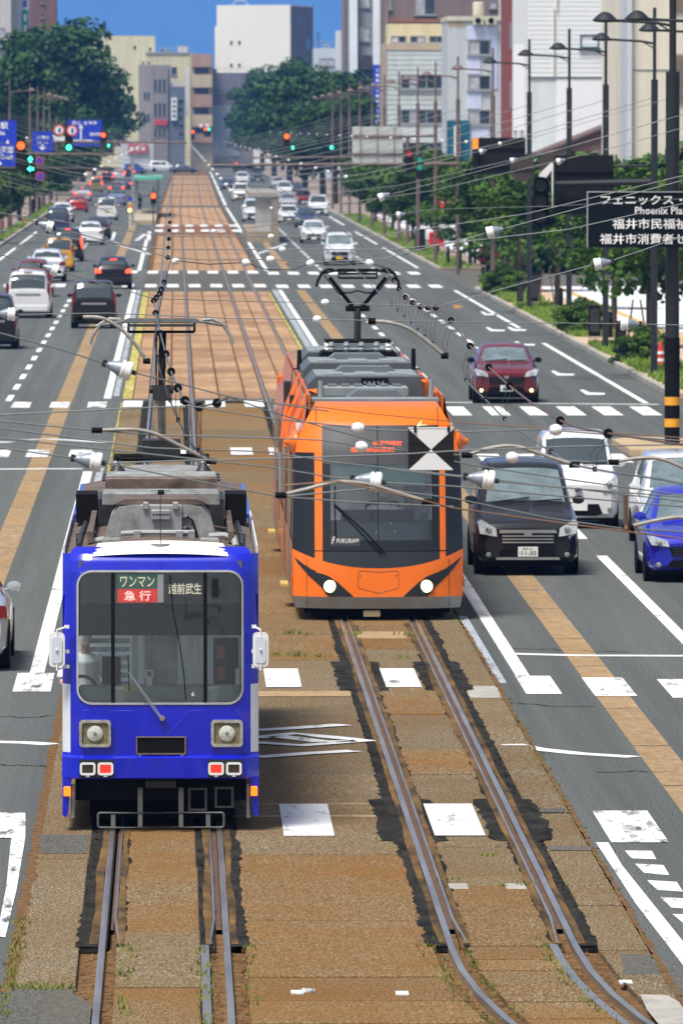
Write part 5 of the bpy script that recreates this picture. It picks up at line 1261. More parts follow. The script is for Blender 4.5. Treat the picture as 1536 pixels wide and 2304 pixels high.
BLK = (.012,.012,.014); WHT = (.74,.75,.76); SIL = (.42,.44,.47); GRY = (.016,.017,.020); RED = (.42,.02,.02); BLU = (.015,.02,.42); MAR = (.13,.005,.014); YEL = (.70,.33,.015); DKB = (.03,.04,.09); PEA = (.62,.65,.70)
def at(px, py): p = G(px, py); return p.x, p.y
def placed(kind, cx, py, facing, col, label, **k): x, y = at(cx, py); return car(kind, x, y, facing, col, label, **k)
TR = 'cars coming towards the crossing'; TL = 'cars driving away from the crossing'
# coming towards us
placed('minivan', 1187, 1296, 'us', GRY, 'dark grey minivan with number 11-30 beside the orange tram', group=TR, plate='11-30', face='chrome', glass_m='car_glass_light')
placed('keivan', 1300, 1190, 'us', WHT, 'white box van right behind the dark grey minivan', group=TR, face='plain', W=1.52)
x, y = at(1520, 1240); car('minivan', 9.02, y, 'us', WHT, 'white car cut by the picture edge behind the blue hatchback', group=TR, Hs=.9, glass_m='car_glass_light')
x, y = at(1520, 1312); car('hatch', 8.52, y, 'us', BLU, 'bright blue hatchback cut off by the picture edge', group=TR, glass_m='car_glass_light')
placed('suv', 1139, 908, 'us', MAR, 'maroon sport utility car with glowing yellow fog lamps', group=TR, lamps='fog', plate='1', glass_m='car_glass_light')
placed('keivan', 764, 597, 'us', PEA, 'pale van with yellow plate behind the orange tram pantograph', group=TR, kei=True, Hs=1.0, W=1.65, glass_m='car_glass_light')
placed('hatch', 706, 547, 'us', WHT, 'white hatchback following the pale van with yellow plate', group=TR, glass_m='car_glass_light')
placed('keivan', 541, 453, 'us', WHT, 'white van with yellow plate close beside the tram track far off', group=TR, kei=True, W=1.7, Hs=1.05)
placed('minivan', 716, 487, 'us', WHT, 'white minivan near the kerb in front of the red car', group=TR, W=1.75)
placed('hatch', 682, 462, 'us', RED, 'red car among white cars in the far lane by the trees', group=TR)
placed('sedan', 650, 503, 'us', WHT, 'white car half behind the concrete tram stop wall', group=TR)
placed('hatch', 690, 512, 'us', DKB, 'dark car between two white cars right of the stop wall', group=TR)
placed('hatch', 513, 428, 'us', DKB, 'dark blue car just behind the far white van with yellow plate', group=TR)
placed('minivan', 570, 500, 'us', PEA, 'pale van hidden mostly by the concrete tram stop wall', group=TR)
for k, (cx, py, kd, c, lb) in enumerate(((648, 470, 'sedan', SIL, 'silver car in the far queue behind the stop wall'), (640, 446, 'minivan', WHT, 'small white van far down the queue past the stop'), (545, 418, 'minivan', WHT, 'tiny white van at the far crossing beside the track'), (664, 440, 'sedan', GRY, 'tiny dark car behind the red car far off'), (580, 408, 'sedan', BLK, 'black car turning at the far crossing'), (625, 425, 'hatch', SIL, 'tiny silver car ahead of the far crossing'))):
    placed(kd, cx, py, 'us', c, lb, group=TR, detail=1)
# going away
car('sedan', -3.17, at(0, 1512)[1], 'away', SIL, 'silver sedan at the picture edge beside the blue tram', group=TL, W=1.8)
placed('minivan', -22, 786, 'away', BLK, 'black off-road car cut off at the picture edge', group=TL, W=1.8)
placed('minivan', 63, 716, 'away', WHT, 'white minivan with tall red tail lamps and black rear window', group=TL, W=1.78)
placed('keivan', 211, 739, 'away', BLK, 'black boxy van nearest the tram track, waiting in the lane', group=TL, W=1.68)
placed('hatch', 255, 650, 'away', BLK, 'black hatchback with three bright brake lamps', group=TL, lamps='brake')
placed('hatch', 74, 668, 'away', (.16,.015,.02), 'dark red car hidden behind the white minivan', group=TL, Hs=1.12)
placed('suv', 106, 634, 'away', PEA, 'pale silver car in front of the white minivan', group=TL)
placed('keivan', 133, 611, 'away', YEL, 'yellow box van with amber lamps in the left queue', group=TL, W=1.5)
placed('minivan', 152, 588, 'away', BLK, 'black minivan ahead of the yellow box van', group=TL, lamps='brake')
placed('hatch', 203, 551, 'away', WHT, 'white hatchback between the two lanes of dark cars', group=TL)
placed('sedan', 219, 537, 'away', GRY, 'dark grey sedan ahead of the white hatchback', group=TL)
placed('minivan', 130, 525, 'away', DKB, 'dark blue van beside the left kerb with red lamps', group=TL)
placed('suv', 140, 500, 'away', WHT, 'white car ahead of the dark blue van by the kerb', group=TL)
placed('hatch', 175, 477, 'away', RED, 'bright red car in the far left queue', group=TL)
placed('minivan', 240, 495, 'away', WHT, 'white van with yellow plate near the tram stop', group=TL, kei=True)
placed('sedan', 262, 463, 'away', (.16,.20,.32), 'blue grey sedan ahead of the white van near the stop', group=TL)
placed('sedan', 185, 453, 'away', SIL, 'silver car with brake lamps ahead of the red car', group=TL, lamps='brake')
placed('keivan', 216, 432, 'away', (.25,.2,.08), 'olive box van with red lamps lit far in the queue', group=TL, lamps='brake')
placed('suv', 262, 440, 'away', WHT, 'white car far off between the two queues', group=TL, lamps='brake')
for k, (cx, py, kd, c, lb, lp) in enumerate(((281, 428, 'hatch', DKB, 'dark car by the far tram stop roof', 'brake'), (240, 412, 'sedan', GRY, 'tiny dark car with lit lamps far in the left queue', 'brake'), (268, 404, 'hatch', SIL, 'tiny silver car near the far crossing with lit lamps', 'brake'), (292, 398, 'sedan', BLK, 'tiny black car at the head of the far queue', 'brake'))):
    placed(kd, cx, py, 'away', c, lb, group=TL, lamps=lp, detail=1)
CS = 'cars crossing at the far end'
for (px, py, kd, c, lb) in ((398, 386, 'minivan', WHT, 'white van crossing sideways at the far end of the track'), (445, 388, 'sedan', DKB, 'long dark car crossing sideways at the far end'), (328, 391, 'keivan', (.02,.04,.3), 'small blue van turning at the far end'), (585, 386, 'sedan', BLK, 'black car crossing sideways right of the far track end')):
    x, y = at(px, py); car(kd, x, y, 'us', c, lb, group=CS, rz=R(90), detail=1)

# ================================================================== mountain and far ground
mb = MB(); rows = []; rr = random.Random(2)
for j in range(22):
    t = j/21; Y = 19000+2400*t; row = []
    for i in range(91):
        X = -4300+8600*i/90
        ridge = 800+170*mnoise.noise(Vector((X*.0009, 3.1, 0)))+90*mnoise.noise(Vector((X*.003, Y*.003, 1.0)))
        z = ridge*(math.sin(min(1, t*1.35)*math.pi/2))**1.1+60*t*mnoise.noise(Vector((X*.008, Y*.008, 4)))-2
        row.append((X, Y, z))
    rows.append(row)
mb.grid(rows); mount = mb.build('mountain', mat('forest_mountain', (.035,.055,.05), .95, col2=(.06,.09,.07), scale=.006), smooth='all', fix=False); mount['kind'] = 'structure'

# ================================================================== buildings
def wall_mat(nm, c, **k): return mat(nm, c, k.get('rough', .85), var=k.get('var', .10), scale=k.get('scale', .9), stretch=(1, 1, .18), spec=.2)
WIN = mat('window_glass', (.035,.05,.065), .08, coat=.6, var=.5, scale=.6); WINB = mat('window_blind', (.42,.42,.46), .6, var=.3, scale=1.2); FRM = mat('window_frame', (.30,.31,.32), .5)
BITS = []
class Bld:
    def __init__(s, name, label, Y, cat='building', rz=0.0, group=None):
        s.Y = Y; s.k = Y/FPX; s.name = name; s.label = label; s.parts = []; s.root = None; s.cat = cat; s.rz = rz
    def X(s, px): return (px-VPX)*s.k
    def Z(s, py): return HC+(VPY-py)*s.k
    def base(s, x0, x1):
        s.cx = (s.X(x0)+s.X(x1))/2; s.root = empty(s.name, (s.cx, s.Y, -.12), s.rz, s.label, s.cat); return s
    def blk(s, nm, x0, x1, y0, y1, m, d0=0.0, d1=14.0, ground=False):
        mb = MB(); mb.box(s.X(x0)-s.cx, s.X(x1)-s.cx, d0, d1, 0 if ground else s.Z(y1)+.12, s.Z(y0)+.12); o = mb.build(nm, m, s.root); return o
    def win(s, x0, x1, y0, y1, n=1, m=None, sill=True, d=0.0, fm=None):
        X0, X1, Z0, Z1 = s.X(x0)-s.cx, s.X(x1)-s.cx, s.Z(y1)+.12, s.Z(y0)+.12; f = .05+.02*(X1-X0)
        mb = MB(); ring_xz(mb, [(X0, Z0), (X1, Z0), (X1, Z1), (X0, Z1)], [(X0+f, Z0+f), (X1-f, Z0+f), (X1-f, Z1-f), (X0+f, Z1-f)], d-.10, d+.05)
        w = mb.build('window', fm or FRM, s.root); ww = (X1-X0-2*f)/n
        for i in range(n):
            mb = MB(); a = X0+f+ww*i; mb.box(a+.03, a+ww-.03, d-.04, d+.02, Z0+f, Z1-f); mb.build('pane', (m if m else (WIN if (i*5+int(x0)) % 4 else WINB)), w)
        if sill: mb = MB(); mb.box(X0-.1, X1+.1, d-.22, d+.02, Z0-.1, Z0-.004); mb.build('sill', fm or FRM, w)
# --- right side, near to far
b = Bld('striped_building', 'beige building with upright brown louvres at the right edge', 430).base(1420, 1640)
b.blk('wall', 1420, 1640, -80, 600, wall_mat('beige_wall', (.76,.70,.57)), 0, 30, True); b.blk('corner_pier', 1409, 1419.9, -80, 600, wall_mat('pale_pier', (.60,.63,.68)), -.3, 6, True)
for (y0, y1) in ((-60, 28), (120, 232), (325, 420)):
    for i in range(14): b.blk('louvre', 1514+i*5.2, 1516.6+i*5.2, y0, y1, mat('louvre_brown', (.25,.19,.12), .7), -.12, .02)
b.blk('band', 1420, 1640, 155, 157, FRM, -.04, .02)
b = Bld('white_warehouse', 'big white metal clad warehouse with one small dark framed window', 485).base(1186, 1408)
WH = wall_mat('white_cladding', (.84,.86,.86), scale=.2, var=.04); b.blk('wall', 1186, 1408, -90, 600, WH, 0, 22, True)
for i in range(24): b.blk('cladding_board', 1186.2, 1407.8, -80+i*10.6, -71+i*10.6, WH, -.045, .02)
b.blk('lower_panel', 1250, 1404, 176, 330, wall_mat('bright_white', (.88,.88,.89), var=.02), -.10, .02); b.blk('lower_panel', 1190, 1249.5, 176, 345, wall_mat('pale_grey', (.70,.75,.75)), -.06, .02)
b.blk('ledge', 1186, 1408, 171, 174, FRM, -.16, .02); b.win(1304, 1346, 77, 107, 1, mat('lilac_pane', (.42,.42,.60), .3), fm=mat('teal_frame', (.02,.09,.10), .5))
for px, y0, y1 in ((1245, 18, 170), (1252, -60, 25), (1398, 10, 160), (1410.5, 40, 340)): b.blk('down_pipe', px-1.2, px+1.2, y0, y1, mat('pipe', (.55,.55,.48), .6), -.16, -.05)
b = Bld('rusty_roofed_house', 'low house with rusty brown corrugated gable in front of the white warehouse', 470).base(1218, 1412)
b.blk('wall', 1222, 1408, 345, 600, wall_mat('house_wall', (.42,.36,.32)), 0.3, 9, True)
mb = MB(); mb.prism([(b.X(1214)-b.cx, b.Z(348)+.12), (b.X(1412)-b.cx, b.Z(348)+.12), (b.X(1412)-b.cx, b.Z(300)+.12), (b.X(1374)-b.cx, b.Z(285)+.12)], .25, 9); mb.build('gable', mat('rusty_gable', (.24,.13,.11), .8, col2=(.16,.09,.08), scale=.8), b.root)
for i in range(26):
    px = 1226+i*7.0; top = 348-(px-1214)*.394+1.5 if px < 1374 else 286.5+(px-1374)*.394
    if px < 1410: b.blk('corrugation', px-1.0, px+1.0, top+2, 346, mat('corrugation', (.32,.19,.165), .8), .20, .27)
mb = MB()
for (xa, ya, xb, yb_) in ((1211, 350, 1374, 284), (1374, 284, 1414, 299)):
    A, B_ = (b.X(xa)-b.cx, b.Z(ya)+.14), (b.X(xb)-b.cx, b.Z(yb_)+.14); mb.prism([A, B_, (B_[0], B_[1]+.14), (A[0], A[1]+.14)], -.1, 9.2)
mb.build('roof', mat('rust_roof', (.13,.085,.07), .8, var=.2), b.root)
b = Bld('sign_pillar', 'tall blank white sign board on two legs beside the warehouse', 470, 'sign').base(1154, 1179)
b.blk('board', 1154, 1179, 99, 292, wall_mat('board_white', (.86,.87,.88), var=.02), 0, .5); 
for px in (1159, 1174): b.blk('leg', px-2.5, px+2.5, 292, 600, mat('leg_beige', (.55,.53,.46), .7), .1, .4, True)
b = Bld('red_building', 'narrow dark red building with slit windows left of the warehouse', 560).base(1144, 1190)
b.blk('wall', 1144, 1190, -90, 600, wall_mat('red_wall', (.27,.075,.065)), 0, 14, True)
for (x0, x1, y0, y1) in ((1146, 1150, 50, 110), (1168, 1180, 45, 98), (1146, 1150, 182, 242), (1152, 1155, -50, 20)): b.win(x0, x1, y0, y1, 1, WIN, sill=False)
b = Bld('tiled_corner_building', 'grey tiled building with lilac panels, roof tank and air units', 640).base(1006, 1144)
GT = wall_mat('grey_tile', (.52,.55,.56)); b.blk('wall', 1006, 1128, 46, 600, GT, 0, 14, True); b.blk('stair_tower', 1126, 1144, -90, 600, wall_mat('concrete_tower', (.46,.46,.46)), -.6, 5, True)
b.blk('lilac_panel', 1050, 1118, 58, 88, wall_mat('lilac', (.60,.64,.82)), -.08, .02); b.blk('lilac_panel', 1050, 1080, 124, 166, wall_mat('lilac2', (.60,.64,.82)), -.08, .02); b.blk('lilac_panel', 1050, 1082, 204, 244, wall_mat('lilac3', (.60,.64,.82)), -.08, .02); b.blk('lilac_panel', 1056, 1100, 281, 318, wall_mat('lilac4', (.60,.64,.82)), -.08, .02)
b.blk('lilac_panel', 1104, 1118, 88, 200, wall_mat('lilac5', (.50,.55,.80)), -.07, .02)
for y0 in (89, 168, 246): b.win(1052, 1103, y0, y0+34, 2)
b.blk('tan_block', 1008, 1046, 40, 60, wall_mat('tan_block', (.50,.40,.28)), -.02, .5); b.blk('parapet', 1004, 1128, 36, 46, wall_mat('cream_parapet', (.60,.58,.46)), -.15, 14)
o = b.blk('roof_tank_stand', 1066, 1090, 33, 36, FRM, 2, 4)
mb = MB(); mb.lathe([(.40, 0), (.42, .1), (.42, .95), (.3, 1.02)], ((b.X(1078)-b.cx), 3, b.Z(33)+.12), 'z', 18); mb.build('roof_tank', mat('cream_tank', (.62,.60,.46), .6), b.root, smooth=True)
for px in (1074, 1103):
    w = b.blk('air_unit', px-12, px+12, 37, 55, wall_mat('air_unit_cream', (.58,.56,.42)), -.6, -.16)
    mb = MB(); mb.cyl((b.X(px)-b.cx, -.61, b.Z(46)+.12), .22, -.03, 16, 'y'); mb.build('fan', M['black'], w)
b.blk('teal_shopfront', 1004, 1055, 270, 600, wall_mat('teal', (.02,.10,.16)), -.3, .0, True); b.blk('white_column_sign', 1020, 1034, 282, 352, wall_mat('white_sign', (.72,.72,.66)), -.6, -.3)
b = Bld('sided_building', 'grey green building with lap siding and a long strip of windows', 760).base(866, 1046)
BITS.append((b, 97, [('unit', 1012, 10, 9, 4), ('unit', 1026, 10, 9, 4), ('rail', 1008, 36, 0, .4)]))
LS = wall_mat('lap_siding', (.60,.65,.64)); b.blk('wall', 866, 1048, 112, 600, LS, 0.05, 14, True)
for i in range(15): b.blk('siding_board', 868, 1010, 113+i*11.2, 122.5+i*11.2, LS, -.03, .08)
b.blk('parapet', 864, 1048, 97, 112, wall_mat('tan_parapet', (.52,.42,.30)), -.1, 14); b.blk('corner_board', 860, 868, 97, 600, wall_mat('tan_corner', (.42,.34,.26)), -.12, 10, True); b.blk('tile_pier', 1018, 1048, 112, 600, GT, -.1, 8, True)
for y0 in (166, 244): b.win(899, 1018, y0, y0+35, 6)
b.blk('penthouse', 874, 1006, 52, 97, wall_mat('cream_penthouse', (.66,.60,.38)), 3, 12); 
for i in range(3): b.win(880+i*43, 915+i*43, 79, 95, 2, d=3)
b.blk('shop_panel', 905, 1000, 280, 320, wall_mat('shop_white', (.60,.64,.64)), -.15, .06); b.blk('shop_base', 904, 1004, 320, 600, wall_mat('shop_dark', (.05,.055,.08)), -.1, .06, True)
b = Bld('mauve_building', 'tall mauve brown building rising behind the lap sided one', 830).base(862, 1132)
b.blk('wall', 862, 1132, -100, 600, wall_mat('mauve', (.23,.175,.16)), 0, 14, True); b.blk('corner_pier', 866, 872, -90, 300, wall_mat('mauve2', (.30,.24,.22)), -.2, .02); b.blk('brick_band', 874, 1006, 42, 50, wall_mat('brick_band', (.32,.15,.10)), -.12, .02)
b.win(932, 979, -14, 33, 2); b.win(1100, 1117, 2, 18, 1); b.win(872, 880, -40, 20, 1)
b = Bld('grey_tower_block', 'grey block with two white columns, one wrapped in a blue banner', 900).base(773, 862)
b.blk('wall', 773, 862, -100, 600, wall_mat('block_grey', (.25,.27,.29)), 0, 14, True); b.blk('edge_pier', 772, 777, -100, 600, wall_mat('edge_brown', (.22,.16,.13)), -.2, .0, True)
for x0, x1, yb_, yb2 in ((785, 803, 163, 169), (838, 858, 145, 283)):
    b.blk('column', x0, x1, -100, yb_, wall_mat('column_white', (.82,.85,.90)), -1.0, -.1)
    c = b.blk('banner', x0, x1, yb_, yb2, mat('banner_blue', (.02,.06,.55), .6), -1.02, -.12)
    if yb2 > 200:
        for i in range(11): 
            mb = MB(); z = b.Z(157+i*11.5)+.12; xx = b.X(848)-b.cx; mb.box(xx-.16, xx+.16, -1.035, -1.02, z-.17, z+.13); mb.build('banner_mark', M['lettering_white'] if i % 4 else mat('banner_pale', (.35,.45,.80), .6), c)
for (x0, x1, y0, y1) in ((806, 832, -14, 16), (805, 831, 58, 92), (806, 832, 170, 200)): b.win(x0, x1, y0, y1, 1, WINB)
mb = MB(); mb.prism([(b.X(808)-b.cx, b.Z(156)+.12), (b.X(840)-b.cx, b.Z(156)+.12), (b.X(836)-b.cx, b.Z(124)+.12), (b.X(816)-b.cx, b.Z(124)+.12)], -.8, 0); mb.build('awning', mat('awning', (.05,.05,.055), .7), b.root)
b = Bld('pale_low_block', 'pale low block with a grey window between the tree and the white cube', 1240).base(706, 776)
BITS.append((b, 108, [('unit', 730, 9, 8, 2), ('rail', 708, 46, 0, .4)]))
b.blk('wall', 706, 762, 108, 600, wall_mat('pale_block', (.55,.60,.66)), 0, 14, True); b.blk('tower', 757, 776, 68, 600, wall_mat('pale_tower', (.62,.66,.70)), -.5, 10, True); b.win(718, 752, 130, 147, 2, WINB)
mb = MB(); xx = b.X(716)-b.cx
mb.tube([(xx, 2, b.Z(108)+.1), (xx, 2, b.Z(68))], .06, 5)
for i in range(4): mb.tube([(xx-.4, 2, b.Z(74+i*7)), (xx+.4, 2, b.Z(74+i*7))], .04, 4)
mb.build('aerial', M['darksteel'], b.root)
# --- far end
b = Bld('white_cube_building', 'big blank white cube building with four tiny windows far down the road', 1600, rz=R(-17)).base(484, 656)
b.blk('wall', 484, 656, 11, 600, wall_mat('cube_white', (.82,.79,.72), var=.02), 0, 15.5, True); b.blk('step', 476, 483.9, 58, 600, wall_mat('cube_white2', (.80,.77,.70)), 1, 12, True)
mb = MB(); X1 = b.X(656)-b.cx; mb.box(X1, X1+.06, .3, 15.4, 0, b.Z(12)); sidew = mb.build('shaded_side', wall_mat('cube_side_shade', (.17,.155,.20)), b.root)  # dark colour paints in the shade of the side turned from the sun
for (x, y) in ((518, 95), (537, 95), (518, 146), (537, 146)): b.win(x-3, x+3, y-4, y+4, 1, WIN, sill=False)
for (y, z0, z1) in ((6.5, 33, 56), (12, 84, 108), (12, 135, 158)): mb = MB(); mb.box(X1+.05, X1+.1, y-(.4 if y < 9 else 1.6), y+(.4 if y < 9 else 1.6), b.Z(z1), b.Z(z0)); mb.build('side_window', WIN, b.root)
mb = MB(); xx = b.X(525)-b.cx
mb.tube([(xx-1.8, 4, b.Z(11)), (xx-.8, 4, b.Z(-2)), (xx, 4, b.Z(-14)), (xx+.8, 4, b.Z(-2)), (xx+1.8, 4, b.Z(11))], .07, 5); mb.tube([(xx-.8, 4, b.Z(-2)), (xx+.8, 4, b.Z(-2))], .06, 5); mb.build('roof_mast', mat('mast_white', (.6,.6,.6), .6), b.root)
b = Bld('stained_grey_building', 'stained purple grey building below the white cube', 1555).base(474, 570)
BITS.append((b, 163, [('unit', 478, 10, 9, 1.5), ('rail', 476, 90, 0, .3)]))
b.blk('wall', 474, 570, 163, 600, mat('stained_grey', (.22,.22,.25), .9, col2=(.13,.115,.16), scale=.18), 0, 12, True); b.blk('pale_front', 478, 540, 236, 350, wall_mat('pale_front', (.30,.33,.40)), -.2, .02)
for (x0, x1, y0, y1) in ((506, 534, 254, 273), (480, 494, 200, 208), (520, 540, 300, 316)): b.win(x0, x1, y0, y1, 2, WIN)
b = Bld('cream_building', 'cream building stepping down behind the left tree', 1590).base(196, 432)
BITS.append((b, 117, [('unit', 360, 9, 8, 3), ('unit', 374, 9, 8, 3), ('stair', 400, 22, 14, 4), ('rail', 352, 76, 0, .3)]))
b.blk('wall', 330, 430, 120, 600, wall_mat('cream_wall', (.64,.58,.37)), 0, 12, True); b.blk('tall_wall', 196, 349, 80, 600, wall_mat('cream_tall', (.68,.63,.42)), 1, 14, True); b.blk('roof_edge', 328, 436, 117, 121, FRM, -.2, 12)
for (x, y) in ((303, 106), (240, 104), (338, 110)): b.win(x-3, x+3, y-4, y+4, 1, WIN, sill=False, d=1)
for (y0) in (150, 185, 225): b.win(385, 398, y0, y0+18, 1)
b = Bld('balcony_building', 'tan building with stacked brown balconies at the end of the road', 1550).base(428, 478)
b.blk('wall', 428, 478, 121, 600, wall_mat('tan_wall', (.50,.42,.29)), 0, 12, True)
for i, (y0, y1) in enumerate(((121, 150), (167, 196), (212, 240), (257, 284), (300, 320))): b.blk('balcony', 431, 477, y0, y1, wall_mat('balc%d' % i, (.42,.27,.20) if i % 2 == 0 else (.56,.47,.31)), -1.2, .0)
for (y0, y1) in ((150, 166), (196, 211), (241, 256), (285, 299)): b.win(437, 470, y0, y1, 2, WIN, sill=False)
b.blk('upright_sign', 417, 424, 150, 260, wall_mat('sign_pale', (.66,.68,.74)), -.8, -.4)
b = Bld('grey_triple_window_building', 'grey building with tall windows in threes and a red sign', 1540).base(312, 384)
BITS.append((b, 145, [('unit', 318, 9, 8, 2), ('unit', 330, 9, 8, 2), ('rail', 313, 70, 0, .3)]))
b.blk('wall', 312, 384, 145, 600, wall_mat('warm_grey', (.31,.285,.27)), 0, 11, True); b.blk('front_wing', 340, 378, 148, 600, wall_mat('warm_grey2', (.27,.25,.24)), -.6, .0, True)
for y0, y1 in ((177, 207), (231, 262)):
    for i in range(3): b.win(346+i*10, 353+i*10, y0, y1, 1, WIN, sill=False, d=-.6)
for (x, y0) in ((326, 206), (334, 206), (326, 255), (334, 255)): b.win(x-3, x+3, y0, y0+18, 1, WIN, sill=False)
b.blk('red_sign', 348, 376, 269, 281, mat('red_sign', (.55,.05,.06), .6), -.9, -.6)
for i in range(3): b.win(346+i*10, 353+i*10, 288, 308, 1, WIN, sill=False, d=-.6)
b = Bld('narrow_slate_building', 'narrow slate building with a white upright sign', 1530).base(383, 416)
BITS.append((b, 194, [('stair', 388, 16, 12, 2), ('rail', 384, 30, 0, .3)]))
b.blk('wall', 383, 416, 194, 600, wall_mat('slate', (.13,.15,.19)), 0, 9, True); s_ = b.blk('upright_sign', 385, 398, 219, 270, wall_mat('upright_white', (.72,.73,.76)), -.6, -.1)
for i in range(4): mb = MB(); z = b.Z(227+i*11)+.12; mb.box(b.X(389)-b.cx, b.X(395)-b.cx, -.62, -.60, z-.25, z+.2); mb.build('sign_mark', M['navy'], s_)
for i in range(5): b.win(400, 414, 222+i*18, 234+i*18, 1, WIN, sill=False)
b = Bld('low_shop', 'low white shop with a red fascia sign at the road end', 1528).base(270, 345)
b.blk('wall', 270, 345, 322, 600, wall_mat('shop_wall', (.60,.62,.64)), 0, 8, True); b.blk('fascia', 288, 333, 323, 344, mat('fascia_red', (.55,.04,.08), .6), -.5, .0)
for x0 in (292, 305, 318): b.blk('fascia_mark', x0, x0+8, 329, 338, M['lettering_white'], -.53, -.5)
b = Bld('brown_left_block', 'dark brown block with a small window column behind the left tree', 1215).base(66, 127)
b.blk('wall', 66, 127, -100, 600, wall_mat('brown_block', (.20,.115,.10)), 0, 12, True)
for i in range(5): b.win(93, 100, -40+i*33, -26+i*33, 1)
b = Bld('pale_left_block', 'pale grey block at the left edge behind the tree', 1190).base(-60, 30)
b.blk('wall', -60, 26, -100, 600, wall_mat('pale_left', (.55,.53,.50)), 0, 12, True); b.blk('grey_strip', 26, 34, -100, 600, wall_mat('grey_strip', (.26,.25,.23)), .5, 12, True); b.win(-4, 12, 62, 115, 1)
b = Bld('rooftop_sign', 'tall white and green sign tower left of the brown block', 1200, 'sign').base(35, 65)
b.blk('board', 35, 65, -100, 22, wall_mat('sign_tower_white', (.66,.70,.76)), 0, 1); b.blk('board', 35, 50, 22, 200, wall_mat('sign_tower_white2', (.60,.66,.72)), 0, 1); g_ = b.blk('green_panel', 50, 65, 22, 80, mat('green_panel', (.02,.30,.18), .6), -.05, .9); b.blk('post', 50, 64, 80, 600, FRM, .2, .8, True)
mb = MB()
mb.box(b.X(54)-b.cx, b.X(61)-b.cx, -.07, -.05, b.Z(46), b.Z(30)); mb.build('panel_mark', M['lettering_white'], g_); mb = MB(); mb.box(b.X(54)-b.cx, b.X(61)-b.cx, -.07, -.05, b.Z(70), b.Z(54)); mb.build('panel_mark', M['lettering_white'], g_)
mb = MB(); mb.box(b.X(52)-b.cx, b.X(62)-b.cx, -.02, 0, b.Z(14), b.Z(-2)); mb.build('panel_mark', mat('blue_mark', (.08,.12,.45), .6), b.root)
def roofbits(bb, y, items):
    for kind, px, w, h, d in items:
        if kind == 'rail':
            mb = MB(); X0, X1 = bb.X(px)-bb.cx, bb.X(px+w)-bb.cx; z = bb.Z(y)+.12; n = max(3, int((X1-X0)/1.1))
            mb.tube([(X0, d, z+1.0), (X1, d, z+1.0)], .03, 4); mb.tube([(X0, d, z+.55), (X1, d, z+.55)], .025, 4)
            for i in range(n+1): mb.tube([(X0+(X1-X0)*i/n, d, z), (X0+(X1-X0)*i/n, d, z+1.0)], .025, 4)
            mb.build('roof_railing', FRM, bb.root)
        else:
            o = bb.blk('air_unit' if kind == 'unit' else 'stair_head', px, px+w, y-h, y-.02, wall_mat('plant_%d' % (int(px) % 5), (.5,.5,.46) if kind == 'unit' else (.55,.53,.48)), d, d+1.6)
            if kind == 'unit': mb = MB(); mb.cyl((bb.X(px+w/2)-bb.cx, d-.01, bb.Z(y-h/2)+.12), bb.k*h*.32, -.03, 12, 'y'); mb.build('fan', M['black'], o)
for bb, y, items in BITS: roofbits(bb, y, items)
# plain continuing frontages that close the street on both sides
for k, (x0, Y, w, h, d, c, lb) in enumerate(((-30, 560, 10, 9, 34, (.42,.41,.39), 'low grey frontage beside the left pavement'), (-32, 700, 12, 8, 60, (.50,.46,.40), 'beige frontage further up the left pavement'), (-31, 830, 11, 10, 90, (.36,.37,.40), 'slate frontage behind the left street trees'), (-30, 980, 11, 8, 120, (.48,.44,.40), 'tan frontage behind the tall left trees'))):
    t = empty('frontage', (x0, Y, -.12), 0, lb, 'building'); mb = MB(); mb.box(0, w, 0, d, 0, h); mb.build('wall', wall_mat('front%d' % k, c), t); mb = MB(); mb.box(-.2, w+.2, -.2, d+.2, h, h+.3); mb.build('roof', FRM, t)
    for i in range(int(d//7)):
        for z in (1.4, 4.6):
            mb = MB(); mb.box(w-.02, w+.05, 1.5+i*7, 5+i*7, z, z+1.7); mb.build('window', WIN, t)

# ================================================================== trees
def leafmat(n, c1, c2):
    m, nt, b = newmat(n); N = nt.nodes; L = nt.links
    g = N.new('ShaderNodeNewGeometry'); nz_ = N.new('ShaderNodeTexNoise'); nz_.inputs['Scale'].default_value = .9; nz_.inputs['Detail'].default_value = 4; L.new(g.outputs['Position'], nz_.inputs['Vector'])
    rp = N.new('ShaderNodeValToRGB'); rp.color_ramp.elements[0].position = .35; rp.color_ramp.elements[1].position = .68; rp.color_ramp.elements[0].color = (*c1, 1); rp.color_ramp.elements[1].color = (*c2, 1)
    L.new(nz_.outputs[0], rp.inputs[0]); L.new(rp.outputs[0], b.inputs['Base Color']); b.inputs['Roughness'].default_value = .65; b.inputs['Specular IOR Level'].default_value = .25
    return m
LEAF = leafmat('leaves', (.008,.034,.010), (.045,.115,.016)); LEAFN = leafmat('leaves_near', (.007,.034,.004), (.085,.17,.010))
BARK = mat('bark', (.10,.075,.055), .95, var=.3, scale=6)
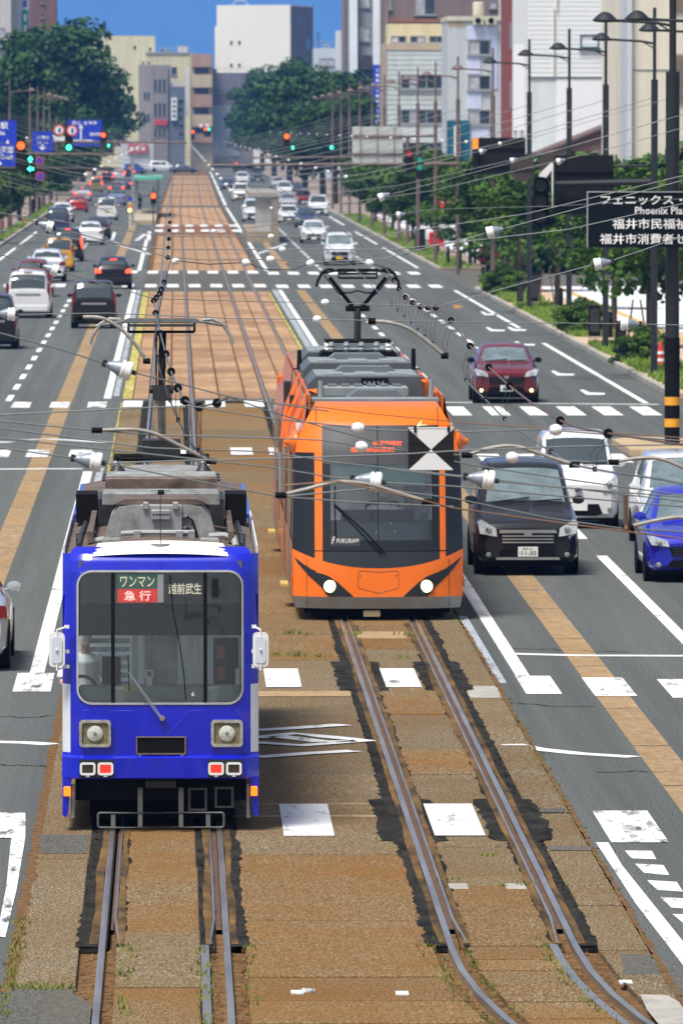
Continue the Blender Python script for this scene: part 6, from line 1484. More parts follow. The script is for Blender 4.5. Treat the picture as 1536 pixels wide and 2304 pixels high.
def crown_mesh(nm, rx, rz_, nclump, per, leaf, m, seed, flat=.0, ry=None):
    r = np.random.RandomState(seed); ry = ry or rx
    C = []
    while len(C) < nclump:
        p = r.uniform(-1, 1, 3); q = np.linalg.norm(p)
        if q > 1 or q < .38: continue
        if p[2] < -.75: continue
        k = 1+.16*mnoise.noise(Vector((p[0]*2.1+seed, p[1]*2.1, p[2]*2.1)))*2
        C.append(p*k)
    C = np.array(C)*np.array([rx, ry, rz_])
    V = []; cs = r.uniform(.55, 1.3, len(C))*(rx/3.9)
    for c, s in zip(C, cs):
        n = int(per*r.uniform(.6, 1.3)); d = r.normal(size=(n, 3)); d /= np.linalg.norm(d, axis=1)[:, None]
        d *= (r.uniform(.45, 1.0, n)**.6)[:, None]*s*1.35; d[:, 2] *= .62
        P = c+d
        nrm = d/np.maximum(np.linalg.norm(d, axis=1)[:, None], 1e-6)+r.normal(size=(n, 3))*.55+np.array([0, 0, .45]); nrm /= np.linalg.norm(nrm, axis=1)[:, None]
        a = np.cross(nrm, r.normal(size=(n, 3))); a /= np.linalg.norm(a, axis=1)[:, None]; b_ = np.cross(nrm, a)
        l = (leaf*r.uniform(.6, 1.3, n))[:, None]
        V.append(np.stack([P-a*l*.5, P+b_*l*.32, P+a*l*.5, P-b_*l*.32], 1).reshape(-1, 3))
    V = np.concatenate(V); nq = len(V)//4
    me = bpy.data.meshes.new(nm); me.vertices.add(len(V)); me.vertices.foreach_set('co', V.ravel()); me.loops.add(nq*4); me.loops.foreach_set('vertex_index', np.arange(nq*4, dtype=np.int32))
    me.polygons.add(nq); me.polygons.foreach_set('loop_start', np.arange(0, nq*4, 4, dtype=np.int32)); me.materials.append(m); me.update(calc_edges=True); me.validate()
    return me
def trunk_mesh(h, r0, seed, spread):
    r = random.Random(seed); mb = MB(); mb.tube([(0, 0, -.1), (r.uniform(-.1, .1), r.uniform(-.1, .1), h*.35), (r.uniform(-.2, .2), r.uniform(-.2, .2), h*.62)], [r0, r0*.8, r0*.6], 8)
    for k in range(6):
        a = k*1.05+r.uniform(-.3, .3); mb.tube([(0, 0, h*(.38+.04*k)), (math.cos(a)*spread*.35, math.sin(a)*spread*.35, h*(.55+.03*k)), (math.cos(a)*spread*.72, math.sin(a)*spread*.72, h*(.74+.03*k))], [r0*.5, r0*.34, r0*.12], 6)
    return mb.mesh('trunk', BARK, True)
BIGC = [crown_mesh('crown', 5.6, 6.2, 64, 190, .60, LEAF, s) for s in (1, 2, 3)]; BIGT = [trunk_mesh(14, .42, s, 4.6) for s in (1, 2, 3)]
SMC = [crown_mesh('crown', 2.3, 2.25, 60, 180, .25, LEAFN, s) for s in (11, 12, 13)]; SMT = [trunk_mesh(5.2, .12, s, 1.7) for s in (11, 12, 13)]
def tree(big, X, Y, H, label, k, group, w=1.0, name='broadleaf_tree', hz=1.0):
    if not big and 270 < Y < 380: hz = .74
    t = empty(name, (X, Y, .12), k*1.3, label, 'tree', group)
    if big:
        s = H/15.2; link('crown', BIGC[k % 3], t, (0, 0, H-6.2*s)).scale = (s*w, s*w, s); link('trunk', BIGT[k % 3], t).scale = (s, s, H/15.2)
    else:
        s = H/5.6; link('crown', SMC[k % 3], t, (0, 0, H-2.2*s*hz)).scale = (s*w, s*w, s*hz); link('trunk', SMT[k % 3], t).scale = (s, s, s)
    return t
TG = 'tall trees along the far road'
for k, (X, Y, H, w, lb) in enumerate(((-16.5, 800, 16.0, 1.0, 'tall green tree at the left edge above the blue road sign'), (-13.8, 905, 18.6, 1.15, 'largest dark tree on the left with the highest crown'), (-14.5, 1010, 17.2, 1.0, 'tall tree behind the largest left tree'), (-12.2, 1120, 15.6, 1.0, 'left tree reaching closest to the grey buildings'), (-12.0, 1260, 13.5, .9, 'smaller far left tree below the cream building'), (-18.5, 1060, 18.0, 1.1, 'tall tree in the back row on the left'),
      (15.2, 800, 11.6, .95, 'second tall right tree behind the thin poles'), (15.6, 890, 13.6, 1.05, 'third tall right tree in the row of poles'), (15.4, 1000, 14.4, 1.0, 'tall right tree in the middle of the far row'), (15.2, 1120, 15.2, 1.0, 'tall right tree below the white cube corner'), (14.8, 1260, 16.0, 1.0, 'far right tree in front of the white cube'), (14.5, 1400, 16.2, .95, 'last right tree at the end of the road'))):
    tree(True, X, Y, H, lb, k, TG, w)
SG = 'clipped street trees on the pavement'
for k, (X, Y, H, w, lb) in enumerate(((15.9, 251, 6.6, 1.05, 'street tree behind the dark direction sign'), (15.7, 279, 6.0, 1.0, 'street tree second from the direction sign'), (15.8, 304, 5.8, .95, 'street tree between the near lamp posts'), (15.3, 338, 5.9, 1.1, 'street tree beside the black signal back'), (15.2, 374, 5.9, 1.2, 'street tree at the kerb corner before the side street'),
      (15.6, 446, 5.4, .9, 'first street tree past the side street by the red post box'), (15.3, 492, 5.6, 1.15, 'street tree behind the round red bus stop sign'), (15.2, 540, 5.8, 1.15, 'street tree below the blank sign back'), (15.2, 590, 5.6, 1.1, 'street tree in the right row before the tall trees'), (15.2, 640, 5.6, 1.1, 'last low street tree of the right row'),
      (-12.6, 540, 5.6, 1.1, 'street tree under the left blue road sign'), (-12.8, 610, 5.2, 1.0, 'second street tree on the left pavement'), (-12.6, 680, 5.6, 1.1, 'third street tree on the left pavement'), (-12.6, 760, 6.2, 1.1, 'street tree under the left bus lane sign'), (-12.4, 850, 6.5, 1.2, 'far street tree behind the left queue of cars'), (-12.2, 950, 7.0, 1.2, 'dark street tree at the foot of the tall left trees'))):
    tree(False, X, Y, H, lb, k, SG, w, 'street_tree')
# stakes beside the near street trees
for k, (X, Y) in enumerate(((15.9, 251), (15.7, 279), (15.3, 338), (15.2, 374))):
    t = empty('tree_stake', (X-.45, Y-.5, .13), 0, ['wooden stake frame under the tree behind the direction sign', 'wooden stake frame under the second tree from the sign', 'wooden stake frame by the black signal back tree', 'wooden stake frame at the kerb corner tree'][k], 'stake', 'stakes that hold the street trees')
    for s in (-1, 1): mb = MB(); mb.tube([(s*.35, 0, 0), (s*.12, .3, 1.6)], .035, 6); mb.build('stake', mat('stake_wood', (.26,.21,.14), .9), t)
    mb = MB(); mb.tube([(-.3, .2, 1.3), (.3, .2, 1.3)], .03, 6); mb.build('crossbar', mat('stake_wood2', (.24,.19,.13), .9), t)
# planting strips: grass and low cover nobody could count
gb = MB(); r = random.Random(8)
def grass_strip(x0, x1, y0, y1, n, h):
    for _ in range(n):
        bx, by = r.uniform(x0, x1), r.uniform(y0, y1); hh = h*r.uniform(.5, 1.2); lx = r.uniform(-.6, .6)*hh; w = .04+hh*.14
        gb.add([(bx-w, by, .14), (bx+w, by+r.uniform(-w, w), .14), (bx+lx, by+r.uniform(-.3, .3)*hh, .14+hh)], [(0, 1, 2)])
for (y0, y1) in ((234, 247), (250, 266), (269, 283), (293, 301), (306, 345), (350, 384), (438, 470), (478, 560), (570, 700)): grass_strip(13.85, 15.5, y0, y1, int((y1-y0)*60 if y0 < 400 else (y1-y0)*14), .20)
for (y0, y1) in ((440, 520), (530, 640), (650, 800)): grass_strip(-11.9, -11.05, y0, y1, int((y1-y0)*5), .2)
tag(gb.build('verge_grass', M['grass'], None, fix=False), 'bright green grass along the kerb under the street trees', 'grass', kind='stuff')
def shrub(X, Y, s, lb):
    t = empty('shrub', (X, Y, .13), s, lb, 'shrub', 'shrubs on the planting strip'); o = link('foliage', SMC[int(Y) % 3], t, (0, 0, .35*s)); o.scale = (.26*s, .26*s, .2*s); mb = MB()
    for k in range(3): mb.tube([(0, 0, 0), (.12*math.cos(k*2.1)*s, .12*math.sin(k*2.1)*s, .5*s)], .012, 5)
    mb.build('stems', BARK, t)
for k, (X, Y, s, lb) in enumerate(((14.5, 262, 1.4, 'low shrub at the foot of the lamp post nearest the maroon car'), (14.4, 297, 1.5, 'round shrub on the kerb island'), (14.3, 366, 1.5, 'shrub at the kerb corner before the side street'), (19.6, 440, 6.5, 'tall bright shrub in front of the rusty gable'), (21.5, 430, 7.0, 'tall bright shrub between the two dark lamp posts'), (24.0, 425, 7.0, 'bright shrub at the right picture edge'), (-12.0, 455, 1.6, 'low shrub on the left verge'))): shrub(X, Y, s, lb)

# ================================================================== street lamps
DKP = mat('lamp_post_dark', (.012,.016,.018), .5, var=.2); BRP = mat('lamp_post_brown', (.145,.10,.085), .6, var=.15)
def lamp_post_mesh(m, key, side):
    d = {}
    mb = MB(); mb.tube([(0, 0, 0), (0, 0, 8.7)], .10, 12); d['lower_post'] = mb.mesh('lower_post', m, True)
    mb = MB(); mb.tube([(0, 0, 8.7), (0, 0, 10.8)], .052, 10); d['upper_post'] = mb.mesh('upper_post', m, True)
    mb = MB(); s = side; mb.tube([(0, 0, 9.75), (s*.4, 0, 9.82), (s*1.15, 0, 9.86)], .035, 8); mb.tube([(0, 0, 9.6), (s*.35, 0, 9.8)], .02, 6); d['arm'] = mb.mesh('arm', m, True)
    mb = MB(); mb.lathe([(.02, .19), (.10, .17), (.18, .11), (.25, .04), (.30, .0), (.27, -.03), (.2, -.05), (.02, -.06)], (s*1.55, 0, 9.88), 'z', 18); mb.box(min(s*1.1, s*1.42), max(s*1.1, s*1.42), -.11, .11, 9.83, 9.90, .02); d['lamp_head'] = mb.mesh('lamp_head', m if key == 'd' else m, True)
    return d
LPM = {(a, b): lamp_post_mesh(m, a, b) for a, m in (('d', DKP), ('b', BRP)) for b in (-1, 1)}
def lamp_post(X, Y, key, side, label, sc=1.0, bands=False, z=.12):
    t = empty('street_lamp', (X, Y, z), 0, label, 'street lamp', 'street lamps on both pavements')
    for n, me in LPM[(key, side)].items():
        o = link(n, me, t)
        if 'post' in n: o.scale = (sc, sc, 1)
    if bands:
        mb = MB(); mb.cyl((0, 0, 0), .178, 2.6, 14); mb.build('sleeve', M['black'], t, smooth=True)
        for z0 in (.55, 1.05): mb = MB(); mb.cyl((0, 0, z0), .182, .19, 14); mb.build('yellow_band', mat('band_yellow', (.75,.36,.02), .6), t, smooth=True)
    return t
RL = ((11.4, 193.5, 'd', 'thick dark lamp post with two yellow bands at its foot'), (12.0, 191, 'd', 'dark lamp post outside the picture whose lamp reaches in highest'), (14.1, 223.5, 'd', 'dark lamp post outside the picture with the second highest lamp'), (14.02, 247, 'd', 'dark lamp post behind the direction sign'), (14.05, 275.5, 'd', 'dark lamp post before the rusty gable peak'), (14.0, 300, 'd', 'dark lamp post in front of the white warehouse middle'), (14.05, 335, 'd', 'dark lamp post at the left edge of the white warehouse'),
      (14.0, 372, 'b', 'brown lamp post in front of the lilac panelled building'), (14.0, 418, 'b', 'brown lamp post carrying the signal arm'), (14.0, 454, 'b', 'brown lamp post by the round red bus stop sign'), (14.0, 487, 'b', 'brown lamp post before the strip windows'), (14.0, 528, 'b', 'brown lamp post at the left end of the strip windows'), (14.0, 565, 'b', 'brown lamp post near the blank sign back'), (14.0, 600, 'b', 'brown lamp post before the blue banner'), (14.0, 640, 'b', 'thin brown lamp post right in the tall tree row'), (14.0, 678, 'b', 'second thin post in the tall tree row'), (14.0, 712, 'b', 'third thin post in the tall tree row'), (14.0, 750, 'b', 'farthest thin post in the tall tree row'))
for i, (X, Y, k, lb) in enumerate(RL): lamp_post(X, Y, k, -1, lb, 1.6 if i == 0 else 1.0, i == 0, 0 if i < 2 else .12)
for X, Y, lb in ((-11.6, 595, 'brown lamp post at the left edge over the pavement'), (-11.6, 678, 'second brown lamp post from the left edge'), (-11.6, 716, 'third brown lamp post from the left edge'), (-11.6, 750, 'fourth brown lamp post from the left edge'), (-11.6, 785, 'fifth brown lamp post from the left edge'), (-11.6, 830, 'far brown lamp post before the big left tree')):
    lamp_post(X, Y, 'b', 1, lb)
# base of the traffic island under the banded post
mb = MB(); mb.prism([(-.9, -3.5), (.9, -3.5), (1.0, 3), (.5, 4.5), (-.5, 4.5), (-1.0, 3)], -.05, .14, 'xy'); o = mb.build('traffic_island', mat('island_tan', (.46,.34,.20), .9, var=.15)); o.location = (11.2, 194, 0); o['kind'] = 'structure'

# ================================================================== signals and signs
def px_at(px, py, Y): return AT(px, py, Y)
def signal_head(X, Y, z, lenses, label, group='traffic signals over the road', arrows=None, back=False):
    """upright three lens head; z is its centre"""
    t = empty('traffic_signal', (X, Y, z), 0, label, 'traffic signal', group)
    mb = MB(); mb.prism(rrect(.40, 1.16, .12, 4), -.08, .10); mb.build('housing', M['darksteel'] if not back else M['black'], t)
    for i, m in enumerate(lenses):
        zz = .37-.37*i
        yf = -.08
        mb = MB(); mb.cyl((0, yf, zz), .145, -.015, 18, 'y'); mb.build('lens', m, t)
        mb = MB(); n = 12; rows = []
        for yy in (yf, yf-.28): rows.append([(.165*math.cos(math.pi*(-.1+1.2*j/n)), yy, zz+.165*math.sin(math.pi*(-.1+1.2*j/n))) for j in range(n+1)])
        mb.grid(rows); mb.build('visor', M['black'], t, fix=False)
    if arrows:
        ab = empty('arrow_panel', (.36, 0, -.32)); ab.parent = t
        mb = MB(); mb.prism(rrect(.36, .36*len(arrows)+.05, .08, 4), -.06, .08); mb.build('housing', M['black'], ab)
        for i, a in enumerate(arrows):
            zz = .17*(len(arrows)-1)-.36*i; pts = [(0, .13), (.12, .0), (.05, 0), (.05, -.13), (-.05, -.13), (-.05, 0), (-.12, 0)]
            if a == 'left': pts = [(-p[1], p[0]) for p in pts]
            mb = MB(); mb.prism([(p[0], p[1]+zz) for p in pts], -.085, -.055); mb.build('arrow_lens', M['sig_green'], ab)
    return t
DL = mat('lens_off', (.03,.03,.032), .3)
def hang_arm(name, label, Y, x0, x1, z, m, drop=None, r=.07, post=None, cat='gantry'):
    t = empty(name, (x1, Y, z), 0, label, cat); mb = MB(); mb.tube([(x0-x1, 0, -.06), (0, 0, 0)], [r*.75, r], 8); mb.build('arm', m, t, smooth=True)
    if post is not None: mb = MB(); mb.tube([(post-x1, 0, -z+.12), (post-x1, 0, 1.2)], .13, 10); mb.tube([(0, 0, 0), (post-x1, 0, .0)], r, 8); mb.build('post', m, t, smooth=True)
    return t
P_ = AT(47, 327, 320); signal_head(P_.x, 320, P_.z-.37, [M['sig_red'], DL, DL], 'signal with red disc and green up and left arrows at the left edge', arrows=('up', 'left'))
A_ = AT(0, 376, 321); hang_arm('gantry', 'thick dark signal arm reaching in from the left edge', 321, AT(255, 372, 321).x, -11.3, A_.z, M['darksteel'], r=.10, post=-11.4)
P_ = AT(155, 331, 432); signal_head(P_.x, 432, P_.z+.37, [DL, DL, M['sig_green']], 'signal with one green disc below the round signs')
hang_arm('gantry', 'brown signal arm under the bus lane sign', 433, AT(260, 352, 433).x, -11.4, AT(100, 344, 433).z, BRP, post=-11.45)
P_ = AT(232, 303, 560); signal_head(P_.x, 560, P_.z-.37, [M['sig_red'], DL, DL], 'signal with red disc and green arrow beside the far blue sign', arrows=('up',))
hang_arm('gantry', 'far brown arm carrying the big blue sign on the left', 561, AT(420, 335, 561).x, -11.4, AT(200, 318, 561).z, BRP, r=.09, post=-11.5)
P_ = AT(645, 306, 520); signal_head(P_.x, 520, P_.z-.37, [M['sig_red'], DL, DL], 'signal with red disc and green arrow above the right lanes', arrows=('up',))
hang_arm('gantry', 'thin brown arm above the tram stop wall', 521, AT(560, 360, 521).x, 14.2, AT(700, 352, 521).z, BRP, post=14.35)
P_ = AT(920, 345, 417); signal_head(P_.x, 417, P_.z-.37, [M['sig_dim_red'], DL, DL], 'dull red signal on the brown arm left of the dark sign backs')
P_ = AT(944, 362, 416.5); signal_head(P_.x, 416.5, P_.z-.3, [M['sig_dim_green'], M['sig_dim_green'], DL], 'dull green double signal right of the dull red one')
hang_arm('gantry', 'long brown signal arm on the brown post', 417.6, AT(470, 372, 417.6).x, 14.0, AT(900, 368, 417.6).z, BRP, r=.09)
for (px, py, Yv, m, lb) in ((434, 303, 1500, M['sig_red'], 'tiny red signal at the far crossing'), (462, 297, 1501, M['sig_red'], 'tiny red signal beside green at the far crossing'), (470, 297, 1502, M['sig_green'], 'tiny green signal at the far crossing'), (636, 370, 1400, M['sig_red'], 'tiny red signal above the far lanes on the right'), (532, 376, 1420, M['sig_red'], 'tiny red lamp above the far track side'), (746, 341, 700, M['sig_green'], 'small green signal in front of the right trees')):
    P_ = AT(px, py, Yv); t = signal_head(P_.x, Yv, P_.z, [m, DL, DL], lb, 'small far signals'); t.scale = (1.5, 1, 1.5) if Yv > 1000 else (1, 1, 1)
P_ = AT(345, 448, 640); t = empty('pedestrian_signal', (P_.x, 640, .0), 0, 'pedestrian signal showing red beside the tram stop', 'pedestrian signal'); mb = MB(); mb.tube([(0, .1, 0), (0, .1, 3)], .05, 8); mb.build('post', M['darksteel'], t); mb = MB(); mb.box(-.22, .22, -.1, .1, 1.5, 2.5, .03); mb.build('housing', M['black'], t); mb = MB(); mb.box(-.15, .15, -.13, -.1, 2.05, 2.4); mb.build('red_lens', M['sig_red'], t)
# near signal seen edge on, and the dark backs of signs
P_ = AT(1216, 452, 247); t = empty('traffic_signal', (P_.x, 247, P_.z), 0, 'black hooded signal hanging at the end of the near arm', 'traffic signal', 'traffic signals over the road')
mb = MB(); mb.prism(rrect(.46, 1.42, .16, 4), -.05, .14); mb.build('housing', M['black'], t)
for i in range(3):
    zz = .46-.46*i; mb = MB(); n = 12; rows = []
    for yy in (-.05, -.42): rows.append([(.215*math.cos(math.pi*(-.12+1.24*j/n)), yy, zz+.215*math.sin(math.pi*(-.12+1.24*j/n))) for j in range(n+1)])
    mb.grid(rows); mb.build('visor', M['blackgloss'] if i == 0 else M['black'], t, fix=False); mb = MB(); mb.cyl((0, -.052, zz), .18, -.01, 16, 'y'); mb.build('lens', DL, t)
mb = MB(); mb.prism([(.02, .5), (.36, .95), (.36, 1.12), (.30, 1.12), (-.05, .78)], .16, .20); mb.prism([(.33, -.2), (.37, -.2), (.37, 1.1), (.33, 1.1)], .14, .18); mb.build('white_bracket', M['white'], t)
hang_arm('gantry', 'thick dark arm holding the near signal and sign backs', 247.3, AT(1246, 420, 247.3).x, 14.0, AT(1470, 408, 247.3).z, DKP, r=.11)
SB = mat('sign_back_dark', (.012,.012,.013), .7, var=.15, spec=.2)
def sign_back(nm, lb, x0, x1, y0, y1, Y, m, ribs=2, cat='sign', arm=None):
    A, B_ = AT(x0, y1, Y), AT(x1, y0, Y); t = empty(nm, ((A.x+B_.x)/2, Y, A.z), 0, lb, cat); w, h = (B_.x-A.x), B_.z-A.z
    mb = MB(); mb.box(-w/2, w/2, 0, .05, 0, h); mb.build('plate', m, t)
    for i in range(ribs): mb = MB(); z = h*(i+.5)/ribs; mb.box(-w/2+.02, w/2-.02, -.07, 0, z-.05, z+.05); mb.build('rail', m if m is SB else BRP, t)
    for i in range(3): mb = MB(); x = -w/2+w*(i+.5)/3; mb.box(x-.035, x+.035, -.035, 0, .02, h-.02); mb.build('rib', m if m is SB else mat('rib_olive', (.25,.24,.18), .7), t)
    return t
sign_back('road_sign', 'dark square back of a sign above the direction sign', 1246, 1380, 349, 482, 247.6, SB); sign_back('road_sign', 'wide dark sign back with an orange corner', 1062, 1182, 309, 392, 300, SB)
P_ = AT(1069, 322, 299.8); mb = MB(); mb.box(P_.x-.1, P_.x+.1, 299.68, 299.84, P_.z-.2, P_.z+.2); tag(mb.build('orange_patch', mat('orange_panel', (.85,.24,.01), .5, emit=.3, ecol=(1,.3,.02))), 'small orange panel on the corner of the wide dark sign back', 'panel')  # plain orange patch with a weak emission of its own
hang_arm('gantry', 'dark arm running behind the round sign back', 300.3, AT(1066, 352, 300.3).x, 14.0, AT(1290, 348, 300.3).z, DKP, r=.08)
P_ = AT(1175, 380, 247.2); mb = MB(); mb.cyl((0, 0, 0), .37, .04, 26, 'y'); mb.box(-.33, .33, -.05, 0, .0, .06); o = mb.build('round_sign', mat('round_back', (.06,.045,.04), .6)); o.location = P_; tag(o, 'round brown back of a sign left of the hooded signal', 'sign')
P_ = AT(1240, 368, 250); mb = MB(); mb.cyl((0, 0, 0), .37, .04, 26, 'y'); o = mb.build('round_sign', mat('round_back2', (.06,.045,.04), .6)); o.location = P_; tag(o, 'second round sign back half behind the dark square one', 'sign')
hang_arm('gantry', 'short dark arm carrying the two round sign backs', 250.2, AT(1150, 372, 250.2).x, 14.0, AT(1290, 372, 250.2).z, DKP, r=.045)
sign_back('road_sign', 'pale ribbed back of a road sign above the right trees', 792, 906, 284, 367, 455, mat('pale_back', (.50,.53,.52), .6, var=.08), 2); hang_arm('gantry', 'brown double arm holding the pale sign back', 454.6, AT(796, 306, 454.6).x, 14.0, AT(980, 305, 454.6).z, BRP, r=.07)
# direction sign
YS = 192.9; A, B_ = AT(1322, 556, YS), AT(1322, 432, YS); sw_ = 2.95; t = empty('direction_sign', (A.x+sw_/2, YS, A.z), 0, 'dark direction sign with white lettering on the banded post', 'sign'); hh = B_.z-A.z
mb = MB(); mb.box(-sw_/2, sw_/2, 0, .06, 0, hh); mb.build('plate', mat('sign_dark', (.003,.006,.009), .7, spec=.15), t)
mb = MB(); mb.box(-sw_/2-.02, -sw_/2, -.02, .06, 0, hh+.02); mb.box(-sw_/2, sw_/2, -.02, .06, hh, hh+.02); mb.build('edge_trim', mat('trim', (.55,.57,.58), .4, .5), t)
sS = SC(YS)
def sx(px): return (px-1322)/sS-sw_/2
def sz(py): return (556-py)/sS
LW = M['lettering_white']
def stext(tx, x0, cw_, n, py, h, bold=.012): w = cw_*n/sS; text(tx, w, h/sS, (sx(x0)+w/2, -.012, sz(py)), LW, t, bold=bold)
stext('フェニックス・プラザ', 1351, 29.0, 9.6, 449, 22, .014); stext('Phoenix Plaza', 1428, 126/13, 13, 473, 17, .012); stext('福井市民福祉会館', 1377, 28.3, 8, 503, 24, .012); stext('福井市消費者センター', 1349, 28.3, 9.8, 537, 24, .012)
mb = MB(); mb.tube([(11.4-(A.x+sw_/2), .25, .3), (11.4-(A.x+sw_/2)-1.6, .1, .3)], .05, 8); mb.tube([(11.4-(A.x+sw_/2), .25, hh-.3), (11.4-(A.x+sw_/2)-1.6, .1, hh-.3)], .05, 8); mb.build('bracket', DKP, t)
# blue signs on the left
SBL = mat('sign_blue', (.012,.045,.52), .4)
def blue_sign(lb, x0, x1, y0, y1, Y, name='road_sign'):
    A, B_ = AT(x0, y1, Y), AT(x1, y0, Y); t = empty(name, ((A.x+B_.x)/2, Y, A.z), 0, lb, 'sign'); w, h = B_.x-A.x, B_.z-A.z
    mb = MB(); mb.box(-w/2, w/2, 0, .05, 0, h); mb.build('plate', SBL, t); return t, w, h, SC(Y)
t, w, h, s_ = blue_sign('big blue road sign at the left edge pointing to the coast', -110, 37, 270, 380, 331)
def bt(tx, cx, cy, ww, hh2, x0=-110, y1=380): text(tx, ww/s_, hh2/s_, ((cx-x0)/s_-w/2, -.012, (y1-cy)/s_), LW, t, bold=.012)
bt('福井駅', -8, 282, 52, 16); bt('Fukui Sta.', -10, 298, 46, 10); bt('越前海岸', 2, 337, 56, 18); bt('Echizen Coast', -4, 352, 66, 11)
for (cx, cy) in ((17, 318), (0, 366)): mb = MB(); X0 = (cx+110)/s_-w/2; Z0 = (380-cy)/s_; mb.prism([(X0-.07, Z0-.07), (X0+.07, Z0-.07), (X0, Z0+.09)], -.012, 0); mb.build('arrow', LW, t)
t, w, h, s_ = blue_sign('square blue bus lane sign with a white down arrow', 72, 119, 295, 341, 434)
bt('バス専用', 96, 309, 28, 8, 72, 341); bt('7-9', 88, 321, 9, 6, 72, 341); bt('7-9', 103, 321, 9, 6, 72, 341)
mb = MB(); c = 0; z0 = (341-331)/s_; mb.prism([(-.05, z0+.14), (-.05, z0+.02), (-.2, z0+.02), (0, z0-.15), (.2, z0+.02), (.05, z0+.02), (.05, z0+.14)], -.012, 0); mb.build('arrow', LW, t)
t, w, h, s_ = blue_sign('large blue road sign further up on the left', 153, 229, 269, 328, 562)
bt('勝山  永平寺', 190, 276, 56, 9, 153, 328); bt('福井駅', 214, 301, 26, 8, 153, 328); mb = MB(); z0 = (328-312)/s_; x_ = (182-153)/s_-w/2; mb.box(x_-.05, x_+.05, -.012, 0, z0-.2, z0+.75); mb.prism([(x_-.17, z0+.7), (x_+.17, z0+.7), (x_, z0+.98)], -.012, 0); mb.build('arrow', LW, t); mb = MB(); mb.box((163-153)/s_-w/2, (208-153)/s_-w/2, -.012, 0, (328-319)/s_, (328-314)/s_); mb.build('route_bar', LW, t)
for k, (px, py, lb) in enumerate(((133, 292, 'round red rimmed sign above the white plate'), (162, 293, 'round red rimmed sign touching the large blue sign'))):
    P_ = AT(px, py, 431); t = empty('round_sign', P_, 0, lb, 'sign'); mb = MB(); mb.cyl((0, 0, 0), .29, -.03, 24, 'y'); mb.build('rim', mat('rim_red', (.62,.06,.03), .5), t); mb = MB(); mb.cyl((0, -.03, 0), .21, -.01, 22, 'y'); mb.build('face', M['white'], t)
    mb = MB(); mb.box(-.04, .08, -.05, -.04, -.13, .12); mb.build('symbol', mat('symbol_blue', (.04,.08,.4), .5), t)
P_ = AT(133, 311, 431); mb = MB(); mb.box(-.28, .28, 0, .03, -.11, .11); o = mb.build('sign_plate', M['white']); o.location = P_; tag(o, 'small white plate under the round signs', 'sign')
for (px, py, lb) in ((88, 362, 'small blue and red no parking disc under the bus lane sign'), (90, 396, 'lower blue and red no parking disc on the left post')):
    P_ = AT(px, py, 470); t = empty('parking_sign', P_, 0, lb, 'sign'); mb = MB(); mb.cyl((0, 0, 0), .26, -.03, 20, 'y'); mb.build('rim', mat('rim_red2', (.55,.06,.06), .5), t); mb = MB(); mb.cyl((0, -.03, 0), .19, -.01, 20, 'y'); mb.build('face', SBL, t); mb = MB(); mb.prism([(-.14, .12), (-.12, .14), (.14, -.12), (.12, -.14)], -.05, -.035); mb.build('slash', mat('rim_red3', (.55,.06,.06), .5), t)
for (px, py, lb) in ((452, 281, 'left of the two pale round signs at the road end'), (466, 281, 'right of the two pale round signs at the road end')):
    P_ = AT(px, py, 1498); t = empty('round_sign', P_, 0, lb, 'sign'); mb = MB(); mb.cyl((0, 0, 0), .5, -.03, 20, 'y'); mb.build('rim', mat('rim_pink', (.6,.12,.15), .5), t); mb = MB(); mb.cyl((0, -.03, 0), .36, -.01, 20, 'y'); mb.build('face', M['white'], t)
# the diamond board hung from the wires
YW = 62.0; P0, P1 = AT(917, 1057, YW), AT(1020, 963, YW); t = empty('section_board', ((P0.x+P1.x)/2, YW-.1, P0.z), 0, 'black and white crossed board hanging from the wires over the orange tram', 'sign'); w, h = P1.x-P0.x, P1.z-P0.z
mb = MB(); mb.box(-w/2, w/2, 0, .012, 0, h); mb.build('plate', M['blackgloss'], t)
for s in (0, 1):
    mb = MB(); zt_, zc = (h, h*.5) if s else (0, h*.5); mb.prism([(-w/2+.003, zt_-(.003 if s else -.003)), (w/2-.003, zt_-(.003 if s else -.003)), (0, zc)], -.004, 0); mb.build('white_triangle', M['white'], t)
mb = MB(); mb.box(-w/2, w/2, -.006, .014, h, h+.01); mb.build('top_edge', M['white'], t)
for x in (-w*.35, w*.38): mb = MB(); mb.tube([(x, -.01, h-.03), (x, -.01, h+.02)], .010, 6); mb.build('clip', M['black'], t)

# ================================================================== street furniture
def bollard(X, Y, h, r_, lb, m='black', nm='bollard', grp='black bollards on the planting strip'):
    t = empty(nm, (X, Y, .13), 0, lb, 'bollard', grp); mb = MB(); mb.lathe([(r_*1.1, 0), (r_*1.1, .05), (r_, .07), (r_, h*.88), (r_*.8, h*.96), (r_*.3, h)], (0, 0, 0), 'z', 12); mb.build('post', M[m], t, smooth=True); mb = MB(); mb.cyl((0, 0, h*.78), r_*1.05, .05, 12); mb.build('ring', M['darksteel'], t); return t
for k, (px, py, h, lb) in enumerate(((1086, 652, .95, 'thin bollard left of the black cabinet at the corner'), (1190, 668, .95, 'bollard right of the kerb corner tree'), (1262, 705, .9, 'short bollard left of the middle lamp post'), (1372, 768, .9, 'bollard at the foot of the kerb island lamp post'), (1310, 742, .9, 'thin bollard before the planter cabinet'), (1500, 845, .9, 'bollard beside the red and white cone'), (1008, 600, 1.0, 'left bollard by the post box'), (1035, 610, 1.0, 'right bollard by the post box'), (1068, 598, .9, 'thin green bollard on the far pavement'), (1090, 598, .9, 'second thin bollard on the far pavement'))):
    p = G(px, py); bollard(p.x, p.y, h, .08, lb)
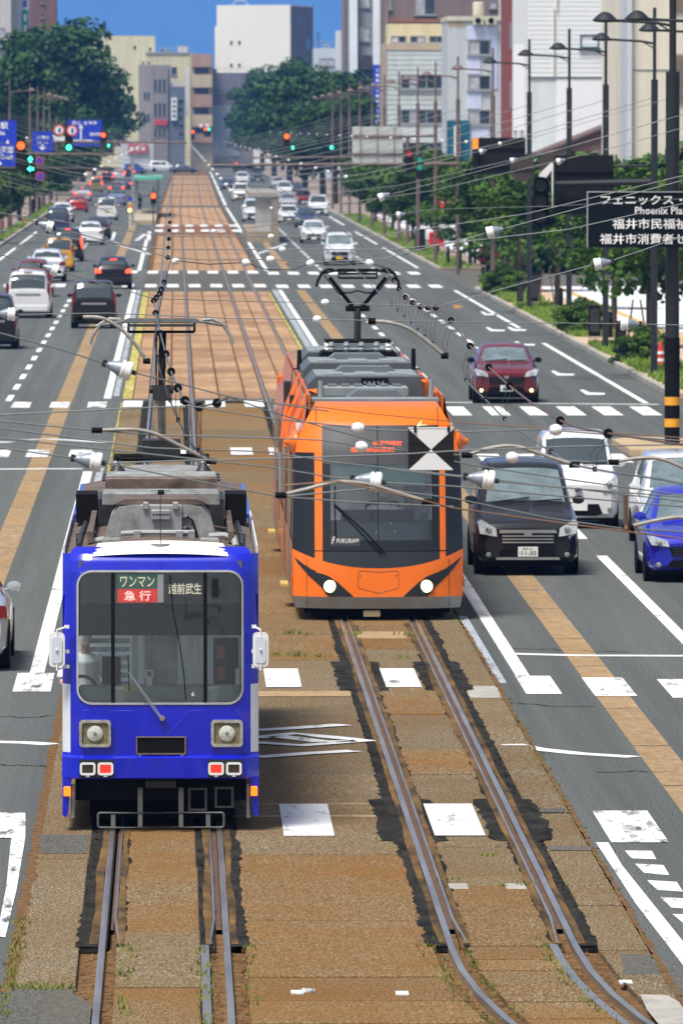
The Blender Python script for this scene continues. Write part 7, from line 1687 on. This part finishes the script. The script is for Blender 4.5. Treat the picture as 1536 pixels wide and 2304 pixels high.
def cabinet(px, py, w, h, lb):
    p = G(px, py); t = empty('cabinet', (p.x, p.y, .13), 0, lb, 'cabinet', 'black cabinets along the kerb'); mb = MB(); mb.box(-w/2, w/2, 0, .5, .08, h, .03); mb.build('case', M['black'], t); mb = MB(); mb.box(-w/2-.03, w/2+.03, -.03, .53, 0, .08); mb.build('plinth', M['concrete'], t); mb = MB(); mb.box(-w*.4, w*.4, -.015, 0, h*.2, h*.9); mb.build('door', M['darksteel'], t)
for a in ((1105, 662, .5, 1.15, 'black cabinet at the kerb corner before the side street'), (1205, 690, .45, 1.3, 'black cabinet behind the kerb corner grass'), (1337, 770, .4, 1.15, 'black cabinet on the kerb island'), (1398, 792, .32, .9, 'smaller black cabinet near the orange post'), (945, 572, .6, 1.4, 'tall black cabinet left of the red post box'), (1170, 690, .25, .85, 'slim dark cabinet beside the kerb corner lamp')): cabinet(*a)
p = G(982, 580); t = empty('post_box', (p.x, p.y, .13), 0, 'red post box on the pavement behind the brown post', 'post box'); mb = MB(); mb.box(-.42, .42, 0, .5, .55, 1.35, .05); mb.build('box', mat('post_red', (.55,.01,.015), .4, coat=.4), t); mb = MB(); mb.box(-.1, .1, .15, .35, 0, .55); mb.build('foot', M['darksteel'], t); mb = MB(); mb.box(-.3, .3, -.01, .01, 1.12, 1.17); mb.build('slot', M['black'], t)
P_ = AT(1001, 456, 470); t = empty('bus_stop_sign', (P_.x, 470, .13), 0, 'round red bus stop sign over a yellow plate', 'sign'); mb = MB(); mb.tube([(0, .05, 0), (0, .05, P_.z)], .035, 8); mb.build('post', M['steel'], t); zc = P_.z-.13; mb = MB(); mb.cyl((0, 0, zc), .33, -.03, 26, 'y'); mb.build('disc', mat('stop_red', (.72,.05,.02), .5), t); mb = MB(); mb.box(-.19, .19, -.045, -.03, zc-.05, zc+.07); mb.build('disc_mark', M['white'], t)
mb = MB(); mb.box(-.42, .42, -.03, 0, zc-.72, zc-.40); mb.build('yellow_plate', mat('stop_yellow', (.75,.60,.02), .5), t); mb = MB(); mb.box(-.34, .34, -.04, -.03, zc-.6, zc-.5); mb.build('plate_mark', M['lettering_black'], t); mb = MB(); mb.box(-.40, .40, -.03, 0, zc-.86, zc-.73); mb.build('white_plate', M['white'], t)
def banner_post(px, py, Y, cols, lb, w=.45):
    P_ = AT(px, py, Y); t = empty('advertising_flag', (P_.x, Y, .13), 0, lb, 'flag', 'shop flags and signs on the right pavement'); mb = MB(); mb.tube([(0, 0, 0), (0, 0, P_.z+.3)], .025, 6); mb.build('pole', M['white'], t)
    for i, c in enumerate(cols): mb = MB(); mb.box(.03, w, -.01, .01, P_.z-.62*(i+1), P_.z-.62*i-.02); mb.build('panel', mat('flag%d_%d' % (int(px), i), c, .7, var=.1), t)
banner_post(1042, 382, 500, ((.75,.30,.04), (.03,.25,.20), (.70,.70,.72), (.70,.10,.05), (.72,.72,.70)), 'tall stacked shop sign behind the brown signal post', .9)
banner_post(1022, 330, 640, ((.75,.62,.05), (.72,.70,.65), (.70,.55,.05)), 'yellow and white shop flag by the teal shopfront', .6); banner_post(885, 500, 600, ((.70,.72,.74),), 'small white sign at the far right pavement')
for (px, py, Yv, c, lb) in ((1285, 575, 455, (.60,.02,.03), 'red banner above the white barrier behind the trees'), (1145, 575, 470, (.70,.25,.12), 'red and white awning sign on the far pavement'), (1290, 605, 450, (.72,.73,.74), 'white barrier on the forecourt')):
    P_ = AT(px, py, Yv); t = empty('shop_banner', (P_.x, Yv, .13), 0, lb, 'banner'); mb = MB(); mb.box(-.9, .9, 0, .05, P_.z-.45, P_.z+.15); mb.build('sheet', mat('banner_%d' % px, c, .7, var=.15), t)
    for x in (-.85, .85): mb = MB(); mb.tube([(x, .02, 0), (x, .02, P_.z+.2)], .03, 6); mb.build('post', M['white'], t)
p = G(1486, 838); t = empty('traffic_cone', (p.x, p.y, .14), 0, 'red and white striped cone at the foot of the dark post', 'cone'); mb = MB(); mb.lathe([(.10, 0), (.085, .6), (.03, .8)], (0, 0, 0), 'z', 14); mb.build('cone', mat('cone_red', (.70,.04,.02), .5), t, smooth=True)
for z in (.2, .42): mb = MB(); mb.cyl((0, 0, z), .105, .09, 14, 'z', .095); mb.build('white_band', M['white'], t)
mb = MB(); mb.box(-.16, .16, -.16, .16, 0, .04); mb.build('base', M['black'], t)
p = G(1385, 790); t = empty('marker_post', (p.x+.0, p.y, .13), 0, 'thin rusty orange post on the planting strip', 'post'); mb = MB(); mb.tube([(0, 0, 0), (0, 0, 1.15)], .03, 8); mb.build('post', mat('orange_post', (.30,.08,.03), .7), t); mb = MB(); mb.lathe([(.032, 1.15), (.03, 1.94), (.004, 1.95)], (0, 0, 0), 'z', 8); mb.build('cap', M['darksteel'], t)
for (px, py, lb) in ((56, 505, 'orange marker post on the left verge'), (8, 515, 'dark red flag on the left pavement')):
    p = G(px, py); t = empty('marker_post', (p.x, p.y, .13), 0, lb, 'post'); mb = MB(); mb.tube([(0, 0, 0), (0, 0, .8)], .07, 8); mb.build('post', mat('marker_%d' % px, (.62,.10,.03), .7), t); mb = MB(); mb.cyl((0, 0, .5), .075, .1, 10); mb.build('band', M['white'], t)
for k, (px, py) in enumerate(((22, 520), (44, 500), (75, 485), (88, 478), (98, 470))):
    p = G(px, py); bollard(p.x, p.y, 1.3, .16, ['dark post nearest the left edge on the pavement', 'second dark post on the left pavement', 'third dark post on the left pavement', 'fourth dark post on the left pavement', 'fifth dark post on the left pavement'][k], grp='dark posts on the left pavement')
# parked car and red car on the forecourt
for (px, py, c, kd, lb, rz) in ((1245, 600, (.45,.02,.03), 'hatch', 'red car parked behind the street trees', R(80)), (1075, 540, WHT, 'keivan', 'white van parked by the far shopfront', R(75))):
    x, y = at(px, py); car(kd, x, y, 'us', c, lb, rz=rz, detail=1, group='cars parked behind the pavement')
# tram stop: concrete end wall on the right, roofed platform on the left
p = G(592, 545); t = empty('tram_stop_wall', (p.x, p.y, 0), 0, 'weathered concrete tram stop end with a tall pillar', 'tram stop'); s_ = SC(p.y)
mb = MB(); mb.box(-37/s_, 36/s_, 0, 40, 0, 25/s_); mb.build('platform', mat('stop_base', (.36,.28,.19), .9, col2=(.22,.20,.15), scale=1.2), t); mb = MB(); mb.box(-18/s_, 17/s_, .6, .9, 25/s_, 100/s_); mb.build('end_wall', mat('end_wall', (.42,.42,.41), .8, var=.15, scale=1), t); mb = MB(); mb.box(18/s_, 34/s_, .3, .9, 25/s_, 112/s_); mb.build('pillar', mat('pillar_brown', (.27,.22,.18), .8, var=.15), t); mb = MB(); mb.box(-32/s_, 34/s_, .2, 30, 104/s_, 113/s_); mb.build('roof', mat('stop_roof', (.34,.31,.27), .8), t)
p = G(298, 505); t = empty('tram_stop', (p.x, p.y, 0), 0, 'tram stop platform with a pale green roof on the left of the track', 'tram stop'); s_ = SC(p.y)
mb = MB(); mb.box(-8/s_, 52/s_, 2, 90, 0, .3); mb.build('platform', mat('platform_tan', (.42,.34,.24), .9, var=.1), t)
mb = MB(); mb.box(-.12, .12, 3, 3.3, .3, 5.2); mb.build('post', M['steel'], t); mb = MB(); mb.box(-.4, 2.2, 50, 85, 3.1, 3.3); mb.build('roof', mat('roof_green', (.10,.42,.30), .6), t)
for x in (0, 1.8): 
    for y in (52, 82): mb = MB(); mb.box(x-.08, x+.08, y, y+.16, .3, 3.1); mb.build('roof_post', M['steel'], t)
p = G(292, 510); t = empty('warning_lamp', (p.x, p.y, 0), 0, 'glowing yellow warning lamp under a blue disc at the stop', 'warning lamp'); mb = MB(); mb.tube([(0, 0, 0), (0, 0, 2.2)], .05, 8); mb.build('post', M['white'], t); mb = MB(); mb.box(-.14, .14, -.08, .08, 1.05, 1.75, .03); mb.build('case', mat('warn_orange', (.70,.30,.02), .5), t); mb = MB(); mb.cyl((0, -.08, 1.25), .11, -.03, 16, 'y'); mb.build('lamp', emitter('warn_lamp', (1.0,.65,.12), 6.0), t); mb = MB(); mb.cyl((0, -.02, 2.05), .17, -.03, 18, 'y'); mb.build('blue_disc', SBL, t)
standing_person(tuple(G(313, 480)), R(170), 'person in a dark coat walking at the tram stop', M['navy'], M['black'], M['black'], bag=M['black'])

# ================================================================== overhead wires
def cone_ins(parent, P, d, sc=1.0):
    """grey cap and white porcelain drum strung on the wire along d"""
    t = empty('insulator', P); t.parent = parent; d = Vector(d).normalized(); t.rotation_euler = d.to_track_quat('X', 'Z').to_euler()
    mb = MB(); mb.lathe([(.012, -.10), (.022, -.095), (.022, -.085), (.03, -.07), (.05, -.02), (.056, .0)], (0, 0, 0), 'x', 16); mb.cyl((-.11, 0, 0), .012, .03, 8, 'x'); mb.build('cap', M['capgrey'], t, smooth=True)
    mb = MB(); mb.lathe([(.055, .0), (.063, .005), (.063, .022), (.054, .026), (.054, .032), (.065, .036), (.065, .066), (.058, .074), (.02, .076)], (0, 0, 0), 'x', 20); mb.build('drum', M['porcelain'], t, smooth=True)
    mb = MB(); mb.cyl((.076, 0, 0), .016, .03, 8, 'x'); mb.cbox((-.115, 0, 0), (.03, .02, .05)); mb.build('fitting', M['darksteel'], t); t.scale = (sc, sc, sc); return t
def ball_ins(parent, P, d, sc=1.0):
    t = empty('insulator', P); t.parent = parent; d = Vector(d).normalized(); t.rotation_euler = d.to_track_quat('X', 'Z').to_euler()
    mb = MB(); mb.lathe([(.008, -.048), (.028, -.042), (.042, -.02), (.046, .0), (.042, .02), (.028, .042), (.008, .048)], (0, 0, 0), 'x', 16)
    mb.v = [(v[0], v[1], v[2]*.95) for v in mb.v]; mb.build('ball', M['porcelain'], t, smooth=True)
    mb = MB(); mb.tube([(.047*math.cos(a), -.0, .047*math.sin(a)*.2+.012) for a in [2*math.pi*i/14 for i in range(15)]], .006, 4); mb.build('groove', M['steel'], t); t.scale = (sc, sc, sc); return t
def dense(pts, n=6):
    out = []; k = len(pts)
    for i in range(k-1):
        p = [Vector(pts[max(0, min(k-1, i+q))]) for q in (-1, 0, 1, 2)]
        for j in range(n): out.append(cr(p[0], p[1], p[2], p[3], j/n))
    out.append(Vector(pts[-1])); return out
def wire(name, lb, pts, r_=.0075, m='wire', ins=(), smooth=False, cat='wire', grp='overhead wires'):
    P = [Vector(p) for p in pts]; o = P[0].copy(); t = empty(name, o, 0, lb, cat, grp); Q = [p-o for p in (dense(P) if smooth else P)]
    mb = MB(); mb.tube(Q, r_, 6); mb.build('strand', M[m], t, smooth=True)
    for kind, P0, d, sc in ins:
        if kind == 'cone': cone_ins(t, P0-o, d, sc)
        elif kind == 'ball': ball_ins(t, P0-o, d, sc)
        elif kind == 'disc':
            mb = MB(); mb.lathe([(.008, -.008), (.036, -.008), (.036, .008), (.008, .008)], tuple(P0-o), 'y', 14); mb.build('hanger_disc', M['black'], t)
    return t
def span(lb, Y, pts, ins=(), r_=.0062, m='wire', name='span_wire'):
    P = [AT(x, y, Y+k*.0) for k, (x, y) in enumerate(pts)]
    I = []
    for (kd, x, y, flip, sc) in ins: I.append((kd, AT(x, y, Y), Vector((1, 0, 0))*(1 if not flip else -1)+Vector((0, 0, 0)), sc))
    # turn each insulator along its wire
    J = []
    for kd, P0, d, sc in I:
        best = min(range(len(P)-1), key=lambda i: abs((P[i]+P[i+1]).x/2-P0.x)); dd = (P[best+1]-P[best]).normalized()
        J.append((kd, P0, dd if d.x > 0 else -dd, sc))
    return wire(name, lb, P, r_, m, J)
Y0 = 62.0
span('wire sloping over the left lanes to the big insulator near the pantograph', Y0, [(-260, 690), (0, 749), (140, 787), (262, 826), (300, 838), (400, 862), (517, 893), (740, 925)], [('cone', 272, 829, False, 1.1)])
span('wire from the knot beside the left messenger down across the orange tram roof', Y0+.6, [(517, 893), (600, 905), (705, 914), (840, 931), (1060, 952), (1221, 962), (1536, 985), (1900, 1000)], r_=.0045, m='copper')
span('thick wire from the knot to the crossed board', Y0+.3, [(517, 893), (600, 923), (720, 959), (900, 1008), (925, 1018), (1060, 1046), (1300, 1082), (1536, 1114), (1900, 1150)])
span('wire holding the upper ball insulator and the top of the crossed board', Y0, [(-260, 955), (0, 933), (240, 921), (425, 913), (600, 940), (720, 953), (805, 962), (845, 967), (917, 969), (1060, 971), (1221, 965), (1250, 968), (1536, 992), (1900, 1010)], [('ball', 805, 963, False, 1.0), ('ball', 1250, 967, False, 1.0)])
span('wire holding the lower ball insulator in front of the orange tram', Y0+.9, [(-260, 930), (0, 947), (215, 968), (340, 978), (600, 985), (720, 990), (780, 998), (813, 1005), (917, 1014), (1020, 1023), (1154, 1029), (1322, 1039), (1536, 1030), (1900, 1010)], [('ball', 813, 1005, False, 1.0), ('ball', 1152, 1029, False, 1.0)])
span('long grey wire crossing both trams above the windscreen', Y0+1.4, [(-260, 930), (0, 963), (340, 1008), (600, 1016), (750, 1040), (1060, 1073), (1300, 1100), (1536, 1128), (1900, 1165)])
span('wire with the large insulator before the orange windscreen', Y0-.8, [(-260, 960), (0, 985), (340, 1022), (600, 1050), (750, 1074), (800, 1078), (870, 1086), (1020, 1094), (1300, 1120), (1536, 1140), (1900, 1165)], [('cone', 832, 1082, False, 1.12)])
span('wire with the large insulator above the left lane beside the blue tram', Y0-1.4, [(-260, 972), (0, 1007), (120, 1024), (190, 1034), (240, 1042), (430, 1080), (628, 1117), (800, 1130), (1020, 1140)], [('cone', 203, 1037, False, 1.1)])
span('wire rising gently from the left insulator to the crossed board', Y0-1.0, [(240, 1042), (420, 1036), (600, 1032), (917, 1021), (1060, 1012), (1300, 1004), (1536, 1000), (1900, 985)])
span('wire with the insulator above the dark minivan', Y0-2, [(870, 1056), (1020, 1071), (1060, 1075), (1127, 1084), (1300, 1100), (1536, 1118), (1900, 1150)], [('cone', 1086, 1078, False, 1.1)])
span('lowest grey wire over the windscreen of the dark minivan', Y0-3, [(628, 1118), (840, 1098), (1020, 1121), (1235, 1166), (1390, 1188), (1536, 1196), (1900, 1210)])
span('brown wire under the others across the minivan bonnet', Y0-3.4, [(640, 1092), (760, 1082), (960, 1128), (1020, 1143), (1300, 1182), (1536, 1212), (1900, 1262)], r_=.006, m='copper')
def arm(lb, Y, pts, r_=.0135):
    P = [AT(x, y, Y) for x, y in pts]; o = P[0].copy(); t = empty('steady_arm', o, 0, lb, 'steady arm', 'curved steady arms on the wires'); mb = MB(); mb.tube([p-o for p in dense(P, 5)], r_, 8); mb.build('tube', M['armtube'], t, smooth=True)
    for q in (P[0]-o, P[-1]-o): mb = MB(); mb.cyl((q.x-.04, q.y, q.z), r_*1.6, .08, 8, 'x'); mb.build('end_fitting', M['black'], t)
    return t
arm('curved steady arm behind the blue tram roof gear', Y0+.9, [(218, 968), (300, 966), (350, 976), (400, 1000), (475, 1038)])
arm('curved steady arm left of the blue pantograph', Y0+30, [(178, 713), (228, 715), (270, 738), (305, 775), (330, 812)], .02)
arm('curved steady arm right of the orange pantograph', Y0+30, [(836, 722), (880, 726), (930, 745), (1000, 800)], .022)
arm('curved steady arm over the roof of the dark minivan', Y0, [(1050, 1024), (1100, 1008), (1160, 1004), (1230, 1026), (1292, 1046)])
arm('curved steady arm at the right picture edge', Y0, [(1380, 1040), (1440, 1030), (1490, 1034), (1536, 1052), (1580, 1075)])
arm('curved steady arm across the orange windscreen', Y0-3.2, [(632, 1114), (690, 1100), (760, 1084), (830, 1090), (900, 1110), (962, 1129)])
arm('low curved steady arm over the blue hatchback', Y0-3, [(1412, 1186), (1480, 1170), (1540, 1164), (1620, 1180)])
for k, (px, y0, y1, Yv, m) in enumerate(((632, 1020, 1118, Y0-3, 'steel'), (1408, 1115, 1190, Y0-3, 'copper'))):
    mb = MB(); A, B_ = AT(px-2, y0, Yv), AT(px, y1, Yv); mb.tube([A-B_, (0, 0, 0)], .015, 8); mb.lathe([(.02, -.02), (.032, 0), (.02, .03)], (0, 0, 0), 'z', 10); o = mb.build('drop_rod', M[m]); o.location = B_; tag(o, ['pale drop rod hanging left of the orange windscreen', 'rusty drop rod above the blue hatchback'][k], 'rod')
# spans behind, over the pantographs
span('wire across the road above the orange pantograph head', 95, [(-300, 405), (-20, 470), (90, 502), (118, 510), (383, 579), (470, 584), (608, 583), (698, 590), (859, 582), (980, 552), (1100, 523), (1130, 515), (1250, 482), (1536, 405), (1900, 300)], [('cone', 105, 507, False, 1.0), ('cone', 1110, 520, True, 1.1), ('ball', 608, 583, False, 1.0), ('ball', 395, 587, False, .9)])
span('slack feeder wire with three small insulators under the pantograph span', 94.5, [(395, 586), (470, 594), (553, 590), (600, 606), (660, 606), (698, 592), (760, 594), (831, 591), (880, 605)], [('ball', 553, 590, False, 1.0), ('ball', 698, 592, False, 1.0), ('ball', 831, 591, False, 1.0)], m='wire_dark')
span('wire with the insulator right of the street tree and the left lane one', 99, [(-300, 490), (-20, 567), (105, 600), (130, 609), (345, 671), (540, 677), (730, 681), (985, 689), (1120, 652), (1330, 596), (1370, 588), (1536, 531), (1900, 420)], [('cone', 116, 605, False, 1.1), ('cone', 1352, 592, True, 1.15), ('ball', 731, 680, False, 1.0)])
span('level wire with an insulator before the kerb island', 92, [(-300, 690), (-20, 705), (40, 707), (240, 704), (520, 716), (713, 718), (840, 721), (1100, 725), (1395, 728), (1440, 729), (1536, 731), (1900, 735)], [('cone', 17, 706, False, 1.15), ('cone', 1413, 728, True, 1.15), ('ball', 713, 718, False, 1.0)])
span('far span wire sloping down from the left edge over the queue', 150, [(-300, 300), (0, 392), (150, 440), (300, 497), (360, 528), (480, 520), (620, 505), (760, 482), (862, 441), (1000, 405), (1250, 338), (1560, 250)], [('cone', 862, 441, True, 1.2), ('ball', 480, 520, False, 1.0), ('ball', 610, 468, False, .6)])
span('thin span wire crossing before the hooded signal', 165, [(-300, 340), (0, 415), (200, 455), (520, 500), (850, 487), (975, 470), (1250, 463), (1560, 445)], [('cone', 900, 482, True, 1.0)])
for k, (Yv, lb) in enumerate(((247, 'span wire tied to the post behind the direction sign'), (275.5, 'span wire tied to the post before the rusty gable'), (300, 'span wire tied to the post before the warehouse'), (335, 'span wire tied to the post at the warehouse edge'), (372, 'span wire tied to the first brown post'), (418, 'span wire tied to the signal arm post'), (454, 'span wire tied to the post by the bus stop sign'), (487, 'span wire tied to the post before the strip windows'), (528, 'span wire tied to the post left of the strip windows'), (565, 'span wire near the blank sign back'), (600, 'span wire before the blue banner'), (640, 'span wire at the tram stop wall'), (690, 'span wire beyond the tram stop wall'), (760, 'far span wire before the tall trees'), (840, 'very far span wire between the tall trees'))):
    pts = [(14.0, Yv, 8.3), (9.5, Yv, 6.95), (5.5, Yv, 6.05), (3.1, Yv, 5.75), (-.1, Yv, 5.75), (-3, Yv, 6.1), (-6.5, Yv, 6.95), (-11.5, Yv, 8.3)]
    ins = [('ball', Vector((9.5, Yv, 6.95)), Vector((1, 0, .3)), 1.15), ('ball', Vector((5.0, Yv, 5.98)), Vector((1, 0, .2)), 1.15), ('ball', Vector((-2.6, Yv, 6.04)), Vector((1, 0, -.2)), 1.15), ('ball', Vector((-6.5, Yv, 6.95)), Vector((1, 0, -.3)), 1.15), ('ball', Vector((1.5, Yv, 5.75)), Vector((1, 0, 0)), 1.15)]
    wire('span_wire', lb, pts, .016 if Yv > 400 else .0125, 'wire', ins)
# messenger and contact wires
RMS = [(1900, 1010, 45), (1536, 1001, 54), (1368, 975, 60), (1300, 962, 64), (1260, 946, 67), (1200, 910, 72), (1146, 868, 77), (1099, 826, 82.5), (1057, 778, 88), (1014, 720, 95), (988, 687, 99), (980, 692, 100), (962, 692, 103), (945, 690, 106), (928, 680, 109), (912, 668, 112.5), (897, 649, 116), (885, 629, 119), (866, 600, 124)]
RP = [AT(x, y, Yv) for x, y, Yv in RMS]+[Vector((3.1, 142, 5.5)), Vector((3.06, 247, 5.65)), Vector((3.06, 275.5, 5.6)), Vector((3.06, 335, 5.65)), Vector((3.1, 418, 5.65)), Vector((3.1, 528, 5.65)), Vector((3.1, 640, 5.65)), Vector((3.2, 840, 5.65))]
dr = [(1368,975,60), (1260,946,67), (1146,868,77), (1099,826,82.5), (1057,778,88), (1014,720,95), (980,692,100), (962,692,103), (945,690,106), (928,680,109), (912,668,112.5), (897,649,116), (885,629,119)]
wire('messenger_wire', 'brown messenger wire with black discs above the right track', RP, .009, 'copper', [('disc', AT(x, y, Yv), Vector((0, 1, 0)), 1) for x, y, Yv in dr])
RCS = [(1620, 1108, 48), (1490, 1079, 53), (1366, 1061, 58), (1289, 1046, 62), (1260, 1030, 64.5), (1202, 992, 70), (1146, 954, 75), (1099, 906, 81), (1058, 866, 86), (1015, 819, 92), (983, 780, 98), (963, 763, 101), (945, 746, 104.5), (929, 730, 107.5), (914, 715, 111), (899, 701, 114.5), (887, 692, 117), (870, 676, 121)]
RC = [AT(x, y, Yv) for x, y, Yv in RCS]+[Vector((3.0, 141, 5.075)), Vector((3.06, 200, 5.1)), Vector((3.06, 840, 5.15))]
wire('contact_wire', 'bright contact wire above the right track', RC, .008, 'wire', ())
def interp(P, Y):
    for a, b2 in zip(P[:-1], P[1:]):
        if a.y <= Y <= b2.y: return a.lerp(b2, (Y-a.y)/max(1e-6, b2.y-a.y))
    return None
def droppers(name, lb, top, bot, Ys):
    t = empty(name, (top[0].x if False else Ys[0][0].x, Ys[0][0].y, 4.7), 0, lb, 'dropper wires', 'dropper wires'); o = Vector(t.location)
    for A in Ys[0]: pass
    return t
for k, (x, y, Yv) in enumerate(dr):
    A = AT(x, y, Yv); C_ = interp(RC, Yv-.6)
    if C_ is None: continue
    o = C_.copy(); t = empty('dropper', o, 0, 'thin looped dropper number %s hanging over the right track' % ['one', 'two', 'three', 'four', 'five', 'six', 'seven', 'eight', 'nine', 'ten', 'eleven', 'twelve', 'thirteen'][k], 'dropper', 'droppers under the right messenger wire'); t['label'] = 'thin wire loop over the right track, %s from the picture edge' % ['first', 'second', 'third', 'fourth', 'fifth', 'sixth', 'seventh', 'eighth', 'ninth', 'tenth', 'eleventh', 'twelfth', 'thirteenth'][k]
    mb = MB(); a = A-o
    for s in (-1, 1): mb.tube([(a.x+s*.018, a.y, a.z-.03), (s*.026, a.y*.4, a.z*.4), (s*.008, 0, .01)], .0028, 4)
    mb.build('loop', M['wire_dark'], t); mb = MB(); mb.cbox((0, 0, 0), (.03, .03, .035)); mb.build('clamp', M['black'], t)
LMS = [(517, 892, 62), (488, 907, 62.5), (448, 915, 63), (416, 901, 64.5), (400, 873, 67.5), (385, 836, 72), (373, 796, 77.5), (361, 750, 85), (350, 704, 93), (346, 676, 99), (352, 669, 101), (359, 660, 104), (363, 650, 107), (369, 634, 113), (374, 600, 125)]
LP = [AT(x, y, Yv) for x, y, Yv in LMS]+[Vector((-.1, 150, 5.5)), Vector((-.1, 247, 5.7)), Vector((-.1, 335, 5.65)), Vector((-.1, 418, 5.65)), Vector((-.1, 528, 5.65)), Vector((-.1, 640, 5.65)), Vector((0, 840, 5.65))]
ld = [(488,907,62.5), (448,915,63), (416,901,64.5), (400,873,67.5), (385,836,72), (373,796,77.5), (361,750,85), (350,704,93), (346,676,99), (352,669,101), (359,660,104), (363,650,107), (369,634,113)]
wire('messenger_wire', 'pale messenger wire with black discs above the left track', LP, .008, 'wire', [('disc', AT(x, y, Yv), Vector((0, 1, 0)), 1) for x, y, Yv in ld]+[('disc', Vector((-.1, Yv, 5.45+.0008*Yv)), Vector((0, 1, 0)), 1) for Yv in (122, 131, 141, 152, 164, 178)])
LCS = [(480, 1040, 62), (430, 1000, 63.5), (403, 950, 67), (386, 910, 71), (372, 870, 75.5), (359, 831, 81), (347, 770, 90)]
LC = [AT(x, y, Yv) for x, y, Yv in LCS]+[Vector((-.2, 97.3, 5.235)), Vector((-.05, 150, 5.2)), Vector((-.1, 247, 5.2)), Vector((-.1, 840, 5.2))]
wire('contact_wire', 'contact wire touching the blue pantograph', LC, .008, 'wire_dark', ())
for k, (x, y, Yv) in enumerate(ld[1:7]):
    A = AT(x, y, Yv); C_ = interp(LC, Yv)
    if C_ is None: continue
    o = C_.copy(); t = empty('dropper', o, 0, 'thin wire loop over the left track, %s from the blue tram roof' % ['first', 'second', 'third', 'fourth', 'fifth', 'sixth'][k], 'dropper', 'droppers under the left messenger wire'); a = A-o; mb = MB()
    for s in (-1, 1): mb.tube([(a.x+s*.015, a.y, a.z-.03), (s*.02, a.y*.4, a.z*.4), (s*.006, 0, .01)], .0028, 4)
    mb.build('loop', M['wire_dark'], t); mb = MB(); mb.cbox((0, 0, 0), (.03, .03, .035)); mb.build('clamp', M['black'], t)
# further thin spans and feeders across the upper half
for Yv, dz, lb in ((118, .0, 'thin span wire just beyond the orange pantograph'), (132, .15, 'second thin span wire beyond the orange pantograph'), (182, .1, 'thin span wire over the paved track'), (207, .0, 'thin span wire above the paved track crossing'), (228, .2, 'thin span wire beside the banded post')):
    pts = [(14.0, Yv, 8.2+dz), (9.5, Yv, 6.9+dz), (5.5, Yv, 6.0+dz*.5), (3.1, Yv, 5.72), (-.1, Yv, 5.72), (-3, Yv, 6.05+dz*.5), (-6.5, Yv, 6.9+dz), (-11.5, Yv, 8.2+dz)]
    wire('span_wire', lb, pts, .0085, 'wire', [('cone', Vector((8.3, Yv, 6.62+dz*.8)), Vector((-1, 0, -.28)), 1.1), ('cone', Vector((-5.2, Yv, 6.6+dz*.8)), Vector((1, 0, -.25)), 1.1), ('ball', Vector((1.5, Yv, 5.72)), Vector((1, 0, 0)), 1.0)])

# ================================================================== haze
hm = bpy.data.materials.new('haze'); hm.use_nodes = True; nt = hm.node_tree; nt.nodes.remove(nt.nodes['Principled BSDF'])
pvn = nt.nodes.new('ShaderNodeVolumePrincipled'); pvn.inputs['Color'].default_value = HAZE_COL; pvn.inputs['Density'].default_value = HAZE_D; pvn.inputs['Anisotropy'].default_value = -0.3
nt.links.new(pvn.outputs[0], nt.nodes['Material Output'].inputs['Volume'])
mb = MB(); mb.box(-4700, 4700, -400, 22400, -1.3, 1300); hz = mb.build('haze', hm); hz['kind'] = 'stuff'; tag(hz, 'pale blue haze over the far road and mountain', 'haze')
